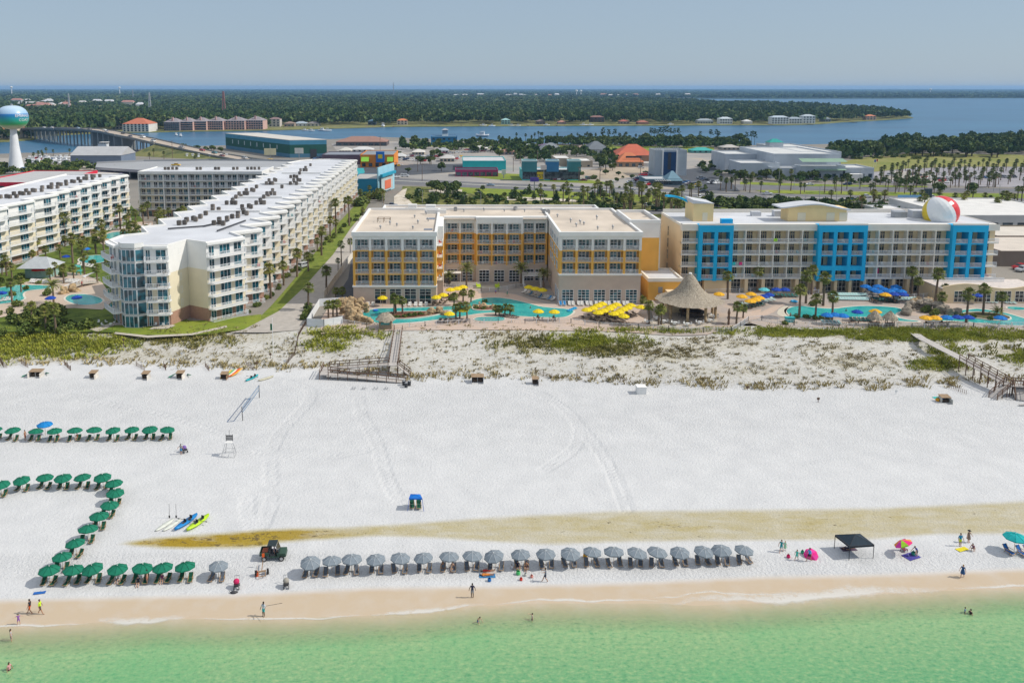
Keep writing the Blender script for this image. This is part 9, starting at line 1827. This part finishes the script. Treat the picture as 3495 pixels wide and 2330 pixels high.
for i,(k,x,yb,yt) in enumerate((('a2',1677,1165,1045),('a2',2050,1170,1090),('a2',2198,1175,1060),('a2',1320,1200,1080),('a3',402,1165,1085),('a3',660,1170,1095),('a3',1170,1190,1060),('a3',1405,1190,1055),('a3',1034,1215,1100),('a4',160,1070,870),('a4',300,1020,930),('a4',525,1130,1010),('a4',676,1170,1040),('a4',880,1040,860),('a4',2080,1060,960),('a4',650,780,690),('a1',360,480,395),('a1',658,470,390),('a1',700,470,385),('a1',1090,480,420),('b2',1035,430,300),('a3',1650,1110,985),('a4',2130,1100,1000),('a4',400,1150,1090))): pole(k,x,yb,yt,f'slim grey street lamp, {nth(i)} among the town lamps',1 if i%2 else -1)
for i,(k,x,yb,yt,c) in enumerate((('a4',872,1235,1095,(.5,.05,.06)),('a4',800,1200,1118,(.02,.2,.5)),('a4',945,1235,1112,(.6,.6,.6)),('a4',1012,840,770,(.05,.1,.4)),('a4',1030,840,765,(.4,.05,.05)))):
 X,Y,_=PX(*q(k,x,yb),LZ); H=ZY(q(k,x,yt)[1],Y)-LZ; r_=thing('flag_pole',f'{("red and white","blue","white","navy","red")[i]} flag on a thin pole behind the blue hotel','flagpole',(X,Y,LZ)); MB().cyl((0,0,0),(0,0,H),.08,.05,6).build('pole',M_poleW,r_,off=(0,0,0)); MB().box(.06,1.1,-.03,.03,H-1.9,H-.1).build('flag',wm_(c,'flag'),r_,off=(0,0,0))
cl_=list(CC); kd=['sedan','suv','pickup','sedan','suv','van']
for k,x,y,kn,c,rz,where in (('a3',918,1058,'sedan','pale blue',178,'driving on the highway before the surf store lot'),('a3',1195,1048,'sedan','silver',178,'driving on the highway before the motel'),('a3',1830,1068,'pickup','black',2,'crossing the highway junction'),('a3',1795,1115,'suv','white',75,'waiting at the hotel drive junction'),('a2',2285,1005,'sedan','pale blue',175,'driving on the highway past the sand clearing'),('a4',58,1085,'pickup','white',175,'turning at the highway median'),('a4',940,1110,'pickup','white',177,'driving on the highway above the beach ball'),('a4',1530,1115,'suv','white',177,'on the highway behind the sign tower'),('a4',1515,1135,'sedan','silver',177,'on the highway just behind the beach ball'),('a4',2060,1135,'pickup','silver',177,'on the highway at the far end'),('a4',440,1000,'sedan','white',2,'on the frontage road before the conference centre'),('a4',775,1000,'suv','navy',3,'parked at the conference centre entrance'),('a4',1168,918,'van','white',150,'beside the green booth in the car park'),('a4',1378,855,'suv','white',90,'parked among the car park palms'),('a3',1345,1190,'suv','white',178,'on the hotel drive behind the yellow hotel'),('a2',1400,1190,'pickup','navy',175,'parked behind the yellow hotel'),('a2',1420,1205,'sedan','pale blue',175,'parked beside a navy pickup behind the yellow hotel'),('a2',1520,925,'van','white',178,'at the edge of the store parking'),('a2',1345,1022,'sedan','red',80,'below the mural wall'),('a2',1350,970,'sedan','silver',80,'beside the mural wall'),('a2',1315,893,'pickup','white',178,'on the lot behind the aqua store'),('a2',1295,858,'sedan','yellow',178,'at the orange store entrance'),('a3',1275,850,'suv','white',178,'before the tiled restaurant'),('a3',762,962,'sedan','maroon',170,'in the dirt lot'),('a3',800,945,'suv','black',100,'in the dirt lot beside a maroon sedan'),('a1',1570,828,'pickup','yellow',175,'on the parking canopy deck'),('a2',495,828,'pickup','black',178,'on the parking canopy deck near the green warehouse'),('b2',600,560,'suv','silver',60,'parked on the grass beside the condominium'),('a2',700,765,'sedan','black',178,'before the green warehouse'),('a2',760,755,'suv','teal',178,'at the green warehouse door')):
 car(kn,c,*q(k,x,y),rz,where,z=(9.1 if 'canopy deck' in where else None))
def cars(k,P,n,rz,where,seed):
 r=random.Random(seed)
 for i in range(n):
  t=(i+.5)/n; c=r.choice(cl_[:9]+['white','silver','white','black']); car(r.choice(kd),c,*q(k,lerp(P[0][0],P[1][0],t),lerp(P[0][1],P[1][1],t)),rz+r.uniform(-4,4),f'{where}, {nth(i)} in the row',group='cars '+where)
cars('a3',((1170,985),(1320,905)),8,15,'along the fence of the motel lot',1); cars('a3',((1270,1005),(1350,1000)),3,40,'before the motel lobby',2); cars('a3',((1650,975),(1790,1020)),7,10,'on the bright side of the motel lot',3); cars('a3',((1800,940),(1860,962)),3,15,'at the far side of the motel lot',4); cars('a3',((1890,985),(1970,990)),4,30,'by the motel lot hedge',5); cars('a3',((460,955),(620,955)),5,85,'before the surf store',6); cars('a2',((1130,835),(1230,825)),4,80,'before the orange store',7); cars('a2',((1350,850),(1490,825)),5,20,'in the store parking',8); cars('a2',((1340,925),(1460,935)),4,30,'on the near side of the store parking',9); cars('a2',((1500,745),(1950,750)),13,60,'in the lot behind the stores',10); cars('a2',((1840,720),(2300,700)),8,10,'along the waterfront lot',12); cars('b4',((2310,560),(2350,600)),2,20,'beside the tan motel wing',13); cars('a1',((240,770),(480,775)),8,20,'in the marina lot',14); cars('a4',((1560,950),(2300,930)),9,80,'in the palm car park',15); cars('a2',((700,770),(820,752)),4,85,'by the green warehouse wall',16)
tr_=random.Random(33)
def TQ(kind,k,L_,lab,grp):
 for i,(x,yb,yt) in enumerate(L_): PQ(kind,k,x,yb,yt,f'{lab}, {nth(i)} from the bridge side',grp)
TQ('pine','a3',[(935,610,485),(985,605,500),(1040,600,495),(1080,610,530),(1365,600,485),(1395,590,490),(1420,590,500),(1445,585,480),(1475,595,475),(1505,595,470),(1535,590,485),(1570,590,490),(1605,590,485),(1800,600,515),(1895,605,500),(1945,610,500),(1968,610,515),(2260,625,515),(2285,640,520)],'tall wind-shaped pine on the lagoon shore','shore pines')
PQ('pine','a3',2215,620,525,'bare-looking pine beside the conference centre'); PQ('pine','a4',1215,400,320,'lone pine on the wooded point')
def scat(kind,n,X0,X1,Y0,Y1,h0,h1,lab,grp,seed,fn=None):
 r=random.Random(seed); L_=[]
 for _ in range(n*8):
  if len(L_)>=n: break
  x,y=r.uniform(X0,X1),r.uniform(Y0,Y1)
  if fn and not fn(x,y): continue
  L_.append((x,y))
 for i,(x,y) in enumerate(sorted(L_)): X,Y,_=PX(x,y,LZ); plant(kind if isinstance(kind,str) else r.choice(kind),(X,Y,LZ-.05),r.uniform(h0,h1),f'{lab}, {nth(i)} from the bridge side',grp)
scat('oak',70,1255,1720,326,336,6,11,'round green tree in the belt along the lagoon shore','lagoon shore trees',1); scat('oak',34,940,1255,327,345,5,9,'leafy tree between the waterfront lots','waterfront lot trees',2); scat('fan',60,1140,1480,322,336,7,10,'palm in the row along the lagoon shore','lagoon shore palms',3)
scat('oak',22,1200,1500,350,392,5,9,'green tree around the tan bank and the halls','trees around the bank',4,lambda x,y:not(1270<x<1365 and y>362) and not(1410<x<1510)and not(x<1340 and y>372)); scat(['fan','oak'],26,905,1200,345,380,5,8,'palm or tree among the parking lots','parking lot trees',5,lambda x,y:not(1060<x<1170 and y>365)); scat(['oak','fan'],14,1700,2010,405,418,5,9,'tree along the front of the conference centre','conference centre trees',6)
scat('oak',95,1905,2500,332,362,8,15,'dense dark tree in the wood right of the conference centre','wood right of the conference centre',7,lambda x,y:y>(352-(x-1900)*.05) or x>2060); scat('bush',40,1900,2200,352,366,2,3.5,'low bush at the foot of the dark wood','bushes of the dark wood',8)
k_=0
for row_ in range(9):
 yb=386+row_*5.6
 for i in range(16):
  x=2085-row_*14+i*21+tr_.uniform(-5,5)+(row_%2)*9
  if x>2420 or tr_.random()<.12 or (row_>5 and x<2010): continue
  X,Y,_=PX(x,yb+tr_.uniform(-1.2,1.2),LZ); plant('fan',(X,Y,LZ),tr_.uniform(5.5,8),f'palm standing in the rows of the large car park, {nth(k_)} of the plantation','car park palms'); k_+=1
scat('fan',40,1650,2352,428,446,5,9,'palm along the frontage road verges','frontage road palms',9,lambda x,y:y>434 or y<428+(x-1650)*.004); scat('fan',36,1240,1640,440,472,5,9,'palm on the scrub strip between the hotel and the highway','scrub strip palms',10,lambda x,y:y>441+(x-1240)*.04); scat('fan',22,1330,1560,474,500,7,10,'palm behind the yellow hotel roof','palms behind the yellow hotel',11,lambda x,y:x>1420); scat('cone',26,950,1640,446,474,4,8,'small pine on the scrub strip','scrub strip pines',12,lambda x,y:y>438+(x-950)*.022); scat('bush',90,935,1650,446,482,1.3,3,'rounded bush on the scrub strip','scrub strip bushes',13,lambda x,y:y>434+(x-950)*.035); scat(['bush','oak'],70,1640,2000,466,492,1.8,5,'bush in the green plot behind the blue hotel','bushes behind the blue hotel',14); scat('fan',34,1900,2352,466,492,5,9,'palm behind the blue hotel and the beach ball','palms behind the blue hotel',15); scat(['bush','fan'],46,2000,2352,470,520,1.5,4.5,'planting among the low white buildings','planting by the white buildings',16)
scat(['oak','bush'],34,-30,330,380,402,4,8,'tree in the yards behind the garden wing','trees behind the garden wing',17,lambda x,y:not(20<x<62)and not(x>200 and y<392)); scat('fan',18,-20,520,352,378,5,8,'palm beside the marina and embankment','marina palms',18); scat('oak',16,380,520,342,352,4,7,'shrubby tree on the bank below the bridge road','embankment trees',19); scat('oak',10,985,1050,432,446,5,7,'dark round tree in the sand lot','sand lot trees',20); scat(['fan','bush'],20,818,880,440,476,3,7,'palm or shrub below the aqua store','planting below the aqua store',21); scat('bush',30,1165,1640,426,440,1,1.8,'trimmed shrub along the highway kerb','highway shrubs',22); scat(['bush','oak'],10,1330,1500,400,426,2,4,'shrub in the dirt lot','dirt lot shrubs',23)
PQ('oak','a2',1845,875,780,'broad dark tree beside the turquoise shop'); PQ('oak','a2',1545,890,830,'wide low tree on the grass triangle by the highway'); PQ('oak','a3',960,860,740,'big round tree between the bank and the tiled hall'); PQ('oak','a3',1020,870,790,'low dense tree in front of the tiled hall'); PQ('oak','a4',1600,1070,960,'pair-like dark tree in the car park verge'); PQ('oak','a4',1880,1075,960,'large dark tree in the middle of the car park verge')
def thicket(P,n,r0,r1,h0,h1,lab,seed,holes=()):
 A=fill(pxpoly(P,LZ),n,seed); r=np.random.RandomState(seed); px_,py_=pix(A[:,0],A[:,1],LZ); k=np.ones(len(A),bool)
 for a,b,c,e in holes: k&=~((px_>a)&(px_<c)&(py_>b)&(py_<e))
 A=A[k]; scatter('thicket',np.c_[A,np.full(len(A),LZ-.3)],r.uniform(r0,r1,len(A)),r.uniform(h0,h1,len(A)),M_w1,CL,lab,seed)
thicket([(1890,352),(1950,338),(2080,326),(2150,330),(2250,320),(2500,318),(2500,352),(2300,356),(2150,352),(2060,362),(1960,366),(1900,364)],1500,2.2,4.2,5,11,'dense undergrowth filling the wood right of the conference centre',31,((1930,338,2040,350),))
thicket([(1255,327),(1400,329),(1600,331),(1720,333),(1720,342),(1600,341),(1400,338),(1255,336)],500,2.0,3.6,4,8,'thick green belt along the lagoon shore',32)
thicket([(920,328),(1250,332),(1250,352),(1150,356),(1060,350),(920,346)],170,1.8,3.4,4,8,'scattered greenery among the waterfront lots',33,((985,312,1055,336),))
thicket([(1180,345),(1420,350),(1420,392),(1340,388),(1190,370)],240,1.8,3.2,4,8,'greenery round the bank and the hipped roofs',34,((1236,335,1300,356),(1270,362,1365,386),(1345,338,1406,356),(1196,373,1336,418),(1330,384,1420,420)))
thicket([(1600,385),(1660,372),(1700,400),(2000,416),(2130,422),(2130,428),(1900,424),(1690,414),(1640,410)],260,1.4,2.6,2.5,5,'low planting in front of the conference centre',35,((1660,360,1750,396),(1760,380,2010,412)))
thicket([(1640,470),(1760,464),(2000,472),(2352,476),(2352,490),(1960,492),(1660,486)],330,1.2,2.4,2,4.5,'green undergrowth behind the blue-framed hotel',36)
thicket([(940,438),(1040,434),(1200,444),(1400,455),(1640,466),(1640,478),(1520,492),(1150,472),(960,466)],260,.9,2.0,1.5,3.5,'scrub undergrowth between the hotel and the highway',37,((980,432,1065,448),(1160,450,1340,466)))
thicket([(-200,384),(60,380),(200,386),(330,388),(330,402),(100,400),(-200,404)],160,1.6,3.0,3,6,'greenery in the yards behind the garden wing',38,((18,370,64,398),(105,398,226,420)))
thicket([(-300,326),(0,322),(70,319),(70,314),(0,318),(-300,322)],60,3,5,6,10,'bushes on the far bank beyond the water tower',39)
for i,(a,b,yb,yt,wl,rf,nm_) in enumerate(((778,806,352,346,(.5,.45,.36),(.55,.52,.46),'cream low warehouse'),(808,856,350,344,(.5,.5,.48),(.58,.57,.55),'white gabled boat store'),(905,930,366,360,(.45,.4,.36),(.5,.5,.48),'pale roofed shop'),(946,975,356,350,(.55,.45,.32),(.58,.55,.5),'tan bungalow with pale roof'),(1000,1030,352,346,(.5,.48,.45),(.35,.36,.38),'grey roofed bungalow'),(1084,1120,347,341,(.52,.5,.46),(.6,.58,.54),'white roofed shop'),(1150,1185,356,349,(.4,.3,.25),(.4,.22,.16),'red roofed bungalow'),(1180,1232,343,338,(.25,.3,.32),(.42,.45,.46),'long metal roofed shelter'),(1010,1044,372,364,(.5,.42,.32),(.48,.46,.43),'tan corner shop'),(1590,1640,352,346,(.12,.3,.28),(.05,.35,.32),'turquoise roofed pavilion'),(1660,1700,345,339,(.3,.28,.25),(.45,.42,.38),'brown open shelter'),(1325,1350,347,341,(.4,.3,.2),(.35,.25,.2),'brown cottage'))):
 bldg('small_building',nm_+' among the waterfront lots','building',a,b,yb,yt,13,wl,rf,'hip',(1,4,1.8,1.5),rise=2.2)
cars('a2',((1400,770),(1700,790)),8,20,'in the mid town lot',41); cars('a2',((1950,790),(2030,740)),4,70,'beside the turquoise shop',42); cars('a3',((30,700),(240,690)),7,10,'in the lot by the purple house',43); cars('a4',((1330,905),(1700,985)),7,30,'among the car park rows',44); cars('a2',((2050,690),(2340,660)),7,10,'along the shore road',45)
def trimesh(o):
 me=o.data; me.calc_loop_triangles(); V=np.empty(len(me.vertices)*3,dtype=np.float32); me.vertices.foreach_get('co',V); T=np.empty(len(me.loop_triangles)*3,dtype=np.int32); me.loop_triangles.foreach_get('vertices',T); return V.reshape(-1,3),T.reshape(-1,3)
for g,Ls in MERGE.items():
 VV=[];FF=[];MM=[];o=0; kinds={'trunk':0,'crown':1,'dry_skirt':2}
 for src,loc,cs,kz,ph in Ls:
  a=random.uniform(0,6.28); ca,sa=math.cos(a),math.sin(a)
  for c in src.children:
   V,T=trimesh(c); X=np.stack([(V[:,0]*ca-V[:,1]*sa)*cs*.85+loc[0],(V[:,0]*sa+V[:,1]*ca)*cs*.85+loc[1],(V[:,2]*kz if c.name.startswith('trunk') else V[:,2]+ph*(kz-1))*cs+loc[2]],-1); VV.append(X); FF.append(T+o); o+=len(V); MM.append(np.full(len(T),kinds[c.name.split('.')[0]]))
 me=npmesh('palms',np.concatenate(VV),np.concatenate(FF),[M_bark,M_palmd,M_skirt],np.concatenate(MM)); ob=bpy.data.objects.new('far_palms',me); COL.objects.link(ob); ob['kind']='stuff'; ob['label']='the many small '+g.replace('trees','palms')
def wipe(o):
 for c in list(o.children): wipe(c)
 bpy.data.objects.remove(o)
for o in BIN: wipe(o)
